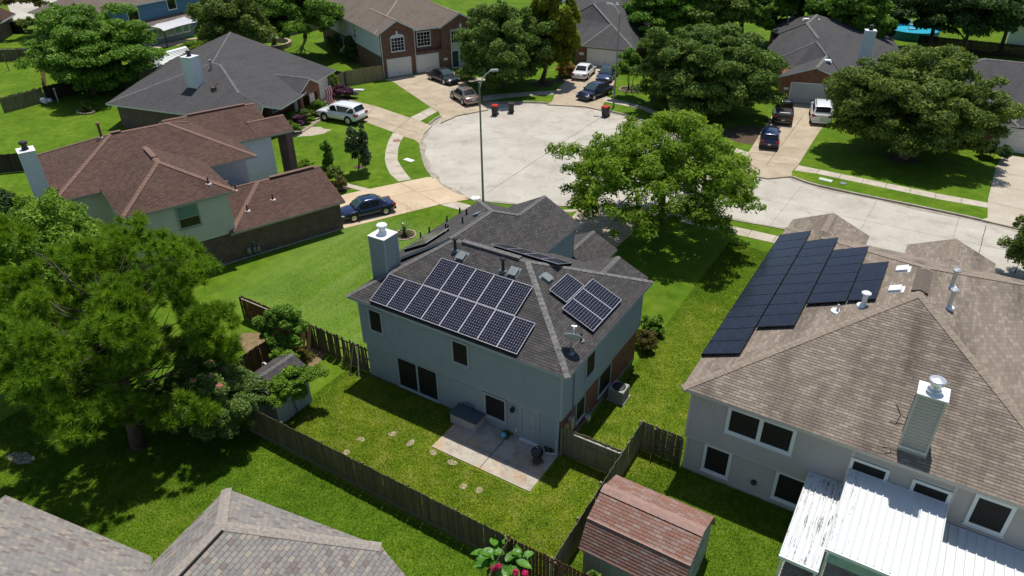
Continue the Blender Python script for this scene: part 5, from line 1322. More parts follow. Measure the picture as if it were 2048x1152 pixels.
S3c = (-77.512, 35.754, 0)
S3 = House('long_shed', 'long shed with shiny white metal roof and tan plank side behind the charcoal roof', (-65.408, 33.018), 0, 'shed')
A3, B3, C3, D3 = (-62.603, 27.739, 2.5), (-63.491, 37.012, 2.5), (-66.43, 37.872, 3.3), (-65.242, 28.575, 3.3)
wroof(S3, [[A3, B3, C3, D3]], M['metal_white'], M['metal_grey'], 0.08)
sx_ = (Vector(B3) - Vector(A3)); sl_ = (Vector(D3) - Vector(A3)); q = MB()
for k in range(1, 8):
    a = Vector(A3) + sl_ * (k / 8) + Vector((0, 0, 0.002)); b = a + sx_; a, b = Vector(S3.w(a)), Vector(S3.w(b)); q.bar(a, b, 0.09, 0.05)
q.build('roof_rib', M['metal_pale'], S3.root)
fa, fb, fc, fd_ = (Vector(S3.w((p[0], p[1], 0))) for p in (A3, B3, C3, D3))
ctr = (fa + fb + fc + fd_) / 4; sh = lambda p: tuple((ctr + (p - ctr) * 0.95)[:2])
w3s = walls(S3, [sh(fa), sh(fb), sh(fc), sh(fd_)], -0.05, 2.42, wood_mat('tan shed boards', (0.20, 0.15, 0.08), (0.28, 0.22, 0.13), (1.5, 1.5, 9)))
pa, pb = Vector((*sh(fa), 0)), Vector((*sh(fb), 0)); m3 = wood_mat('tan shed planks', (0.20, 0.15, 0.08), (0.30, 0.24, 0.14), (1.5, 1.5, 9)); siding(S3, w3s, pa[:2], pb[:2], 0.0, 2.4, m3, 0.2)
S4 = House('arched_shed', 'small white arched canopy beside the long metal-roofed shed', (-71.811, 44.41), 0, 'canopy')
p4, q4 = Vector(S4.w((-64.91, 38.793, 1.9))), Vector(S4.w((-64.422, 40.702, 1.9))); dv4 = (q4 - p4); nv = Vector((-dv4.y, dv4.x, 0)).normalized() * 2.6; mb = MB(); pts = []
for k in range(9):
    u = k / 8; base = p4 + dv4 * u; z = 1.7 + 0.55 * math.sin(pi * u); pts.append((Vector((base.x, base.y, z)), Vector((base.x + nv.x, base.y + nv.y, z))))
for (a, b), (c, d) in zip(pts, pts[1:]): mb.poly([a, c, d, b])
mb.build('canopy_skin', M['side_pale'], S4.root); mb = MB(); mb.poly([(p4.x, p4.y, 0), (q4.x, q4.y, 0)] + [tuple(a) for a, b in reversed(pts)]); mb.build('end_wall', flat_mat('green grey canvas', (0.10, 0.14, 0.11), 0.8), S4.root)

# ------------------------------------------------------------------ fences
M['wood_old'] = wood_mat('weathered fence', (0.115, 0.098, 0.058), (0.20, 0.17, 0.10), green=(0.11, 0.11, 0.045))
M['wood_grey'] = wood_mat('grey fence', (0.19, 0.165, 0.105), (0.29, 0.25, 0.165), green=(0.17, 0.17, 0.075))
M['wood_tan'] = wood_mat('tan fence', (0.27, 0.21, 0.12), (0.36, 0.29, 0.17))
M['wood_red'] = wood_mat('red brown fence', (0.12, 0.06, 0.035), (0.18, 0.095, 0.058))
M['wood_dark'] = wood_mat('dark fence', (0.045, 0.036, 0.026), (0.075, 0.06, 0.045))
M['wood_raw'] = wood_mat('raw brown board', (0.21, 0.125, 0.065), (0.30, 0.185, 0.10))
M['wood_pale'] = wood_mat('bleached rail', (0.38, 0.35, 0.29), (0.47, 0.43, 0.37))
PICK = {}
def picket_mesh(w, h, mat, dog=True):
    key = (round(w, 3), round(h, 2), mat.name)
    if key not in PICK:
        mb = MB(); c = w * 0.22 if dog else 0.001; t = 0.009
        P_ = [(-w / 2, 0), (w / 2, 0), (w / 2, h - c), (w / 2 - c, h), (-w / 2 + c, h), (-w / 2, h - c)]
        mb.poly([(x, -t, z) for x, z in P_]); mb.poly([(x, t, z) for x, z in reversed(P_)])
        for i in range(6):
            a, b = P_[i], P_[(i + 1) % 6]; mb.poly([(a[0], -t, a[1]), (a[0], t, a[1]), (b[0], t, b[1]), (b[0], -t, b[1])])
        PICK[key] = mb.mesh('picket', [mat])
    return PICK[key]
def fence(name, label, p0, p1, h=1.8, mat='wood_old', w=0.14, gap=0.005, rail_side=1, rails=(0.25, 0.95, 1.6), far=False, board=False, lean=0.0, skip=(), hj=0.04, group=None, cap=None, post_every=2.4, cat='fence'):
    """p0->p1; rail_side +1: rails on the left of the direction"""
    a, b = Vector((p0[0], p0[1], 0)), Vector((p1[0], p1[1], 0)); L = (b - a).length; ang = math.atan2(b.y - a.y, b.x - a.x)
    T = thing(name, label, cat, a, ang, group); rnd = random.Random(int(abs(p0[0] * 31 + p0[1] * 17)) + 3)
    n = int(L / (w + gap)); one = MB()
    for i in range(n):
        x = (i + 0.5) * (w + gap)
        if any(s0 <= x <= s1 for s0, s1 in skip): continue
        hh = h + round(rnd.uniform(-hj, hj) / 0.02) * 0.02
        if far:
            one.box(x - w / 2, x + w / 2, -0.01, 0.01, 0.02, hh, 0, 0)
        else:
            o = link('picket', picket_mesh(w, hh, M[mat]), T); o.location = (x, rnd.uniform(-0.006, 0.006), 0.02)
            o.rotation_euler = (rnd.gauss(0, lean * 0.6 + 0.006), rnd.gauss(0, lean + 0.004), 0)
    if far: stuff(one.build('pickets', M[mat], T))
    for z in rails:
        if z > h: continue
        q = MB(); q.box(0, L, rail_side * 0.012 if rail_side > 0 else -0.05, 0.05 if rail_side > 0 else -0.012, z - 0.045, z + 0.045); q.build('rail', M[mat], T)
    k = max(1, round(L / post_every))
    for i in range(k + 1):
        x = L * i / k; q = MB(); s = rail_side; q.box(x - 0.045, x + 0.045, min(s * 0.052, s * 0.142), max(s * 0.052, s * 0.142), 0, h - 0.03); q.build('post', M[mat], T)
    if board: q = MB(); q.box(0, L, -0.03 if rail_side > 0 else 0.011, -0.011 if rail_side > 0 else 0.03, 0.0, 0.2); q.build('kickboard', M['wood_grey'], T)
    if cap: q = MB(); x0, x1 = cap; s = rail_side; q.box(x0, x1, min(s * 0.01, s * 0.11), max(s * 0.01, s * 0.11), h - 0.17, h - 0.12); q.build('top_rail', M['wood_pale'], T)
    return T
fence('board_fence', 'long dark green-grey board fence behind the patio yard', (-2.2, -6.72), (13.3, -6.62), 1.75, 'wood_old', rail_side=1, board=True, hj=0.02)
fence('board_fence', 'board fence between the patio yard and the barn shed, running to the gate', (15.25, 2.4), (15.42, -6.55), 1.8, 'wood_grey', rail_side=-1, hj=0.03)
fence('board_fence', 'short fence with bleached top rail beside the patio corner', (12.2, 0.08), (15.25, 0.1), 1.8, 'wood_grey', rail_side=-1, cap=(0.55, 3.02), rails=(0.3, 1.15), hj=0.02)
fence('wooden_gate', 'cross-braced wooden gate against the taupe house', (15.95, 2.42), (17.3, 2.42), 1.75, 'wood_old', rail_side=-1, rails=(0.45, 1.05, 1.6), hj=0.0, cat='gate')
GX = MB()
fence('board_fence', 'narrow board fence panel between the corner post and the braced gate', (15.28, 2.42), (15.93, 2.42), 1.8, 'wood_grey', rail_side=1, rails=(0.4, 1.5), hj=0.0)
fence('board_fence', 'gapped dark picket fence behind the magenta flowers', (13.45, -6.62), (17.6, -6.5), 1.75, 'wood_red', w=0.135, gap=0.028, rail_side=-1, rails=(0.35, 1.5), hj=0.02)
fence('board_fence', 'fence seen edge-on coming toward the viewer beside the big leaves', (13.42, -6.7), (13.9, -9.6), 1.78, 'wood_old', rail_side=-1, hj=0.02)
fence('board_fence', 'sagging fence with leaning pickets at the left of the grey house', (-5.2, 0.1), (-0.05, 0.02), 1.75, 'wood_old', rail_side=1, lean=0.022, hj=0.06, skip=((2.9, 3.05),))
fence('board_fence', 'fence with bleached rail running left from the vine tree', (-10.6, 0.12), (-5.4, 0.1), 1.75, 'wood_red', rail_side=-1, cap=(0.1, 3.2), hj=0.03)
fence('board_fence', 'brown fence with bleached rail between the pine yard and the garden shed', (-5.42, 0.0), (-5.5, -4.6), 1.75, 'wood_red', rail_side=-1, cap=(1.2, 4.3), hj=0.03)
fence('board_fence', 'dark fence at the left edge beside the white-capped chimney', (-50.449, 4.228, 1.8)[:2], (-48.359, 6.502, 1.8)[:2], 1.8, 'wood_dark', rail_side=1, far=True)
fence('board_fence', 'patchy grey fence with missing boards along the upper left lawn', (-68.983, 14.516, 1.8)[:2], (-69.209, 19.575, 1.8)[:2], 1.8, 'wood_grey', rail_side=-1, far=True, skip=((5.2, 5.7), (6.4, 7.0), (7.6, 8.1)), hj=0.1)
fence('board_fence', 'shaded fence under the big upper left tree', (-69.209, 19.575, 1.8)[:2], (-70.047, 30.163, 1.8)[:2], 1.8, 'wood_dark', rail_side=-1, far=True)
fence('board_fence', 'fence with pale rail across the farther upper left lawn', (-95.416, 27.026, 1.8)[:2], (-91.024, 30.939, 1.8)[:2], 1.8, 'wood_old', rail_side=-1, far=True, cap=(0, 9))
fence('board_fence', 'sunlit orange brown fence running away beside the big upper left tree', (-69.323, 19.756, 1.8)[:2], (-90.634, 30.801, 1.8)[:2], 1.8, 'wood_raw', rail_side=1, far=True)
fence('board_fence', 'grey fence panel at the corner of the low charcoal-roofed house', (-41.756, 40.077, 1.9)[:2], (-42.386, 43.11, 1.9)[:2], 1.9, 'wood_grey', rail_side=1, far=True)
fence('board_fence', 'two honey coloured fence panels beside the brick garage house', (-42.33, 43.142, 1.9)[:2], (-40.267, 47.618, 1.9)[:2], 1.9, 'wood_tan', rail_side=1, far=True, post_every=3.2)
fence('board_fence', 'dark fence line showing above the long charcoal roof edge', (-61.681, 45.107, 1.8)[:2], (-42.13, 42.731, 1.8)[:2], 1.8, 'wood_dark', rail_side=-1, far=True)
fence('board_fence', 'grey fence in deep shade behind the stone ring', (-71.429, 58.765, 1.8)[:2], (-70.524, 66.731, 1.8)[:2], 1.8, 'wood_grey', rail_side=1, far=True)
fence('board_fence', 'long black fence below the pool at the upper right', (16.875, 100.723, 1.8)[:2], (30.524, 100.416, 1.8)[:2], 1.8, 'wood_dark', rail_side=1, far=True)
fence('board_fence', 'red brown fence beside the blue house', (-93.238, 57.156, 1.8)[:2], (-93.579, 63.888, 1.8)[:2], 1.9, 'wood_red', rail_side=-1, far=True)
# cross brace of the gate
for o in list(bpy.data.objects):
    if o.name.startswith('wooden_gate'):
        q = MB(); q.bar((0.12, -0.062, 0.45), (1.2, -0.062, 1.05), 0.02, 0.08, up=(0, 1, 0)); q.bar((0.12, -0.075, 1.05), (1.2, -0.075, 0.45), 0.02, 0.08, up=(0, 1, 0)); q.build('cross_brace', M['wood_grey'], o)
def loose_board(label, p, q, w, mat, name='loose_board', t=0.03):
    mb = MB(); p, q = Vector(p), Vector(q); mb.bar((0, 0, 0), q - p, w, t); o = mb.build(name, M[mat]); o.location = p
    return tag(o, label, 'board', 'boards leaning on the sagging fence')
loose_board('broad raw brown board leaning in the corner beside the vine tree', (-4.75, -0.75, 0), (-4.85, -0.02, 1.9), 0.32, 'wood_raw')
loose_board('second raw brown board leaning in the corner nearest the sagging fence', (-4.25, -0.7, 0), (-4.45, -0.02, 1.85), 0.24, 'wood_raw')
loose_board('short reddish board leaning midway along the sagging fence', (-1.75, -0.55, 0), (-1.7, -0.03, 1.25), 0.12, 'wood_raw')
loose_board('long grey pole leaning on the sagging fence toward the house', (-0.95, -0.75, 0), (-1.0, -0.03, 1.85), 0.09, 'wood_grey')
loose_board('thin pale strip leaning on the sagging fence next to the grey pole', (-0.4, -0.6, 0), (-0.75, -0.03, 1.7), 0.07, 'wood_pale')

# ------------------------------------------------------------------ solar arrays
def cell_mat(name, c1, c2, back, nx, ny, gridw, wafers):
    t = NT(name); isl = t.n('ShaderNodeObjectInfo').outputs['Random']
    t.color(t.ramp(t.math('FRACT', t.math('ADD', t.n('ShaderNodeNewGeometry').outputs['Random Per Island'], isl)), [(0, c1), (1, c2)])); t.set(rough=0.16, spec=0.3); return t.mat
M['cell'] = cell_mat('framed solar cells', (0.006, 0.009, 0.018), (0.015, 0.014, 0.026), None, 0, 0, 0, 0)
M['cell_black'] = cell_mat('black solar cells', (0.010, 0.012, 0.020), (0.016, 0.019, 0.032), None, 0, 0, 0, 0)
M['backsheet'] = flat_mat('pale backsheet', (0.46, 0.47, 0.52), 0.4); M['silver'] = flat_mat('silver frame', (0.66, 0.64, 0.68), 0.35, 0.3)
M['blackframe'] = flat_mat('black frame', (0.012, 0.013, 0.016), 0.4)
PANELS = {}
def panel_meshes(w, h, nx, ny, black):
    key = (round(w, 3), round(h, 3), nx, ny, black)
    if key not in PANELS:
        f = MB(); e = 0.011 if not black else 0.014; t = 0.04
        f.box(0, w, 0, e, 0, t); f.box(0, w, h - e, h, 0, t); f.box(0, e, e, h - e, 0, t); f.box(w - e, w, e, h - e, 0, t)
        b = MB(); b.box(e, w - e, e, h - e, 0.012, t - 0.008)
        c = MB(); m = 0.012; cw, ch = (w - 2 * e - 2 * m) / nx, (h - 2 * e - 2 * m) / ny; g = 0.0028 if not black else 0.0015; k = min(cw, ch) * (0.11 if not black else 0.0)
        for i in range(nx):
            for j in range(ny):
                x0, y0 = e + m + i * cw + g, e + m + j * ch + g; x1, y1 = x0 + cw - 2 * g, y0 + ch - 2 * g; z = t - 0.005
                P_ = [(x0 + k, y0, z), (x1 - k, y0, z), (x1, y0 + k, z), (x1, y1 - k, z), (x1 - k, y1, z), (x0 + k, y1, z), (x0, y1 - k, z), (x0, y0 + k, z)] if k > 0 else [(x0, y0, z), (x1, y0, z), (x1, y1, z), (x0, y1, z)]
                c.poly(P_)
        PANELS[key] = (f.mesh('frame', [M['blackframe' if black else 'silver']]), b.mesh('solar_panel', [M['blackframe' if black else 'backsheet']]), c.mesh('cells', [M['cell_black' if black else 'cell']]))
    return PANELS[key]
def solar(label, fr, cells, panels, black=False, group='solar arrays on the roofs', off=0.16):
    """fr: (origin, along, upslope, normal); panels: list of (u, v, w, h) on that plane"""
    o, h, s, n = fr
    T = tag(bpy.data.objects.new('solar_array', None), label, 'solar panels', group); COL.objects.link(T)
    T.matrix_world = Matrix(((h.x, s.x, n.x, o.x), (h.y, s.y, n.y, o.y), (h.z, s.z, n.z, o.z), (0, 0, 0, 1)))
    for (u, v, w, hh) in panels:
        nx, ny = (cells if w <= hh else cells[::-1]); f, b, c = panel_meshes(w - (0.02 if black else 0.010), hh - (0.02 if black else 0.010), nx, ny, black)
        p = link('solar_panel', b, T); p.location = (u + 0.01, v + 0.01, off); link('frame', f, p); stuff(link('cells', c, p))
    us = [p[0] for p in panels] + [p[0] + p[2] for p in panels]; vs = sorted(set(round(p[1] + p[3] * q, 2) for p in panels for q in (0.22, 0.78)))
    for v in vs:
        row = [p for p in panels if p[1] <= v <= p[1] + p[3]]
        q = MB(); q.box(min(p[0] for p in row) + 0.03, max(p[0] + p[2] for p in row) - 0.03, v - 0.025, v + 0.025, 0.03, off - 0.004)
        for p in row: q.box(p[0] + p[2] * 0.5 - 0.05, p[0] + p[2] * 0.5 + 0.05, v - 0.07, v + 0.07, 0.0, 0.029)
        q.build('mounting_rail', M['metal_dark'], T)
    v0 = min(p[1] for p in panels); row = [p for p in panels if abs(p[1] - v0) < 0.3]
    q = MB(); q.box(min(p[0] for p in row), max(p[0] + p[2] for p in row), v0 - 0.02, v0 + 0.002, 0.005, off + 0.012); q.build('shadow_strip', M['black'], T)  # black strip added for the dark shadow in the gap below the array
    return T
def frame_at(faces, i, x, y):
    p, h, s, n = on_roof(faces, i, x, y); return (p, h, s, n)
p, h, s, n = plane_frame(FA[0]); o = Vector((0, -0.4, 5.24))
K = math.sqrt(1 + 0.447 ** 2)
solar('large white-gridded array in two stepped rows on the rear charcoal slope', (o, h, s, n), (8, 12),
      [(0.99 + i * 1.115, 0.13, 1.115, 1.84) for i in range(8)] + [(3.18 + i * 1.115, 1.99, 1.115, 1.86) for i in range(5)])
p, h, s, n = plane_frame(FA[3]); zz = on_roof(FA, 3, 12.6, 0.0)[0]
# along runs +Y on the right hip slope
sgn = 1 if h.y > 0 else -1
base = Vector((12.6, 0, 5.24))
solar('three-panel white-gridded array low on the right charcoal slope', (base, h, s, n), (8, 12), [((2.88 if sgn > 0 else -2.88 - 1.09) + sgn * i * 1.09, 0.55, 1.09, 1.85) for i in range(3)])
solar('single sideways panel just above the three-panel array', (base, h, s, n), (8, 12), [((3.42 if sgn > 0 else -3.42 - 1.88), 2.45, 1.88, 1.06)])
p, h, s, n = plane_frame(FBl[0]); sg = 1 if h.y > 0 else -1; base = Vector((-1.45, 0, 5.2))
solar('edge-on pair of panels behind the white chimney', (base, h, s, n), (8, 12), [((4.2 if sg > 0 else -4.2 - 1.1) + sg * i * 1.1, 1.25, 1.1, 1.85) for i in range(2)])
i_front = 1; p, h, s, n = plane_frame(FA[1]); sg = 1 if h.x > 0 else -1; base = Vector((0, 9.26, 5.24))
solar('nearly edge-on dark array just beyond the charcoal ridge', (base, h, s, n), (8, 12), [((sg * (4.85 + i * 1.03) if sg > 0 else -(4.85 + i * 1.03) - 1.03), 2.9, 1.03, 1.6) for i in range(4)])
p, h, s, n = plane_frame(FH[bl]); sg = 1 if h.y > 0 else -1; base = Vector((17.04, 0, 5.0))
pan = []
for (u0, w, ya, yb, k) in ((0.03, 1.83, 4.42, 18.5, 12), (1.9, 1.76, 6.82, 16.95, 9), (3.7, 1.77, 8.95, 15.2, 6), (5.5, 1.22, 9.0, 13.0, 2)):
    L = (yb - ya) / k
    for i in range(k):
        y = ya + i * L; pan.append(((y if sg > 0 else -y - L), u0, L, w))
solar('all-black stepped array of four columns on the tan left slope', (base, h, s, n), (6, 10), pan, True)

# ------------------------------------------------------------------ cars
M['tyre'] = flat_mat('tyre', (0.016, 0.016, 0.017), 0.85); M['rim'] = flat_mat('alloy rim', (0.55, 0.56, 0.58), 0.3, 0.7); M['carglass'] = flat_mat('car glass', (0.014, 0.018, 0.022), 0.05, spec=0.6, var=0.02)
M['windscreen'] = flat_mat('windscreen glass', (0.045, 0.085, 0.085), 0.05, spec=0.7, var=0.05)
M['tail'] = flat_mat('tail lamp', (0.30, 0.012, 0.01), 0.2); M['head'] = flat_mat('head lamp', (0.55, 0.57, 0.6), 0.12); M['plate'] = flat_mat('number plate', (0.6, 0.6, 0.58), 0.5); M['plastic'] = flat_mat('black plastic', (0.02, 0.02, 0.021), 0.6)
def car_paint(name, c, metal=0.25):
    t = NT(name); t.color(c); t.set(rough=0.22, metal=metal, spec=0.35, coat=1.0); t.b.inputs['Coat Roughness'].default_value = 0.04; return t.mat
CARP = {'blue': car_paint('blue car paint', (0.007, 0.018, 0.070)), 'white': car_paint('white car paint', (0.78, 0.79, 0.79), 0.0), 'grey': car_paint('dark grey car paint', (0.045, 0.052, 0.055), 0.5), 'taupe': car_paint('taupe car paint', (0.27, 0.225, 0.19), 0.5), 'navy': car_paint('navy car paint', (0.016, 0.022, 0.055), 0.4), 'slate': car_paint('slate blue car paint', (0.035, 0.055, 0.11), 0.4), 'black': car_paint('black car paint', (0.009, 0.009, 0.010), 0.1)}
def car(name, label, cat, pos, heading, L, W, Hh, kind, paint, scale=1.0, plate=True):
    """local: x forward, z up. kind: sedan, suv, wagon, pickup"""
    T = thing(name, label, cat, (pos[0], pos[1], pos[2] if len(pos) > 2 else 0.02), heading, 'cars parked on the driveways'); T.scale = (scale,) * 3
    P = CARP[paint]; l = L / 2; w = W / 2; belt = Hh * (0.60 if kind in ('sedan',) else 0.62); zb = 0.22 if kind == 'sedan' else 0.30
    hood = belt * (0.93 if kind == 'sedan' else 0.95)
    if kind == 'sedan': st = [(-l, 0.80, 0.62, 0.42), (-l + 0.10, 0.90, 0.93, zb + 0.06), (-l + 0.45, 0.98, 1.0, zb), (-l * 0.42, 1.0, 1.0, zb), (0.0, 1.0, 0.985, zb), (l * 0.34, 1.0, 0.96, zb), (l * 0.52, 0.985, 0.93, zb), (l - 0.45, 0.95, 0.86, zb), (l - 0.12, 0.86, 0.74, zb + 0.04), (l, 0.72, 0.60, 0.40)]
    else: st = [(-l, 0.86, 0.80, 0.46), (-l + 0.06, 0.93, 0.97, zb + 0.06), (-l + 0.4, 0.985, 1.0, zb), (-l * 0.4, 1.0, 1.0, zb), (0.0, 1.0, 0.99, zb), (l * 0.34, 1.0, 0.98, zb), (l * 0.5, 0.99, 0.96, zb), (l - 0.42, 0.96, 0.91, zb), (l - 0.1, 0.88, 0.80, zb + 0.04), (l, 0.78, 0.62, 0.46)]
    V = []; F = []; nr = 11
    for (x, kw, kz, z0) in st:
        zt = belt * kz; ww = w * kw
        ring = [(0, z0), (ww * 0.80, z0), (ww * 0.965, z0 + 0.10), (ww, z0 + (zt - z0) * 0.42), (ww * 0.985, zt - 0.14), (ww * 0.93, zt - 0.035), (ww * 0.80, zt + 0.0), (ww * 0.4, zt + 0.022), (0, zt + 0.03)]
        full = ring + [(-y, z) for y, z in ring[-2:0:-1]]; V += [(x, y, z) for y, z in full]
    nr = len(full); mb = MB(); mb.v = V
    for i in range(len(st) - 1):
        for k in range(nr):
            a, b = i * nr + k, i * nr + (k + 1) % nr; mb.f.append((a, b, b + nr, a + nr))
    mb.f.append(tuple(range(nr))[::-1]); mb.f.append(tuple((len(st) - 1) * nr + k for k in range(nr)))
    nF = len(mb.f); mb.m = [0] * nF; mb.t = [0] * nF; mb.uv = [[(0, 0)] * len(f) for f in mb.f]
    mb.build('body', P, T, True)
    # greenhouse
    if kind == 'sedan': xr0, xr1, xf1, xf0 = -l * 0.74, -l * 0.36, l * 0.12, l * 0.46
    elif kind == 'pickup': xr0, xr1, xf1, xf0 = -l * 0.06, -l * 0.02, l * 0.33, l * 0.50
    else: xr0, xr1, xf1, xf0 = -l * 0.97, -l * 0.80, l * 0.14, l * 0.44
    zb0 = belt - 0.01; zt = Hh; hh = zt - zb0; wb, wr = w * 0.90, w * (0.68 if kind == 'sedan' else 0.75)
    ctrl = [(xr0, 0.0), (xr0 + (xr1 - xr0) * 0.55, 0.60), (xr1, 0.92), ((xr1 * 0.5 + xf1 * 0.5), 1.0), (xf1, 0.95), (xf1 + (xf0 - xf1) * 0.48, 0.58), (xf0, 0.0)]
    cv = smooth_closed(ctrl, 4, False)
    def top_at(c): f_ = max(0.0, min(1.0, c[1])); return (c[0], wb * 0.95 + (wr - wb * 0.95) * f_ ** 0.9, zb0 + hh * c[1])
    tops = [top_at(c) for c in cv]; NT_ = len(tops)
    def base_at(i): u = i / (NT_ - 1); x = xr0 + (xf0 - xr0) * u; return (x, wb * (0.95 + 0.05 * math.sin(pi * u)), zb0)
    bases = [base_at(i) for i in range(NT_)]
    L_ = lambda p, s: (p[0], s * p[1], p[2])
    g = MB()
    for i in range(NT_):
        x, wv_, z = tops[i]
        for k in range(-3, 4): g.v.append((x, wv_ * k / 3, z + 0.035 * (1 - (k / 3) ** 2) * min(1, cv[i][1] * 1.2)))
    for i in range(NT_ - 1):
        for k in range(6):
            q0 = i * 7 + k; g.f.append((q0, q0 + 7, q0 + 8, q0 + 1))
    nb = len(g.v)
    for i in range(NT_):
        for s in (-1, 1): g.v.append(L_(bases[i], s))
    for i in range(NT_ - 1):
        g.f.append((nb + 2 * i, nb + 2 * i + 2, (i + 1) * 7, i * 7)); g.f.append((nb + 2 * i + 1, i * 7 + 6, (i + 1) * 7 + 6, nb + 2 * i + 3))
    g.m = [0] * len(g.f); g.t = [0] * len(g.f); g.uv = [[(0, 0)] * 4 for _ in g.f]
    g.build('cabin', P, T, True)
    def tp(u):
        f_ = u * (NT_ - 1); i = min(NT_ - 2, int(f_)); k = f_ - i; return tuple(tops[i][j] + (tops[i + 1][j] - tops[i][j]) * k for j in range(3))
    def bp(u):
        f_ = u * (NT_ - 1); i = min(NT_ - 2, int(f_)); k = f_ - i; return tuple(bases[i][j] + (bases[i + 1][j] - bases[i][j]) * k for j in range(3))
    def screen(nm, u0, u1, mat, e=0.014, mx=0.88):
        m = MB(); n_ = 5; row = []
        for j in range(n_ + 1):
            x, wv_, z = tp(u0 + (u1 - u0) * j / n_); row.append([(x, wv_ * mx * k / 3, z + 0.035 * (1 - (mx * k / 3) ** 2) * min(1, (z - zb0) / hh * 1.2)) for k in range(-3, 4)])
        dx = 1 if u0 > 0.5 else -1
        for j in range(n_):
            for k in range(6):
                q_ = [row[j][k], row[j + 1][k], row[j + 1][k + 1], row[j][k + 1]]; m.poly([(p_[0] + dx * e * 0.7, p_[1], p_[2] + e) for p_ in q_])
        return m.build(nm, mat, T, True)
    screen('windscreen', 0.705, 0.945, M['windscreen']); screen('rear_window', 0.07, 0.285 if kind != 'pickup' else 0.3, M['carglass'], mx=0.84)
    nwin = {'sedan': 2, 'suv': 3, 'wagon': 3, 'pickup': 2}[kind]
    for s in (1, -1):
        ua, ub = (0.20, 0.86) if kind == 'sedan' else (0.10, 0.86)
        for i in range(nwin):
            u0, u1 = ua + (ub - ua) * i / nwin + 0.012, ua + (ub - ua) * (i + 1) / nwin - 0.012; m = MB(); n_ = 4
            for j in range(n_):
                a_, b_ = u0 + (u1 - u0) * j / n_, u0 + (u1 - u0) * (j + 1) / n_
                def pt(u, f_): B_, T_ = bp(u), tp(u); return (B_[0] + (T_[0] - B_[0]) * f_, s * (B_[1] + (T_[1] - B_[1]) * f_ + 0.012), B_[2] + (T_[2] - B_[2]) * f_)
                q_ = [pt(a_, 0.08), pt(b_, 0.08), pt(b_, 0.86), pt(a_, 0.86)]; m.poly(q_ if s < 0 else q_[::-1])
            m.build('side_window', M['carglass'], T)
        m = MB(); m.box(xf0 - 0.42, xf0 - 0.26, s * (wb + 0.04) - 0.09, s * (wb + 0.04) + 0.09, belt + 0.02, belt + 0.16); m.build('mirror', P, T)
    if kind in ('suv', 'wagon') and paint == 'white':
        pass
    # wheels
    wr_ = 0.33 if kind == 'sedan' else 0.38; wbase = L * 0.575
    for x in (-wbase / 2 - L * 0.015, wbase / 2 - L * 0.015):
        for s in (1, -1):
            a = MB(); a.tube([(x, s * (w - 0.25), wr_ + 0.02), (x, s * (w + 0.004), wr_ + 0.02)], wr_ + 0.07, 20); a.build('wheel_arch', M['plastic'], T)
            t_ = MB(); t_.tube([(x, s * (w - 0.2), wr_), (x, s * (w + 0.012), wr_)], wr_, 20); wh = t_.build('wheel', M['tyre'], T)
            r_ = MB(); r_.tube([(x, s * (w + 0.005), wr_), (x, s * (w + 0.02), wr_)], wr_ * 0.64, 16)
            for k in range(5):
                an = 2 * pi * k / 5; r_.bar((x, s * (w + 0.022), wr_), (x + math.cos(an) * wr_ * 0.62, s * (w + 0.022), wr_ + math.sin(an) * wr_ * 0.62), 0.02, 0.05)
            r_.build('rim', M['rim'], wh)
    zl = belt * 0.78
    for s in (1, -1):
        a = MB(); a.box(-l + 0.0, -l + 0.34, min(s * w * 0.55, s * w * 0.945), max(s * w * 0.55, s * w * 0.945), zl - 0.02, zl + (0.13 if kind == 'sedan' else 0.2)); a.build('tail_light', M['tail'], T)
        b = MB(); b.box(l - 0.42, l - 0.05, min(s * w * 0.52, s * w * 0.90), max(s * w * 0.52, s * w * 0.90), belt * 0.60, belt * 0.735); b.build('headlight', M['head'], T)
    gq = MB(); gq.box(l - 0.06, l + 0.012, -w * 0.48, w * 0.48, belt * 0.46, belt * 0.62); gq.build('grille', M['plastic'], T)
    bq = MB(); bq.box(l - 0.3, l + 0.03, -w * 0.78, w * 0.78, 0.27, 0.40); bq.build('front_bumper', P if kind == 'sedan' else M['plastic'], T)
    bq = MB(); bq.box(-l - 0.04, -l + 0.3, -w * 0.86, w * 0.86, 0.30, 0.50); bq.build('rear_bumper', P if kind != 'wagon' else M['plastic'], T)
    pq = MB(); pq.box(-l - 0.055, -l - 0.041, -0.16, 0.16, 0.52 if kind != 'sedan' else 0.6, 0.66 if kind != 'sedan' else 0.74); pq.box(-l - 0.041, -l + 0.1, -0.05, 0.05, 0.55, 0.65); pq.build('number_plate', M['plate'], T)
    if kind == 'pickup':
        q = MB(); x0, x1 = -l + 0.12, xr0 - 0.05; q.box(x0, x1, -w * 0.80, w * 0.80, belt * 1.0, belt + 0.034); q.build('truck_bed', M['black'], T)
        q = MB(); hgt = belt + 0.10; q.box(x0 - 0.07, x1, w * 0.80, w * 0.96, belt - 0.12, hgt); q.box(x0 - 0.07, x1, -w * 0.96, -w * 0.80, belt - 0.12, hgt); q.box(x0 - 0.08, x0, -w * 0.80, w * 0.80, belt - 0.2, hgt); q.build('bed_wall', P, T)
        q = MB(); q.box(x0 + 0.3, x0 + 0.5, -0.6, 0.4, belt + 0.035, belt + 0.12); q.build('bed_strap', M['plate'], T)
    if kind == 'suv':
        for s in (1, -1): q = MB(); q.box(xr1 + 0.2, xf1 - 0.1, s * wr * 0.92 - 0.025, s * wr * 0.92 + 0.025, zt + 0.002, zt + 0.06); q.build('roof_rail', M['plastic'], T)
        q = MB(); q.box(xf1 - 0.75, xf1 - 0.15, -wr * 0.62, wr * 0.62, zt - 0.02, zt + 0.008); q.build('sunroof', M['carglass'], T)
    return T
def toward(a, b): return math.atan2(b[1] - a[1], b[0] - a[0])
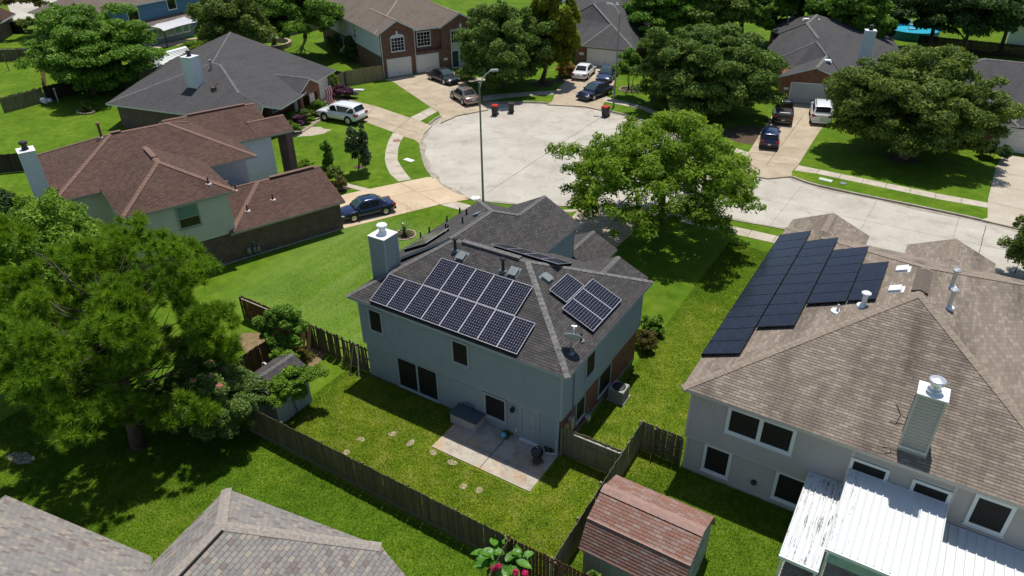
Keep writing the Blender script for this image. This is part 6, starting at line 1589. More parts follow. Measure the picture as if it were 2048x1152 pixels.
def between(a, b, side=0.0):
    a, b = Vector(a), Vector(b); d = (b - a).normalized(); m = (a + b) / 2; m = m + Vector((-d.y, d.x)) * side; return (m.x, m.y)
a, b = (-14.395, 14.018), (-13.051, 16.433)      # near side wheels of the blue sedan (front, rear)
car('parked_car', 'deep blue sedan beside the red brown garage wall', 'car', between(a, b, 0.86), toward(b, a), 4.65, 1.82, 1.46, 'sedan', 'blue')
a, b = (-35.192, 33.361), (-31.515, 33.667)
car('parked_car', 'white crossover on the driveway beside the striped flag', 'car', between(a, b, -0.9), toward(b, a), 4.85, 1.92, 1.70, 'wagon', 'white', 1.17)
a, b = (-34.851, 50.612), (-31.699, 49.587)
car('parked_car', 'dark grey sedan parked nearest the two white garage doors', 'car', between(a, b, 0.95), toward(a, b), 4.85, 1.85, 1.46, 'sedan', 'grey', 1.07)
a, b = (-27.86, 45.534), (-24.487, 43.58)
car('parked_car', 'taupe sedan with red tail lights near the kerb', 'car', between(a, b, 0.95), toward(b, a), 4.5, 1.76, 1.44, 'sedan', 'taupe', 1.12)
a, b = (-17.253, 59.116), (-19.728, 66.279)
car('parked_car', 'white coupe-like sedan seen from behind beside two dark cars', 'car', (-18.45, 62.292), math.radians(101), 4.75, 1.85, 1.45, 'sedan', 'white', 1.12)
car('parked_car', 'slate blue sedan nearest the stacked-roof garage on its right side', 'car', (-15.206, 62.474), math.radians(-79), 4.8, 1.84, 1.45, 'sedan', 'slate', 1.1)
car('parked_car', 'navy blue sedan with pale windscreen glare at the driveway mouth', 'car', (-13.133, 54.669), math.radians(-101), 4.75, 1.84, 1.46, 'sedan', 'navy', 1.1)
car('pickup_truck', 'black pickup truck with open bed in front of the wide grey garage', 'pickup truck', (8.221, 57.685), math.radians(104), 5.4, 1.98, 1.78, 'pickup', 'black', 1.04)
car('parked_car', 'boxy white sport utility wagon with roof rails beside the black pickup', 'car', (11.767, 59.556), math.radians(103), 5.1, 2.0, 1.88, 'suv', 'white', 1.08)
car('parked_car', 'dark blue hatchback half hidden by the light green tree', 'car', (9.115, 49.04), math.radians(103), 4.5, 1.82, 1.55, 'wagon', 'blue', 1.0)

# ------------------------------------------------------------------ street lamps, bins, small things
def street_lamp(label, p, h, armdir):
    T = thing('street_lamp', label, 'street lamp', (p[0], p[1], 0), armdir, 'street lamps by the bulb of the street')
    q = MB(); q.lathe([(0.18, 0), (0.18, 0.05), (0.11, 0.12), (0.095, 0.3), (0.06, h), (0.09, h + 0.02), (0.06, h + 0.08)], (0, 0, 0), 12); q.build('pole', M['metal_grey'], T, True)
    q = MB(); pts = [(0.03, 0, h - 0.3), (0.18, 0, h + 0.2), (0.5, 0, h + 0.62), (0.85, 0, h + 0.86), (1.0, 0, h + 0.9)]; q.tube(pts, [0.05, 0.045, 0.04, 0.038, 0.036], 8); q.build('arm', M['metal_pale'], T, True)
    q = MB(); q.box(0.9, 1.5, -0.13, 0.13, h + 0.85, h + 0.95); q.box(0.95, 1.45, -0.1, 0.1, h + 0.955, h + 0.99); hd = q.build('lamp_head', M['metal_pale'], T); q = MB(); q.box(1.0, 1.45, -0.1, 0.1, h + 0.81, h + 0.847); q.build('lens', M['plate'], hd)
    return T
l1 = (-7.592, 22.526); l2 = (-9.351, 51.946)
street_lamp('tall street lamp in the middle, between the chimney and the bulb of the street', l1, 10.0, math.radians(42))
street_lamp('tall street lamp behind, next to the dark sedan and red-lidded bin', l2, 10.3, math.radians(195))
def bin_(label, p, rot, lid, tilt=0.0, sc=1.0):
    T = thing('wheelie_bin', label, 'rubbish bin', (p[0], p[1], -0.1), rot, 'bins by the kerb'); T.scale = (sc,) * 3
    mb = MB(); a = [(-0.24, -0.26), (0.24, -0.26), (0.24, 0.26), (-0.24, 0.26)]; b = [(-0.30, -0.34), (0.30, -0.34), (0.30, 0.34), (-0.30, 0.34)]
    for i in range(4):
        j = (i + 1) % 4; mb.poly([(*a[i], 0.05), (*a[j], 0.05), (*b[j], 1.0), (*b[i], 1.0)])
    mb.poly([(*p_, 0.05) for p_ in a[::-1]]); mb.poly([(*p_, 1.0) for p_ in b]); mb.build('body', M['bin'], T)
    q = MB(); q.box(-0.33, 0.33, -0.37, 0.37, 1.003, 1.05); q.box(-0.28, 0.28, -0.32, 0.32, 1.0505, 1.09); q.build('lid', M[lid], T)
    for s in (1, -1): q = MB(); q.tube([(s * 0.27, 0.28, 0.11), (s * 0.33, 0.28, 0.11)], 0.11, 12); q.build('wheel', M['tyre'], T)
    q = MB(); q.bar((-0.26, 0.40, 0.98), (0.26, 0.40, 0.98), 0.04, 0.04); q.bar((-0.24, 0.30, 0.95), (-0.24, 0.40, 0.98), 0.03, 0.03); q.bar((0.24, 0.30, 0.95), (0.24, 0.40, 0.98), 0.03, 0.03); q.build('handle', M['plastic'], T)
    return T
M['bin'] = flat_mat('dark bin plastic', (0.035, 0.03, 0.03), 0.55); M['lid_red'] = flat_mat('red lid', (0.50, 0.03, 0.018), 0.45)
bin_('dark bin with red lid beside the plain black bin', (-19.699, 42.818), 0.3, 'lid_red', sc=1.1); bin_('plain black bin with black lid at the far kerb', (-18.599, 44.511), 0.6, 'bin', sc=1.05); bin_('dark red-lidded bin in front of the navy sedan by the lamp', (-8.816, 48.651), -0.2, 'lid_red', sc=1.1)

# white rag bag by the lamp
def lump(name, label, cat, p, r, mat, seed, squash=0.6, group=None):
    rnd = random.Random(seed); mb = MB(); n, m = 10, 5; pr = []
    prof = [(r * math.cos(a) * (0.85 + rnd.random() * 0.3), r * squash * (math.sin(a))) for a in (0.0, 0.35, 0.7, 1.05, 1.4)]
    mb.lathe(prof, (0, 0, 0), 12)
    mb.v = [(x * (1 + rnd.uniform(-0.22, 0.22)), y * (1 + rnd.uniform(-0.22, 0.22)), z * (1 + rnd.uniform(-0.15, 0.15))) for x, y, z in mb.v]
    o = mb.build(name, mat); o.location = (p[0], p[1], p[2] if len(p) > 2 else 0.0); return tag(o, label, cat, group)
lump('cloth_bundle', 'crumpled white bundle on the grass by the middle lamp foot', 'bundle', (-8.588, 22.821), 0.42, M['metal_white'], 3, 0.5)
# satellite dish
p_d, h_, s_, n_ = on_roof(FA, 3, 12.02, 0.95)
T = thing('satellite_dish', 'grey satellite dish near the front corner of the charcoal roof', 'satellite dish', p_d, 0)
q = MB(); q.box(-0.14, 0.14, -0.14, 0.14, 0.0, 0.03); q.build('base_plate', M['metal_grey'], T)
q = MB(); q.tube([(0, 0, 0.02), (0, 0, 0.35), (-0.02, 0.08, 0.62)], 0.035, 8); q.build('mast', M['metal_grey'], T)
dish = MB(); N = 20; rings = []
axis = Vector((-0.25, 0.75, 0.62)).normalized(); ux = axis.cross(Vector((0, 0, 1))).normalized(); uy = ux.cross(axis); c0 = Vector((-0.02, 0.1, 0.78))
for r, d in ((0.01, -0.0), (0.22, 0.035), (0.43, 0.12)): rings.append([c0 + axis * d + ux * (r * 1.05 * math.cos(2 * pi * k / N)) + uy * (r * 0.9 * math.sin(2 * pi * k / N)) for k in range(N)])
for a_, b_ in zip(rings, rings[1:]):
    for k in range(N): dish.poly([a_[k], a_[(k + 1) % N], b_[(k + 1) % N], b_[k]])
    for k in range(N): dish.poly([p - axis * 0.02 for p in (b_[k], b_[(k + 1) % N], a_[(k + 1) % N], a_[k])])
for k in range(N): dish.poly([rings[-1][k], rings[-1][(k + 1) % N], rings[-1][(k + 1) % N] - axis * 0.02, rings[-1][k] - axis * 0.02])
dish.build('dish', flat_mat('dish grey', (0.42, 0.45, 0.47), 0.4), T)
q = MB(); e = c0 + axis * 0.62 - uy * 0.1; q.tube([c0 - uy * 0.42 + axis * 0.1, e], 0.022, 6); q.build('feed_arm', M['metal_pale'], T); q = MB(); q.tube([e - ux * 0.12, e + ux * 0.12], 0.05, 8); q.tube([e, e + axis * -0.14], 0.05, 8); q.build('receiver', M['metal_pale'], T)
# deck box, grill, ball, wall ornament, AC units
T = thing('deck_box', 'pale deck box with dark lid on the patio against the grey wall', 'storage box', (7.02, -0.52, 0.05))
q = MB(); q.box(-0.78, 0.78, -0.42, 0.42, 0.0, 0.62)
for k in range(4): q.box(-0.79, 0.79, -0.432, -0.42, 0.06 + k * 0.14, 0.16 + k * 0.14)
q.build('body', flat_mat('deck box beige', (0.45, 0.41, 0.38), 0.6), T); q = MB(); q.box(-0.83, 0.83, -0.47, 0.45, 0.623, 0.70); q.build('lid', flat_mat('deck box lid', (0.07, 0.09, 0.10), 0.5), T)
T = thing('kettle_grill', 'black kettle grill standing on the patio near the corner', 'grill', (11.45, -1.05, 0.05))
q = MB(); q.lathe([(0.03, 0.42), (0.20, 0.46), (0.29, 0.58), (0.30, 0.66)], (0, 0, 0), 20); q.build('bowl', M['black'], T, True); q = MB(); q.lathe([(0.31, 0.66), (0.29, 0.78), (0.20, 0.90), (0.05, 0.95)], (0, 0, 0), 20); l_ = q.build('lid', flat_mat('grill enamel', (0.012, 0.014, 0.017), 0.15, spec=0.6), T, True); q = MB(); q.tube([(-0.08, 0, 0.955), (0, 0, 1.0), (0.08, 0, 0.955)], 0.015, 6); q.build('handle', M['metal_pale'], l_)
for k in range(3):
    a_ = 2 * pi * k / 3 + 0.4; q = MB(); q.tube([(0.18 * math.cos(a_), 0.18 * math.sin(a_), 0.48), (0.30 * math.cos(a_), 0.30 * math.sin(a_), 0.0)], 0.016, 6); q.build('leg', M['metal_dark'], T)
q = MB(); q.lathe([(0.24, 0.12), (0.25, 0.14)], (0, 0, 0), 14); q.build('ash_tray', M['pipe_brown'], T)
me = bpy.data.meshes.new('ball'); mb = MB(); mb.lathe([(0.16 * math.sin(pi * k / 8) + 0.001, 0.16 - 0.16 * math.cos(pi * k / 8)) for k in range(9)], (0, 0, 0), 16); o = mb.build('ball', flat_mat('sky blue ball', (0.18, 0.45, 0.68), 0.4), None, True); o.location = (9.15, -0.45, 0.05); tag(o, 'sky blue ball on the patio below the ground floor window', 'ball')
T = thing('folded_rack', 'small dark wire rack on top of the pale deck box against the wall', 'rack', (6.85, -0.16, 0.755)); q = MB()
for k in range(6): q.bar((-0.3 + k * 0.12, 0, 0), (-0.3 + k * 0.12, 0.02, 0.22 + 0.08 * math.sin(k / 5 * pi)), 0.018, 0.018)
q.build('bars', M['black'], T); q = MB(); q.tube([(-0.33, 0.0, 0.0), (-0.33, 0.02, 0.2), (0, 0.02, 0.32), (0.33, 0.02, 0.2), (0.33, 0, 0)], 0.014, 6); q.build('rim', M['metal_dark'], T)
T = thing('air_conditioner', 'grey air conditioner unit beside the brick side wall of the grey house', 'air conditioner', (12.75, 5.35, 0)); q = MB(); q.box(-0.5, 0.5, -0.5, 0.5, 0.0, 0.08); q.build('pad', M['cement'], T)
q = MB(); q.box(-0.42, 0.42, -0.42, 0.42, 0.083, 0.80)
for k in range(9): q.box(-0.43, 0.43, -0.43, 0.43, 0.14 + k * 0.07, 0.165 + k * 0.07)
b_ = q.build('cabinet', flat_mat('air conditioner grey', (0.30, 0.30, 0.27), 0.6), T); q = MB(); q.lathe([(0.36, 0.803), (0.36, 0.83), (0.3, 0.86), (0.1, 0.88)], (0, 0, 0), 20); q.build('fan_grille', M['metal_dark'], b_)
T = thing('gas_meter', 'pale gas meter by the brick side wall nearer the board fence', 'meter', (12.3, 2.55, 0)); q = MB(); q.lathe([(0.14, 0.35), (0.17, 0.45), (0.17, 0.65), (0.1, 0.74)], (0, 0, 0), 12); q.build('case', M['metal_pale'], T); q = MB(); q.tube([(0.1, -0.1, 0.0), (0.1, -0.1, 0.8), (0.05, 0.05, 0.85), (-0.1, 0.15, 0.85), (-0.1, 0.3, 0.9)], 0.025, 6); q.build('pipe', M['metal_grey'], T)
# stepping stones on the dry lawn
M['stone'] = flat_mat('sandy stepping stone', (0.36, 0.30, 0.19), 0.95, var=0.3, scale=8)
for i, (px_, lab) in enumerate(zip([(3.089, -4.256), (4.182, -3.123), (5.371, -3.151), (3.102, -5.312), (6.753, -3.118), (7.946, -3.134), (9.283, -4.101), (10.033, -3.925)], ['stepping stone nearest the long fence at left', 'stepping stone closest to the house shadow', 'stepping stone right of the house-shadow one, toward the patio', 'half buried stepping stone against the long fence', 'stepping stone just left of the patio corner', 'faded stepping stone below the patio edge', 'faint stepping stone beyond the patio, nearer the long fence', 'last faint stepping stone in line below the patio'])):
    rp = blob(0, 0, 0.2 + 0.03 * (i % 3), 0.17, 9, i * 0.7, i); mb = MB(); mb.prism(ccw(rp), -0.03, 0.022); o = mb.build('stepping_stone', M['stone']); o.location = (px_[0], px_[1], 0); tag(o, 'sandy ' + lab, 'stepping stone', 'stepping stones in the patio yard')
# flag
p0 = H4.M @ Vector((11.32, 6.3, 1.7)); T = thing('wall_flag', 'red and white striped flag hanging by the garage of the charcoal-roofed house', 'flag', p0)
A_f, B_f = Vector((-37.04, 32.207, 2.35)) - p0, Vector((-36.562, 32.558, 3)) - p0; A_f = Vector((0, 0, 0.3)); B_f = A_f + Vector((1.5, 0.45, 0.9)); q = MB(); q.tube([A_f, B_f], 0.02, 6); q.build('pole', M['metal_white'], T)
M['flag_red'] = flat_mat('flag red', (0.45, 0.05, 0.05), 0.8); M['flag_white'] = flat_mat('flag white', (0.75, 0.72, 0.74), 0.8); M['flag_blue'] = flat_mat('flag blue', (0.04, 0.05, 0.14), 0.8)
d_ = (A_f - B_f) * 0.62
for k in range(7):
    mb = MB(); segs = 8; pr = None
    for j in range(segs + 1):
        u = j / segs; t0, t1 = k / 7, (k + 1) / 7; hang = Vector((0.35 * u + 0.08 * math.sin(u * 7), 0.12 * math.sin(u * 6), -1.75 * u))
        c_ = (B_f + d_ * t0 + hang, B_f + d_ * t1 + hang)
        if pr: mb.poly([pr[0], pr[1], c_[1], c_[0]])
        pr = c_
    mb.build('stripe', M['flag_red' if k % 2 == 0 else 'flag_white'], T)
# pool and ladder
pc_ = (15.44, 108.131); T = thing('swimming_pool', 'round bright blue above-ground pool among the dark trees', 'pool', (pc_[0], pc_[1], 0)); R_ = 3.6
M['pool_wall'] = flat_mat('pool wall', (0.02, 0.20, 0.32), 0.5); 
def water():
    t = NT('pool water'); t.color((0.05, 0.50, 0.68)); t.set(rough=0.08, spec=0.5); t.bump(t.noise(t.pos(), 2.5, 3), 0.15, 0.05); return t.mat
q = MB(); q.lathe([(R_, 0), (R_, 1.2), (R_ + 0.12, 1.22), (R_ + 0.12, 1.28), (R_ - 0.1, 1.28), (R_ - 0.1, 0.95)], (0, 0, 0), 32); q.build('wall', M['pool_wall'], T); q = MB(); q.lathe([(R_ - 0.11, 0.9), (R_ - 0.11, 1.0)], (0, 0, 0), 32); q.build('water', water(), T)
lp = (15.194, 108.836, 1.2); T = thing('pool_ladder', 'white ladder standing over the far rim of the blue pool', 'ladder', (lp[0], lp[1], 0), math.radians(20)); 
for s in (-0.55, 0.55): q = MB(); q.bar((s, 0.5, 0), (s, 0, 3.2), 0.1, 0.12); q.build('rail', M['metal_white'], T)
for k in range(5): q = MB(); q.bar((-0.55, 0.45 - k * 0.1, 0.4 + k * 0.62), (0.55, 0.45 - k * 0.1, 0.4 + k * 0.62), 0.22, 0.1); q.build('step', M['metal_white'], T)
# shade sail, posts, table
S_ = [Vector((-85.604, 44.058, 2.9)), Vector((-84.644, 51.151, 3.3)), Vector((-82.306, 53.443, 2.6)), Vector((-81.483, 44.871, 2.5))]
T = thing('shade_sail', 'pale grey shade sail stretched in front of the blue house', 'shade sail', S_[3] * 1.0); mb = MB(); n = 10; G_ = {}
for i in range(n + 1):
    for j in range(n + 1):
        u, v = i / n, j / n; p = S_[0].lerp(S_[1], u).lerp(S_[3].lerp(S_[2], u), v); c_ = sum(S_, Vector()) / 4
        pull = 0.22 * (4 * u * (1 - u) * (abs(v - 0.5) * 2) ** 2 + 4 * v * (1 - v) * (abs(u - 0.5) * 2) ** 2); p = p.lerp(c_, pull); p.z -= 0.3 * 16 * u * (1 - u) * v * (1 - v) * 0.5; G_[i, j] = p - S_[3]
for i in range(n):
    for j in range(n): mb.poly([G_[i, j], G_[i + 1, j], G_[i + 1, j + 1], G_[i, j + 1]])
mb.build('sail_cloth', flat_mat('pale sail cloth', (0.50, 0.51, 0.53), 0.8), T, True)
for p in (S_[3], S_[2]):
    q = MB(); b_ = p - S_[3]; q.tube([(b_.x, b_.y, -p.z + (p.z - S_[3].z) * 0), (b_.x, b_.y, b_.z)], 0.09, 8); q.v = [(x, y, z if z > -2 else -S_[3].z) for x, y, z in q.v]; q.build('mast', M['black'], T)
tb = (-87.467, 51.988); T = thing('patio_table', 'pale patio table under the end of the shade sail', 'table', (tb[0], tb[1], 0), 0.4); q = MB(); q.box(-1.5, 1.5, -0.7, 0.7, 0.74, 0.82); q.build('tabletop', M['plate'], T)
for sx in (-1.2, 1.2):
    for sy in (-0.5, 0.5): q = MB(); q.box(sx - 0.05, sx + 0.05, sy - 0.05, sy + 0.05, 0, 0.738); q.build('leg', M['metal_dark'], T)
for i, (dx, lab) in enumerate(((-2.1, 'left'), (2.1, 'right'))):
    pass
# stone ring, flower bed ring, odds and ends of the upper left yards
def ring_of(name, label, c, R, n, mat, h=0.35, d=0.3, cat='stone ring', sq=1.0, rot=0):
    T = thing(name, label, cat, (c[0], c[1], 0), rot); 
    mbm = MB(); wl_ = 2 * pi * R / n * 0.92; mbm.box(-wl_ / 2, wl_ / 2, -d / 2, d / 2, 0, h); me = mbm.mesh('stone', [mat])
    for k in range(n):
        a_ = 2 * pi * k / n; o = link('stone', me, T); o.location = (R * math.cos(a_), R * sq * math.sin(a_), random.uniform(-0.05, 0)); o.rotation_euler = (0, 0, a_ + pi / 2 + random.uniform(-0.1, 0.1))
    return T
M['ringstone'] = flat_mat('pinkish stone', (0.40, 0.30, 0.24), 0.9, var=0.3); M['ringtan'] = flat_mat('tan stone', (0.33, 0.27, 0.17), 0.9, var=0.3)
ring_of('stone_ring', 'ring of pale stones at the foot of the dark trees behind the charcoal roof', (-68.165, 53.449), 3.0, 22, M['ringstone'], 0.7, 0.4)
ring_of('flower_bed', 'small stone-edged flower bed on the upper left lawn', (-61.023, 19.566), 1.15, 16, M['ringtan'], 0.22, 0.25, 'flower bed', 0.6)
ring_of('flower_bed', 'pale stone-edged bed with a young sago palm beside the white chimney', (-9.434, 14.393), 0.85, 20, M['ringstone'], 0.10, 0.12, 'flower bed')
bed('soil_bed', (-9.434, 14.393), 0.75, 0.72, M['mulch'], 23)
ring_of('tree_ring', 'stone ring round the slim tree by the far lamp', (-10.775, 59.475), 1.15, 18, M['ringstone'], 0.12, 0.15, 'tree ring')
for i, (px_, lab, c, sz) in enumerate((((-68.787, 19.071), 'white propane-like tank lying by the patchy fence', 'metal_white', 0.35), ((-68.514, 19.461), 'second pale round item by the patchy fence next to the white tank', 'metal_pale', 0.3))):
    T = thing('garden_tank', lab, 'tank', (px_[0], px_[1], 0), 0.4 * i); q = MB(); q.tube([(-0.5, 0, sz), (-0.42, 0, sz), (0.42, 0, sz), (0.5, 0, sz)], [sz * 0.6, sz, sz, sz * 0.6], 14); q.build('tank', M[c], T, True)
    for s in (-0.3, 0.3): q = MB(); q.box(s - 0.05, s + 0.05, -sz * 0.8, sz * 0.8, 0, sz * 0.35); q.build('foot', M['metal_dark'], T)
def pole_thing(label, p, h, r, mat, name='garden_post', cat='post', tilt=(0, 0)):
    mb = MB(); mb.tube([(0, 0, 0), (tilt[0], tilt[1], h)], r, 8); mb.lathe([(r * 1.5, h - 0.02), (r * 1.5, h + 0.06)], (tilt[0], tilt[1], 0), 8); o = mb.build(name, M[mat]); o.location = (p[0], p[1], 0); return tag(o, label, cat)
pole_thing('slim dark post alone on the upper left lawn', (-88.661, 24.943), 2.2, 0.07, 'wood_grey'); pole_thing('short pale blue post by the shaded upper left fence', (-67.966, 20.247), 1.6, 0.09, 'metal_pale')
p_ = (-65.237, 29.832); T = thing('orange_table', 'orange topped table beside the tan plank shed', 'table', (p_[0], p_[1], 0), 0.15); q = MB(); q.box(-1.35, 1.35, -0.55, 0.55, 0.9, 0.98); q.build('tabletop', flat_mat('orange top', (0.52, 0.16, 0.055), 0.6), T)
for sx in (-1.2, 1.2): 
    for sy in (-0.45, 0.45): q = MB(); q.box(sx - 0.04, sx + 0.04, sy - 0.04, sy + 0.04, 0, 0.898); q.build('leg', M['wood_grey'], T)
p_ = (-70.545, 47.262); mb = MB(); mb.lathe([(1.4, 0), (1.35, 0.7), (1.0, 1.15), (0.3, 1.35)], (0, 0, 0), 18); o = mb.build('covered_tank', flat_mat('dark teal cover', (0.03, 0.07, 0.07), 0.5), None, True); o.location = (p_[0], p_[1], 0); tag(o, 'dark teal domed cover behind the peak of the charcoal roof', 'cover')
for i, (p_, lab) in enumerate((((15.935, 42.056), 'pale green utility cover in the grass strip beside the street'), ((-19.139, 26.876), 'white utility cover in the small grass wedge by the bulb'))):
    T = thing('utility_cover', lab, 'utility cover', (p_[0], p_[1], 0), -0.1); q = MB(); q.box(-0.55, 0.55, -0.28, 0.28, 0, 0.04); q.build('rim', M['metal_white'], T); q = MB(); q.box(-0.5, 0.5, -0.23, 0.23, 0.0405, 0.055); q.build('lid', flat_mat('cover%d' % i, (0.45, 0.58, 0.45) if i == 0 else (0.7, 0.7, 0.66), 0.6), T)
p_ = (17.41, 42.017); mb = MB(); mb.lathe([(0.3, 0), (0.3, 0.05), (0.24, 0.06)], (0, 0, 0), 14); o = mb.build('water_meter_cover', M['metal_grey']); o.location = (*p_, 0); tag(o, 'dark round water meter cover in the grass strip beside the street', 'utility cover')
p_ = (-23.701, 30.506); mb = MB(); mb.lathe([(0.42, 0.0), (0.42, 0.024), (0.36, 0.028)], (0, 0, 0), 20); o = mb.build('manhole_cover', M['manhole']); o.location = (*p_, 0); tag(o, 'rust red manhole cover in the curved sidewalk', 'manhole cover')
p_ = (-40.417, 41.829); mb = MB(); mb.box(-1.5, 1.5, -0.35, 0.35, 0.0, 0.12); mb.box(-1.3, 1.2, -0.3, 0.28, 0.1202, 0.16); o = mb.build('stone_bench', M['plate']); o.location = (*p_, 0); o.rotation_euler = (0, 0, 0.5); tag(o, 'low pale slab lying by the purple bush', 'slab')
# white chair by the brick entry
p_ = (-38.662, 59.244); T = thing('porch_chair', 'white slatted chair on the porch of the two-garage brick house', 'chair', (p_[0], p_[1], 0), math.radians(-28)); q = MB(); q.box(-0.3, 0.3, -0.35, 0.35, 0.42, 0.48); q.build('seat', M['metal_white'], T)
for k in range(5): q = MB(); q.box(-0.33, -0.28, -0.34 + k * 0.15, -0.24 + k * 0.15, 0.481, 1.25); q.build('back_slat', M['metal_white'], T)
for sx in (-0.25, 0.25):
    for sy in (-0.3, 0.3): q = MB(); q.box(sx - 0.035, sx + 0.035, sy - 0.035, sy + 0.035, 0, 0.419); q.build('leg', M['metal_white'], T)
# white hose hoop by the garden shed
q = MB(); q.tube([(math.cos(a_) * 0.3, 0, 0.9 + math.sin(a_) * 0.55) if 0 <= a_ <= pi else (0, 0, 0) for a_ in [pi * k / 8 for k in range(9)]], 0.045, 6); q.tube([(0.3, 0, 0.9), (0.3, 0, 0)], 0.045, 6); q.tube([(-0.3, 0, 0.9), (-0.3, 0, 0)], 0.045, 6); o = q.build('garden_hoop', M['metal_white']); o.location = (-4.3, -3.6, 0.6); o.location.z = 0; tag(o, 'white hoop standing beside the vine-covered garden shed', 'hoop')
# stone border of the garden bed by the low house
for i in range(26):
    u = i / 25; p_ = Vector((-34.052, 27.187)).lerp(Vector((-35.467, 31.761)), u); s_ = random.uniform(0.14, 0.24); mb = MB(); mb.lathe([(s_, 0), (s_ * 0.9, s_ * 0.5), (s_ * 0.5, s_ * 0.85)], (0, 0, 0), 7)
    if i == 0: KERBST = thing('stone_border', 'line of pale border stones between the garden bed and the lawn of the charcoal-roofed house', 'stone border', (p_.x, p_.y, 0))
    o = mb.build('stone', M['ringstone'], KERBST); o.location = (p_.x - KERBST.location.x, p_.y - KERBST.location.y, 0); o.rotation_euler = (0, 0, random.uniform(0, 3))
for i, (p_, r_) in enumerate((((-35.364, 32.434), 0.3), ((-35.455, 31.364), 0.28), ((-35.196, 30.123), 0.33))):
    lump('garden_rock', ['pale rock nearest the white crossover in the garden bed', 'pale rock in the middle of the garden bed', 'pale rock at the low end of the garden bed'][i], 'rock', p_, r_, M['ringstone'], 40 + i, 0.7, 'rocks in the garden bed')
p_ = (6.322, 65.241); T = thing('plant_pot', 'terracotta pot against the brick beside the wide grey garage', 'pot', (p_[0], p_[1], 0)); q = MB(); q.lathe([(0.28, 0), (0.42, 0.55), (0.46, 0.56), (0.46, 0.64)], (0, 0, 0), 14); q.build('pot', flat_mat('terracotta', (0.35, 0.12, 0.07), 0.8), T)
p_ = (-113.771, 39.002); T = thing('covered_barbecue', 'black covered barbecue by the corner brick house', 'barbecue', (p_[0], p_[1], 0), 0.3); q = MB(); q.box(-0.8, 0.8, -0.5, 0.5, 0, 1.5); q.box(-0.6, 0.6, -0.4, 0.4, 1.5, 1.85); q.build('cover', M['black'], T)

# ------------------------------------------------------------------ trees and plants
LEAF_K, LEAF_S = 2.5, 0.70
M['bark'] = flat_mat('bark', (0.085, 0.065, 0.048), 0.95, var=0.35, scale=5); M['bark_pale'] = flat_mat('pale bark', (0.17, 0.14, 0.11), 0.95, var=0.35, scale=5); M['bark_pine'] = flat_mat('pine bark', (0.13, 0.085, 0.06), 0.95, var=0.4, scale=5)
LM = {
 'oak': leaf_mat('oak leaves', [(0.042, 0.078, 0.0132), (0.075, 0.131, 0.0232), (0.108, 0.179, 0.0331), (0.156, 0.229, 0.0530)], 0.22),
 'oak2': leaf_mat('olive oak leaves', [(0.051, 0.090, 0.0155), (0.088, 0.139, 0.0248), (0.129, 0.185, 0.0373), (0.195, 0.235, 0.0559)], 0.25),
 'lime': leaf_mat('light green leaves', [(0.080, 0.150, 0.008), (0.122, 0.208, 0.012), (0.165, 0.262, 0.020), (0.22, 0.310, 0.040)], 0.38),
 'yellow': leaf_mat('yellow green leaves', [(0.081, 0.115, 0.0062), (0.127, 0.163, 0.0103), (0.184, 0.205, 0.0145), (0.241, 0.229, 0.0186)], 0.35),
 'mid': leaf_mat('mid green leaves', [(0.049, 0.114, 0.0135), (0.085, 0.174, 0.0196), (0.129, 0.238, 0.0300), (0.179, 0.296, 0.0481)], 0.3),
 'fresh': leaf_mat('fresh green leaves', [(0.059, 0.125, 0.0104), (0.100, 0.188, 0.0167), (0.151, 0.259, 0.0271), (0.218, 0.330, 0.0469)], 0.35),
 'dark': leaf_mat('dark green leaves', [(0.016, 0.040, 0.0086), (0.029, 0.064, 0.0144), (0.048, 0.092, 0.0216), (0.074, 0.124, 0.0346)], 0.18),
 'myrtle': leaf_mat('crape myrtle leaves', [(0.038, 0.083, 0.0166), (0.066, 0.126, 0.0264), (0.114, 0.186, 0.0398), (0.208, 0.263, 0.0745)], 0.25),
 'pine': leaf_mat('pine needles', [(0.068, 0.140, 0.008), (0.105, 0.195, 0.012), (0.145, 0.250, 0.018), (0.195, 0.305, 0.032)], 0.35),
 'magnolia': leaf_mat('glossy dark leaves', [(0.018, 0.047, 0.0095), (0.033, 0.071, 0.0135), (0.053, 0.095, 0.0203), (0.105, 0.134, 0.0405)], 0.12, 0.25, 0.6),
 'olive': leaf_mat('olive brown leaves', [(0.060, 0.069, 0.0130), (0.090, 0.095, 0.0194), (0.120, 0.107, 0.0238), (0.156, 0.126, 0.0324)], 0.3),
 'purple': leaf_mat('purple leaves', [(0.050, 0.021, 0.0540), (0.080, 0.032, 0.0765), (0.110, 0.053, 0.0990)], 0.25),
 'rust': leaf_mat('rust brown leaves', [(0.200, 0.095, 0.0270), (0.280, 0.147, 0.0450), (0.220, 0.158, 0.0540)], 0.25),
 'pink': leaf_mat('pink blossoms', [(0.450, 0.168, 0.1800), (0.520, 0.231, 0.2250), (0.500, 0.294, 0.2520)], 0.3),
 'magenta': leaf_mat('magenta blossoms', [(0.450, 0.011, 0.0990), (0.580, 0.019, 0.1440), (0.660, 0.053, 0.2160)], 0.3),
 'white': leaf_mat('white blossoms', [(0.550, 0.546, 0.4140), (0.620, 0.609, 0.4680)], 0.3),
 'big': leaf_mat('broad leaves', [(0.060, 0.168, 0.0162), (0.085, 0.221, 0.0252), (0.110, 0.263, 0.0360)], 0.35, 0.35, 0.4),
}
def unit(n, rng):
    v = rng.normal(size=(n, 3)); return v / np.linalg.norm(v, axis=1, keepdims=True)
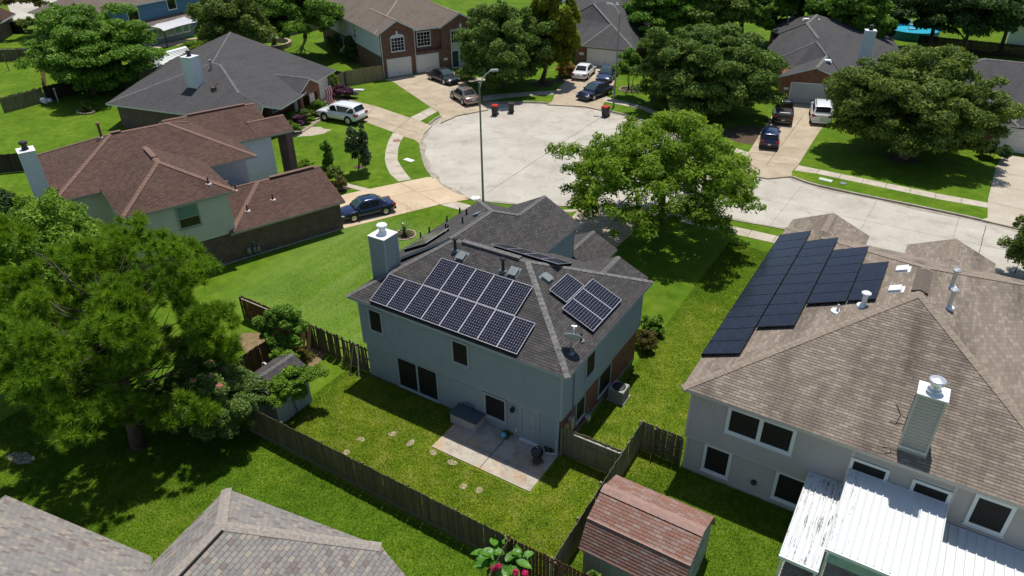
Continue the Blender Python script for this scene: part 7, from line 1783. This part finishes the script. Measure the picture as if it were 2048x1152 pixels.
def leaf_quads(P, N, size, rng, aspect=1.5):
    """one rhombic leaf spray at each point"""
    n = len(P); t = np.cross(N, unit(n, rng)); t /= np.linalg.norm(t, axis=1, keepdims=True) + 1e-9; b = np.cross(N, t)
    s = (size * rng.uniform(0.5, 1.2, n))[:, None]; a = t * s * aspect * 0.5; c = b * s * 0.5
    droop = -N * s * 0.12
    V = np.stack([P - a * 1.1 - c * 0.75, P - a * 0.8 + c * 0.85, P + a * 1.35 + droop], axis=1).reshape(-1, 3)
    F = np.arange(n * 3).reshape(n, 3); return V, F
def crown_points(clumps, n, rng, up=0.35, shell=(0.5, 1.12)):
    C = np.array([c[:3] for c in clumps]); R = np.array([c[3:] for c in clumps]); w = (R[:, 0] * R[:, 1] + R[:, 0] * R[:, 2]); w /= w.sum()
    k = rng.choice(len(clumps), n, p=w); d = unit(n, rng); d[:, 2] = np.where(d[:, 2] < -0.35, -d[:, 2] * 0.6, d[:, 2]); d /= np.linalg.norm(d, axis=1, keepdims=True)
    r = rng.uniform(shell[0] ** 2, shell[1] ** 2, n)[:, None] ** 0.5
    P = C[k] + d * R[k] * r; N = d * 0.7 + np.array([0, 0, up]) + unit(n, rng) * 0.75; N /= np.linalg.norm(N, axis=1, keepdims=True)
    return P, N
def make_clumps(ell, n, frac, rng, fill=0.35, flat=0.85, bottom=-0.35):
    """lumps of foliage of mixed size: most sit in the outer shell of the crown, some inside, a few stray sprays outside"""
    cx, cy, cz, rx, ry, rz = ell; m = n * 14
    d = unit(m, rng); d = d[d[:, 2] > bottom]; m = len(d)
    r = np.where(rng.uniform(size=m) < 0.2, rng.uniform(fill * 0.6, 0.65, m), rng.uniform(0.72, 1.0, m) - frac * 0.42)
    wob = 1 + 0.13 * np.sin(3.1 * d[:, 0] + 5 * d[:, 1] + n) + 0.09 * np.sin(7 * d[:, 1] - 4 * d[:, 2]) + rng.normal(0, 0.035, m)
    U = d * (r * wob)[:, None]; keep = np.zeros((0, 3)); out = []
    for u in U:
        if len(keep) and (np.linalg.norm(keep - u, axis=1) < frac * 0.44).any(): continue
        keep = np.vstack([keep, u]); f = frac * rng.uniform(0.5, 1.3)
        out.append((cx + u[0] * rx, cy + u[1] * ry, cz + u[2] * rz, rx * f, ry * f, max(rz * f * flat, min(rx, ry) * f * 0.6 * flat)))
        if len(out) >= n: break
    for k in range(len(out) // 9):
        c = out[int(rng.integers(len(out)))]; g = rng.uniform(0.35, 0.6); v = np.array([c[0] - cx, c[1] - cy, max(0.0, c[2] - cz)]); v = v / (np.linalg.norm(v) + 1e-6)
        out.append((c[0] + v[0] * c[3] * 1.1, c[1] + v[1] * c[4] * 1.1, c[2] + v[2] * c[5] * 1.2, c[3] * g, c[4] * g, c[5] * g * 1.3))
    return out
def trunk_mesh(T, base, top, r, clumps, mat, rng, limbs=7, multi=1, forks=True):
    q = MB(); base = Vector(base); top = Vector(top)
    for m in range(multi):
        off = Vector((rng.uniform(-0.25, 0.25), rng.uniform(-0.25, 0.25), 0)) * (multi > 1); tt = top + off * 4; pts = []; rr = []
        for i in range(6):
            u = i / 5; pts.append(base + off + (tt - base - off) * u + Vector((math.sin(u * 5 + m), math.cos(u * 4 + m), 0)) * r * 0.5 * (u > 0)); rr.append(r / (multi ** 0.5) * (1.25 if i == 0 else 1 - 0.72 * u))
        q.tube(pts, rr, 9)
    idx = rng.permutation(len(clumps))[:limbs]
    for k in idx:
        c = Vector([float(x) for x in clumps[k][:3]]); u = float(rng.uniform(0.35, 0.9)); s = base.lerp(top, u); mid = s.lerp(c, 0.5) + Vector((0, 0, float((c - s).length) * 0.08))
        q.tube([s, mid, c], [r * 0.42 * (1.1 - u * 0.5), r * 0.26, r * 0.07], 6)
    return q.build('trunk', M[mat], T, True)
def tree(name, label, base, ell, n_clump, n_leaf, size, lm, seed, frac=0.34, bark='bark', r=0.25, group=None, cat='tree', blossom=None, multi=1, flat=0.75, up=0.35, fill=0.35, limbs=7, aspect=1.5, top=None, extra=(), bottom=-0.35, shell=(0.5, 1.12)):
    """ell: world centre and radii of the crown"""
    rng = np.random.default_rng(seed); b = (base[0], base[1], 0.0); T = thing(name, label, cat, b, 0, group)
    e = (ell[0] - b[0], ell[1] - b[1], ell[2], ell[3], ell[4], ell[5]); n_leaf = int(n_leaf * LEAF_K); size = size * LEAF_S; cl = make_clumps(e, int(n_clump * 2.6), frac * 0.78, rng, fill, flat, bottom)
    for x in extra: cl.append((x[0] - b[0], x[1] - b[1], *x[2:]))
    Pn, N = crown_points(cl, n_leaf, rng, up, shell); keep = Pn[:, 2] > 0.12; V, F = leaf_quads(Pn[keep], N[keep], size, rng, aspect)
    link('crown', np_mesh('crown', V, F, LM[lm]), T)
    if blossom:
        bm, frac_b, bs = blossom; k = max(1, int(len(cl) * frac_b)); sel = sorted(cl, key=lambda c: -c[2] + rng.uniform(-0.6, 0.6))[:k]; up_ = [(c[0], c[1], c[2] + c[5] * 0.55, c[3] * 0.42, c[4] * 0.42, c[5] * 0.42) for c in sel]
        Pn, N = crown_points(up_, int(n_leaf * 0.05), rng, 0.6); V, F = leaf_quads(Pn, N, bs, rng, 1.1); link('blossom', np_mesh('blossom', V, F, LM[bm]), T)
    if r > 0: trunk_mesh(T, (0, 0, -0.05), (e[0] * 0.75, e[1] * 0.75, e[2] + e[5] * 0.15) if top is None else top, r, cl, bark, rng, limbs, multi)
    return T
def E(p, rx, ry, rz): return (p[0], p[1], p[2], rx, ry, rz)

# big pine in the left yard
def pine(label, base, ell, n_tuft, seed):
    rng = np.random.default_rng(seed); b = (base[0], base[1], 0.0); T = thing('pine_tree', label, 'tree', b)
    cl = make_clumps((ell[0] - b[0], ell[1] - b[1], ell[2], *ell[3:]), 130, 0.155, rng, 0.2, 0.8, -0.95)
    C = np.array([c[:3] for c in cl]); R = np.array([c[3:] for c in cl]); k = rng.integers(0, len(cl), n_tuft)
    d = unit(n_tuft, rng); d[:, 2] = np.abs(d[:, 2]) * 0.9 - 0.15; d /= np.linalg.norm(d, axis=1, keepdims=True)
    P0 = C[k] + d * R[k] * rng.uniform(0.75, 1.1, n_tuft)[:, None]; ax = d * 0.7 + np.array([0, 0, 0.6]) + unit(n_tuft, rng) * 0.25; ax /= np.linalg.norm(ax, axis=1, keepdims=True)
    nn = 110; A = np.repeat(ax, nn, 0); B = np.repeat(P0, nn, 0); dirs = A * rng.uniform(0.2, 0.9, len(A))[:, None] + unit(len(A), rng) * 0.75; dirs /= np.linalg.norm(dirs, axis=1, keepdims=True)
    L = rng.uniform(0.28, 0.50, len(A))[:, None]; sd = np.cross(dirs, unit(len(A), rng)); sd /= np.linalg.norm(sd, axis=1, keepdims=True); wd = 0.02
    st = B + A * rng.uniform(-0.16, 0.05, len(A))[:, None]
    V = np.stack([st - sd * wd, st + sd * wd, st + dirs * L], 1).reshape(-1, 3); F = np.arange(len(V)).reshape(-1, 3)
    # split needles in tufts so that every tuft has one tint: weld is not needed, islands give the tint per needle
    link('crown', np_mesh('crown', V, F, LM['pine']), T)
    q = MB(); top = Vector((ell[0] - b[0], ell[1] - b[1], ell[2] + ell[5] * 0.6)); pts = [Vector((0, 0, -0.1)).lerp(top, u) for u in (0, .25, .5, .75, 1)]; q.tube(pts, [0.36, 0.3, 0.25, 0.17, 0.08], 10); q.build('trunk', M['bark_pine'], T, True)
    q = MB()
    for c in cl:
        c = Vector([float(x) for x in c[:3]]); u = min(0.95, max(0.12, (c.z - 0.8) / top.z)); s = Vector((0, 0, 0)).lerp(top, u * 0.88); e_ = s.lerp(c, 0.8); q.tube([s, s.lerp(c, 0.3) + Vector((rng.normal(0, 0.1), rng.normal(0, 0.1), -0.2)), s.lerp(c, 0.58) + Vector((rng.normal(0, 0.14), rng.normal(0, 0.14), -0.22)), e_], [0.06, 0.042, 0.028, 0.012], 5)
    q.build('branches', M['bark'], T, True)
    return T
pb = (-5.997, -10.882); pine('big long-needled pine in the left yard', (pb[0], pb[1] + 0.4), ((-7.75, -8.755, 5.6)[0], (-7.75, -8.755, 5.6)[1], 5.5, 5.9, 5.6, 5.3), 2500, 21)

TR = 'trees round the cul-de-sac'
c = (-18.308, -6.434, 5.2); tree('broadleaf_tree', 'leafy mid green tree behind the pine at the left edge', (c[0] - 0.5, c[1] + 1.2), E(c, 4.6, 4.0, 3.8), 34, 26000, 0.21, 'fresh', 31, 0.30, group=TR)
c = (-14.125, -11.091, 3.6); tree('broadleaf_tree', 'low light green tree under the pine at the left edge', (c[0], c[1] + 0.8), E(c, 2.6, 2.4, 2.6), 18, 9000, 0.2, 'fresh', 32, group=TR)
c = (-28.012, -4.553, 4); tree('broadleaf_tree', 'dark tree cut by the left edge above the leafy one', (c[0], c[1]), E(c, 2.2, 2.2, 2.4), 14, 6000, 0.24, 'dark', 33, group=TR)
c = (-3.768, -7.289, 1.9); tree('crape_myrtle', 'dark crape myrtle shrub with a few pink blooms below the pine', (c[0], c[1]), E(c, 3.1, 2.3, 2.2), 44, 30000, 0.13, 'myrtle', 34, 0.22, r=0.08, multi=4, cat='shrub', blossom=('pink', 0.08, 0.11), fill=0.2)
c = (-4.692, -1.714, 2.3); tree('vine_tree', 'vine-covered small tree over the corner of the sagging fence', (c[0] + 0.1, c[1] + 0.2), E(c, 1.45, 1.3, 1.7), 22, 6500, 0.17, 'mid', 35, 0.27, r=0.06, cat='tree')
c = (-0.877, -4.537, 1.75)
tree('climbing_vine', 'bright climbing vine sprawling over the right side of the garden shed', (-1.0, -4.6), E((-1.15, -4.75, 2.0), 0.75, 1.45, 0.75), 20, 5200, 0.16, 'fresh', 36, 0.32, r=0.03, cat='vine', extra=[(-0.6, -3.6, 2.2, 0.4, 0.5, 0.3), (-0.3, -3.2, 2.25, 0.5, 0.3, 0.2), (-0.95, -4.2, 1.2, 0.25, 0.4, 0.6)])
tree('climbing_vine', 'leafy vine behind the garden shed roof peak', (-3.1, -3.2), E((-3.0, -3.1, 1.8), 0.9, 0.6, 0.8), 10, 2000, 0.15, 'fresh', 37, 0.34, r=0.03, cat='vine')
c = (-68.143, 26.319, 5.6); cb = (-66.914, 24.233); tree('broadleaf_tree', 'big round dark green tree at the upper left beside the white metal roof', cb, E((c[0] + 0.3, c[1] - 0.2, 5.0), 7.9, 7.4, 5.2), 110, 42000, 0.36, 'mid', 38, 0.2, r=0.4, group=TR, up=0.5, bottom=-0.85)
c = (-58.691, 40.453, 6); tree('broadleaf_tree', 'tall olive tree between the blue house and the brick house', (-70.588, 49.433), E(c, 4.8, 4.8, 5.6), 46, 22000, 0.36, 'oak2', 39, 0.27, r=0.3, group=TR)
c = (-71.622, 45.864, 2.6); tree('crape_myrtle', 'pink-topped shrub left of the tall olive tree', (-76.988, 49.622), E(c, 2.3, 2.0, 2.4), 16, 6000, 0.3, 'olive', 40, r=0.1, cat='shrub', blossom=('pink', 0.3, 0.3))
c = (-57.149, 50.758, 5.5); tree('broadleaf_tree', 'bright green tree against the pale blue wall of the brick house', (-69.026, 61.483), E(c, 5.4, 5.0, 4.6), 44, 20000, 0.36, 'mid', 41, 0.27, r=0.3, group=TR)
c = (-62.831, 49.806, 5); tree('broadleaf_tree', 'dark tree over the stone ring behind the charcoal roof', (-67.949, 53.956), E(c, 4.4, 4.4, 4.6), 34, 14000, 0.36, 'dark', 42, 0.28, r=0.35, group=TR)
c = (-66.131, 39.244, 2.2); tree('climbing_vine', 'bright yellow green vine mound behind the white metal roof', (-74.057, 44.548), E((c[0], c[1], 2.3), 3.6, 2.4, 1.3), 20, 5200, 0.3, 'lime', 43, 0.28, r=0.06, cat='vine')
c = (-94.546, 59.344, 2.5); tree('shrub', 'pale shrub at the right corner of the blue house', (-103.377, 65.551), E(c, 2.2, 2.2, 2.2), 12, 2600, 0.4, 'oak2', 44, r=0.08, cat='shrub')
c = (-106.877, 39.663, 6); tree('broadleaf_tree', 'twiggy tree over the pale pavement at the top left edge', (-121.655, 48.303), E(c, 4.0, 4.5, 1.6), 12, 3000, 0.4, 'olive', 45, r=0.35, group=TR, limbs=10)
c = (-113.305, 40.762, 1.2); tree('shrub', 'grey green shrub beside the corner brick house', (-115.96, 41.469), E(c, 2.8, 1.6, 1.4), 10, 2600, 0.35, 'oak2', 46, r=0.06, cat='shrub')
# cul-de-sac oaks
c = (-24.813, 51.755, 6); tree('oak_tree', 'large oak left of the yellow green tree at the top', (-25.471, 52.787), E((c[0], c[1], 4.9), 5.6, 5.6, 5.0), 110, 42000, 0.34, 'oak', 47, 0.19, flat=1.0, r=0.38, group=TR, bark='bark_pale', bottom=-0.8)
c = (-19.762, 57.537, 6.4); tree('cypress_tree', 'yellow green feathery tree beside the large oak', (-21.617, 56.601), E((c[0] - 0.6, c[1] + 0.5, 6.4), 3.1, 3.1, 6.0), 44, 24000, 0.30, 'yellow', 48, 0.25, r=0.3, group=TR, bottom=-0.9, flat=0.9)
c = (-9.677, 56.425, 3.2); tree('slim_tree', 'small slim tree in a stone ring behind the far lamp', (-10.775, 59.475), E(c, 2.0, 1.8, 2.1), 18, 5200, 0.28, 'mid', 49, 0.3, r=0.1, multi=3, group=TR)
c = (0.002, 55.886, 5.2); tree('oak_tree', 'wide grey green oak between the stacked-roof house and the pickup', (-2.433, 60.163), E((c[0], c[1] - 0.4, 4.5), 7.8, 6.6, 4.6), 130, 50000, 0.33, 'oak', 50, 0.17, flat=1.0, r=0.42, group=TR, bark='bark_pale', bottom=-0.92)
c = (20.892, 52.731, 5.4); tree('oak_tree', 'large oak on the right lawn in front of the grey roof', (21.078, 51.315), E((c[0] + 0.2, c[1] - 0.3, 5.0), 7.3, 6.5, 4.5), 140, 56000, 0.30, 'oak2', 51, 0.17, flat=1.0, r=0.42, group=TR, bark='bark_pale', bottom=-0.85)
c = (7.692, 25.234, 4.9); tree('ash_tree', 'bright light green tree in the middle in front of the street', (6.5, 26.6), E((c[0] - 0.5, c[1] - 0.5, 4.6), 7.0, 6.6, 4.2), 150, 24000, 0.25, 'lime', 52, 0.125, flat=1.5, r=0.28, group=TR, fill=0.1, up=0.5, limbs=30, bottom=-0.55, aspect=1.9, shell=(0.3, 1.1))
c = (-20.867, 22.154, 2.6); tree('magnolia_tree', 'small dark magnolia on the lawn beside the curved sidewalk', (-22.044, 23.007), E((c[0], c[1], 2.55), 1.15, 1.1, 2.0), 24, 5200, 0.24, 'magnolia', 53, 0.34, r=0.08, group=TR, bottom=-0.9, flat=0.9)
c = (-23.316, 20.548, 1.7); tree('young_tree', 'thin leafy sapling beside the brick porch pillars', (-24.29, 21.388), E((c[0], c[1], 1.9), 0.62, 0.6, 1.5), 12, 1700, 0.2, 'mid', 54, 0.4, r=0.04, group=TR, bottom=-0.9)
# shrubs and flowers
PLANTS = 'garden plants'
for nm, lab, px_, rx, rz, lm, nl, sz, bl_ in (
    ('flowering_bush', 'flowering bush beside the end of the brick garage', (-21.262, 19.181), 0.75, 0.95, 'oak2', 1600, 0.17, ('pink', 0.4, 0.13)),
    ('flowering_bush', 'white-flecked bush by the garden path near the blue sedan', (-19.581, 18.119), 0.6, 0.85, 'olive', 1300, 0.16, ('white', 0.4, 0.13)),
    ('shrub', 'small green shrub at the foot of the brick porch pillars', (-26.07, 20.19), 0.7, 0.6, 'lime', 900, 0.16, None),
    ('shrub', 'leafy shrub right of the brick garage ridge', (-23.096, 19.98), 0.8, 0.6, 'lime', 1200, 0.16, None),
    ('shrub', 'spiky green plant nearest the front of the white crossover', (-37.018, 32.924), 1.0, 0.9, 'mid', 1500, 0.24, None),
    ('shrub', 'purple-leaved plant in the rocky garden bed', (-35.575, 28.352), 0.9, 0.8, 'purple', 1200, 0.22, None),
    ('shrub', 'olive plant in the rocky garden bed', (-36.424, 30.196), 1.0, 0.9, 'oak2', 1400, 0.22, None),
    ('shrub', 'bright plant left of the rocky garden bed', (-37.095, 29.209), 0.9, 0.7, 'lime', 1100, 0.22, None),
    ('shrub', 'dark plant at the low end of the rocky garden bed', (-34.367, 26.637), 0.9, 0.8, 'mid', 1200, 0.22, None),
    ('shrub', 'wide purple bush at the corner of the white garage door', (-39.64, 39.063), 2.1, 0.8, 'purple', 2600, 0.22, None),
    ('climbing_vine', 'yellow green vine at the foot of the grey fence panel', (-42.069, 40.367), 0.7, 1.3, 'lime', 1100, 0.22, None),
    ('flowering_bush', 'white-blossomed shrub beside the brick house side wall', (-55.938, 55.918), 1.7, 1.7, 'oak', 3200, 0.3, ('white', 0.6, 0.28)),
    ('shrub', 'dark pointed shrub beside the white-blossomed one', (-50.67, 53.049), 1.6, 1.8, 'dark', 3000, 0.3, None),
    ('flowering_bush', 'pale flowered ground plants beside the dark grey sedan', (-31.221, 53.257), 1.5, 0.7, 'oak2', 1800, 0.24, ('white', 0.9, 0.22)),
    ('shrub', 'rust brown dry bush beside the white sedan', (-20.215, 61.277), 1.6, 0.9, 'rust', 2000, 0.24, None),
    ('shrub', 'pale flowering weeds behind the slim tree at the stacked-roof house', (-18.357, 84.307), 2.0, 0.9, 'lime', 2200, 0.28, ('white', 0.5, 0.25)),
    ('shrub', 'rusty plant in the terracotta pot', (6.219, 65.651), 0.7, 1.2, 'rust', 900, 0.22, None),
    ('shrub', 'round bush against the brick side of the grey house', (11.906, 11.835), 0.72, 0.8, 'mid', 2200, 0.15, None),
    ('shrub', 'darker thorny bush next to the round one by the air conditioner', (12.226, 10.233), 0.7, 0.7, 'olive', 1700, 0.14, ('pink', 0.15, 0.1)),
    ('shrub', 'leafy bush at the right edge beside the tan roof', (30.5, 31.728), 1.3, 2.6, 'oak2', 3200, 0.2, None),
    ('shrub', 'low dark shrub by the white driveway edge at far right', (28.281, 55.269), 1.3, 1.0, 'dark', 1800, 0.24, None),
    ('shrub', 'small weeds on the patio edge beside the blue ball', (9.167, -0.246), 0.3, 0.14, 'mid', 260, 0.09, None),
    ('shrub', 'weedy tuft by the drain at the patio corner', (11.498, 0.027), 0.28, 0.16, 'dark', 260, 0.09, None),
    ('shrub', 'pale tangled plant beside the garden shed at the fence foot', (-4.364, -1.102), 0.7, 0.3, 'olive', 700, 0.12, None),
    ('shrub', 'grassy plant in the stone-edged upper left bed', (-61.165, 20.133), 0.9, 0.7, 'oak2', 900, 0.22, None),
    ('shrub', 'small dark plant beside the big upper left tree', (-83.796, 28.349), 0.9, 0.8, 'mid', 900, 0.25, None)):
    p_ = px_; tree(nm, lab, p_, (p_[0], p_[1], rz * 0.75, rx, rx * (0.6 if 'wide' in lab else 1.0), rz), 11, nl, sz, lm, 100 + int(abs(px_[0] * 7)), 0.38, r=0.03, cat='shrub' if 'vine' not in nm else 'vine', blossom=bl_, limbs=4, bottom=-0.5, group=PLANTS)
# sago palm
def fronds(name, label, p, n, L, mat, w=0.09, z=0.25, rise=0.9, cat='plant'):
    T = thing(name, label, cat, (p[0], p[1], 0)); rnd = random.Random(n)
    mbm = MB(); k = 7; pr = None
    for i in range(k + 1):
        u = i / k; x = L * u; zz = L * rise * (u - 0.75 * u * u); ww = w * (1 - abs(2 * u - 0.9) ** 2 * 0.9) + 0.006; c_ = ((x, -ww, zz), (x, ww, zz))
        if pr: mbm.poly([pr[0], c_[0], c_[1], pr[1]])
        pr = c_
    me = mbm.mesh('frond', [LM[mat]])
    for i in range(n):
        o = link('frond', me, T); o.location = (0, 0, z); o.rotation_euler = (0, rnd.uniform(-0.9, 0.1), 2 * pi * i / n + rnd.uniform(-0.2, 0.2)); s_ = rnd.uniform(0.7, 1.1); o.scale = (s_,) * 3
    q = MB(); q.lathe([(0.13, 0), (0.15, z * 0.6), (0.08, z)], (0, 0, 0), 8); q.build('stem', M['bark'], T)
    return T
fronds('sago_palm', 'young sago palm with dark fronds in the stone-edged bed', (-9.434, 14.393), 11, 0.75, 'magnolia')
fronds('palm_plant', 'strappy green plant by the porch pillar of the charcoal-roofed house', (-37.806, 33.315), 14, 1.3, 'fresh', 0.1, 0.3, 1.2)
# big-leaved plant with magenta flowers at the bottom edge
gp2 = (13.75, -7.35); T = thing('flowering_plant', 'big-leaved plant with magenta flower heads in front of the gapped fence', 'plant', (gp2[0], gp2[1], 0)); rnd = random.Random(4)
mbm = MB(); prof = [(0.0, 0.02), (0.12, 0.17), (0.28, 0.22), (0.45, 0.17), (0.60, 0.07), (0.68, 0.0)]
for (x0_, w0), (x1_, w1) in zip(prof, prof[1:]):
    for s_ in (1, -1):
        a_ = [(x0_, 0, -0.35 * x0_ * x0_), (x1_, 0, -0.35 * x1_ * x1_), (x1_, s_ * w1, -0.35 * x1_ * x1_ + 0.05), (x0_, s_ * w0, -0.35 * x0_ * x0_ + 0.05)]; mbm.poly(a_ if s_ > 0 else a_[::-1])
lf = mbm.mesh('leaf', [LM['big']])
for i in range(46):
    o = link('leaf', lf, T); a_ = rnd.uniform(0, 2 * pi); rr = rnd.uniform(0.0, 0.55); zz = rnd.uniform(0.7, 1.85); o.location = (rr * math.cos(a_) * 1.5 - 0.1, rr * math.sin(a_), zz); o.rotation_euler = (rnd.uniform(-0.3, 0.3), rnd.uniform(-0.25, 0.5), a_ + rnd.uniform(-0.5, 0.5)); s_ = rnd.uniform(0.6, 1.15); o.scale = (s_,) * 3
q = MB()
for k in range(9): a_ = rnd.uniform(0, 2 * pi); q.tube([(0.1 * math.cos(a_), 0.1 * math.sin(a_), 0), (0.6 * math.cos(a_), 0.4 * math.sin(a_), 1.7)], [0.03, 0.012], 6)
q.build('stem', M['bark'], T)
rg = np.random.default_rng(9)
for (dx, dy, dz) in ((0.05, -0.65, 1.75), (0.75, -0.55, 1.8), (1.1, -0.45, 1.85), (-0.15, -0.75, 1.6)):
    Pn, N = crown_points([(dx, dy, dz, 0.13, 0.13, 0.16)], 260, rg, 0.3, (0.3, 1.0)); V, F = leaf_quads(Pn, N, 0.06, rg, 1.1); link('blossom', np_mesh('blossom', V, F, LM['magenta']), T)
    q = MB(); q.tube([(dx * 0.4, dy * 0.4, 0.3), (dx, dy, dz)], [0.02, 0.012], 6); q.build('stem', M['bark'], T)
tree('shrub', 'weedy plant with small pale flowers against the barn shed wall', (17.0, -6.2), (17.0, -6.15, 0.8, 0.45, 0.3, 0.7), 8, 700, 0.1, 'mid', 77, 0.4, r=0.03, cat='shrub', blossom=('white', 0.3, 0.06))
# dark woods along the top and right edges
BW = 'trees beyond the houses'
woods = [((-14.351, 79.671, 6), 6.0, 5.5, 'mid', 'broad green tree right behind the stacked-roof house'), ((-9.37, 82.862, 7), 7.0, 6.0, 'oak2', 'olive tree above the wide grey green oak'), ((-5.516, 87.177, 6), 6.0, 5.0, 'mid', 'mid green tree left of the pipes on the wide-garage roof'),
         ((-1.885, 91.636, 7), 7, 6, 'dark', 'dark tree at the top edge above the wide-garage roof'), ((3.65, 91.796, 7), 7, 6, 'mid', 'green tree right of the ridge of the wide-garage roof'), ((8.573, 89.034, 6.5), 6.5, 5.5, 'mid', 'green tree left of the blue pool'), ((11.115, 93.478, 5.5), 5.5, 3.2, 'dark', 'dark low tree overhanging the left rim of the pool'),
         ((12.496, 97.773, 7.5), 7.5, 6.5, 'dark', 'dark tree straight behind the pool ladder'), ((18.383, 98.718, 6.5), 6.5, 5.5, 'dark', 'dark tree right of the pool ladder'), ((22.747, 94.398, 7), 7, 6.0, 'dark', 'wide dark tree with its trunk on the small lawn by the pool'), ((27.158, 101.024, 7), 7, 5.5, 'dark', 'dark tree at the top right corner'),
         ((-24.249, 90.887, 6), 6.0, 5.5, 'mid', 'green tree at the top edge over the stacked roofs'), ((-80.509, 85.545, 6.5), 6.5, 6.5, 'mid', 'tree at the top edge behind the taupe roof'), ((-17.875, 99.327, 7), 7, 7, 'dark', 'dark tree farther back at the top edge')]
for i, (c, h, r_, lm, lab) in enumerate(woods):
    tree('broadleaf_tree', lab, (c[0], c[1]), E((c[0], c[1], h * 0.95), r_, r_ * 0.9, h * 0.62), 34, 12000, 0.52, lm, 200 + i, 0.27, r=0.32, group=BW, limbs=5, bottom=-0.7)
# far belt of woodland that reads as one mass
rng = np.random.default_rng(77); cl = []
for i in range(170):
    u = rng.uniform(-1, 1); x = -60 + 190 * rng.uniform(0, 1); y = 128 + rng.uniform(0, 40) - 0.12 * x; cl.append((x, y, rng.uniform(3, 7), rng.uniform(3, 5), rng.uniform(3, 5), rng.uniform(3, 5)))
Pn, N = crown_points(cl, 60000, rng); V, F = leaf_quads(Pn, N, 0.75, rng); o = link('woodland', np_mesh('woodland', V, F, LM['dark'])); stuff(o)

# blades of grass over the near lawns
def grass_blades(n, x0, x1, y0, y1, seed, h=0.06, w=0.02, holes=(), feather=0.01):
    rng = np.random.default_rng(seed); P0 = np.stack([rng.uniform(x0, x1, n), rng.uniform(y0, y1, n)], 1); keep = np.ones(n, bool)
    edge = np.minimum.reduce([P0[:, 0] - x0, x1 - P0[:, 0], P0[:, 1] - y0, y1 - P0[:, 1]]); keep &= edge > rng.uniform(0, feather, n)
    for (a, b, c, d) in holes: keep &= ~((P0[:, 0] > a) & (P0[:, 0] < b) & (P0[:, 1] > c) & (P0[:, 1] < d))
    P0 = P0[keep]; n = len(P0); a = rng.uniform(0, 2 * np.pi, n); L = h * rng.uniform(0.4, 1.5, n); d = np.stack([np.cos(a), np.sin(a), np.zeros(n)], 1); base = np.concatenate([P0, np.full((n, 1), -0.005)], 1)
    a2 = rng.uniform(0, 2 * np.pi, n); tip = base + np.stack([np.cos(a2) * L * 0.9, np.sin(a2) * L * 0.9, L], 1)
    V = np.stack([base - d * w, base + d * w, tip], 1).reshape(-1, 3); return V, np.arange(n * 3).reshape(n, 3)
parts = [grass_blades(120000, -1.5, 15.2, -6.6, -0.02, 1, holes=[(6.4, 12.15, -2.9, 0)]), grass_blades(90000, 12.3, 17.4, -0.0, 26, 2, feather=0.0), grass_blades(60000, 15.5, 24, -9, 2.3, 3), grass_blades(150000, -14, 13.4, -16, -6.8, 4, feather=0.1), grass_blades(60000, -14, 5, 0.3, 20, 5, feather=3.0)]
off = 0; Vs = []; Fs = []
for V, F in parts: Vs.append(V); Fs.append(F + off); off += len(V)
o = link('grass', np_mesh('grass', np.concatenate(Vs), np.concatenate(Fs), M['blades'])); stuff(o)
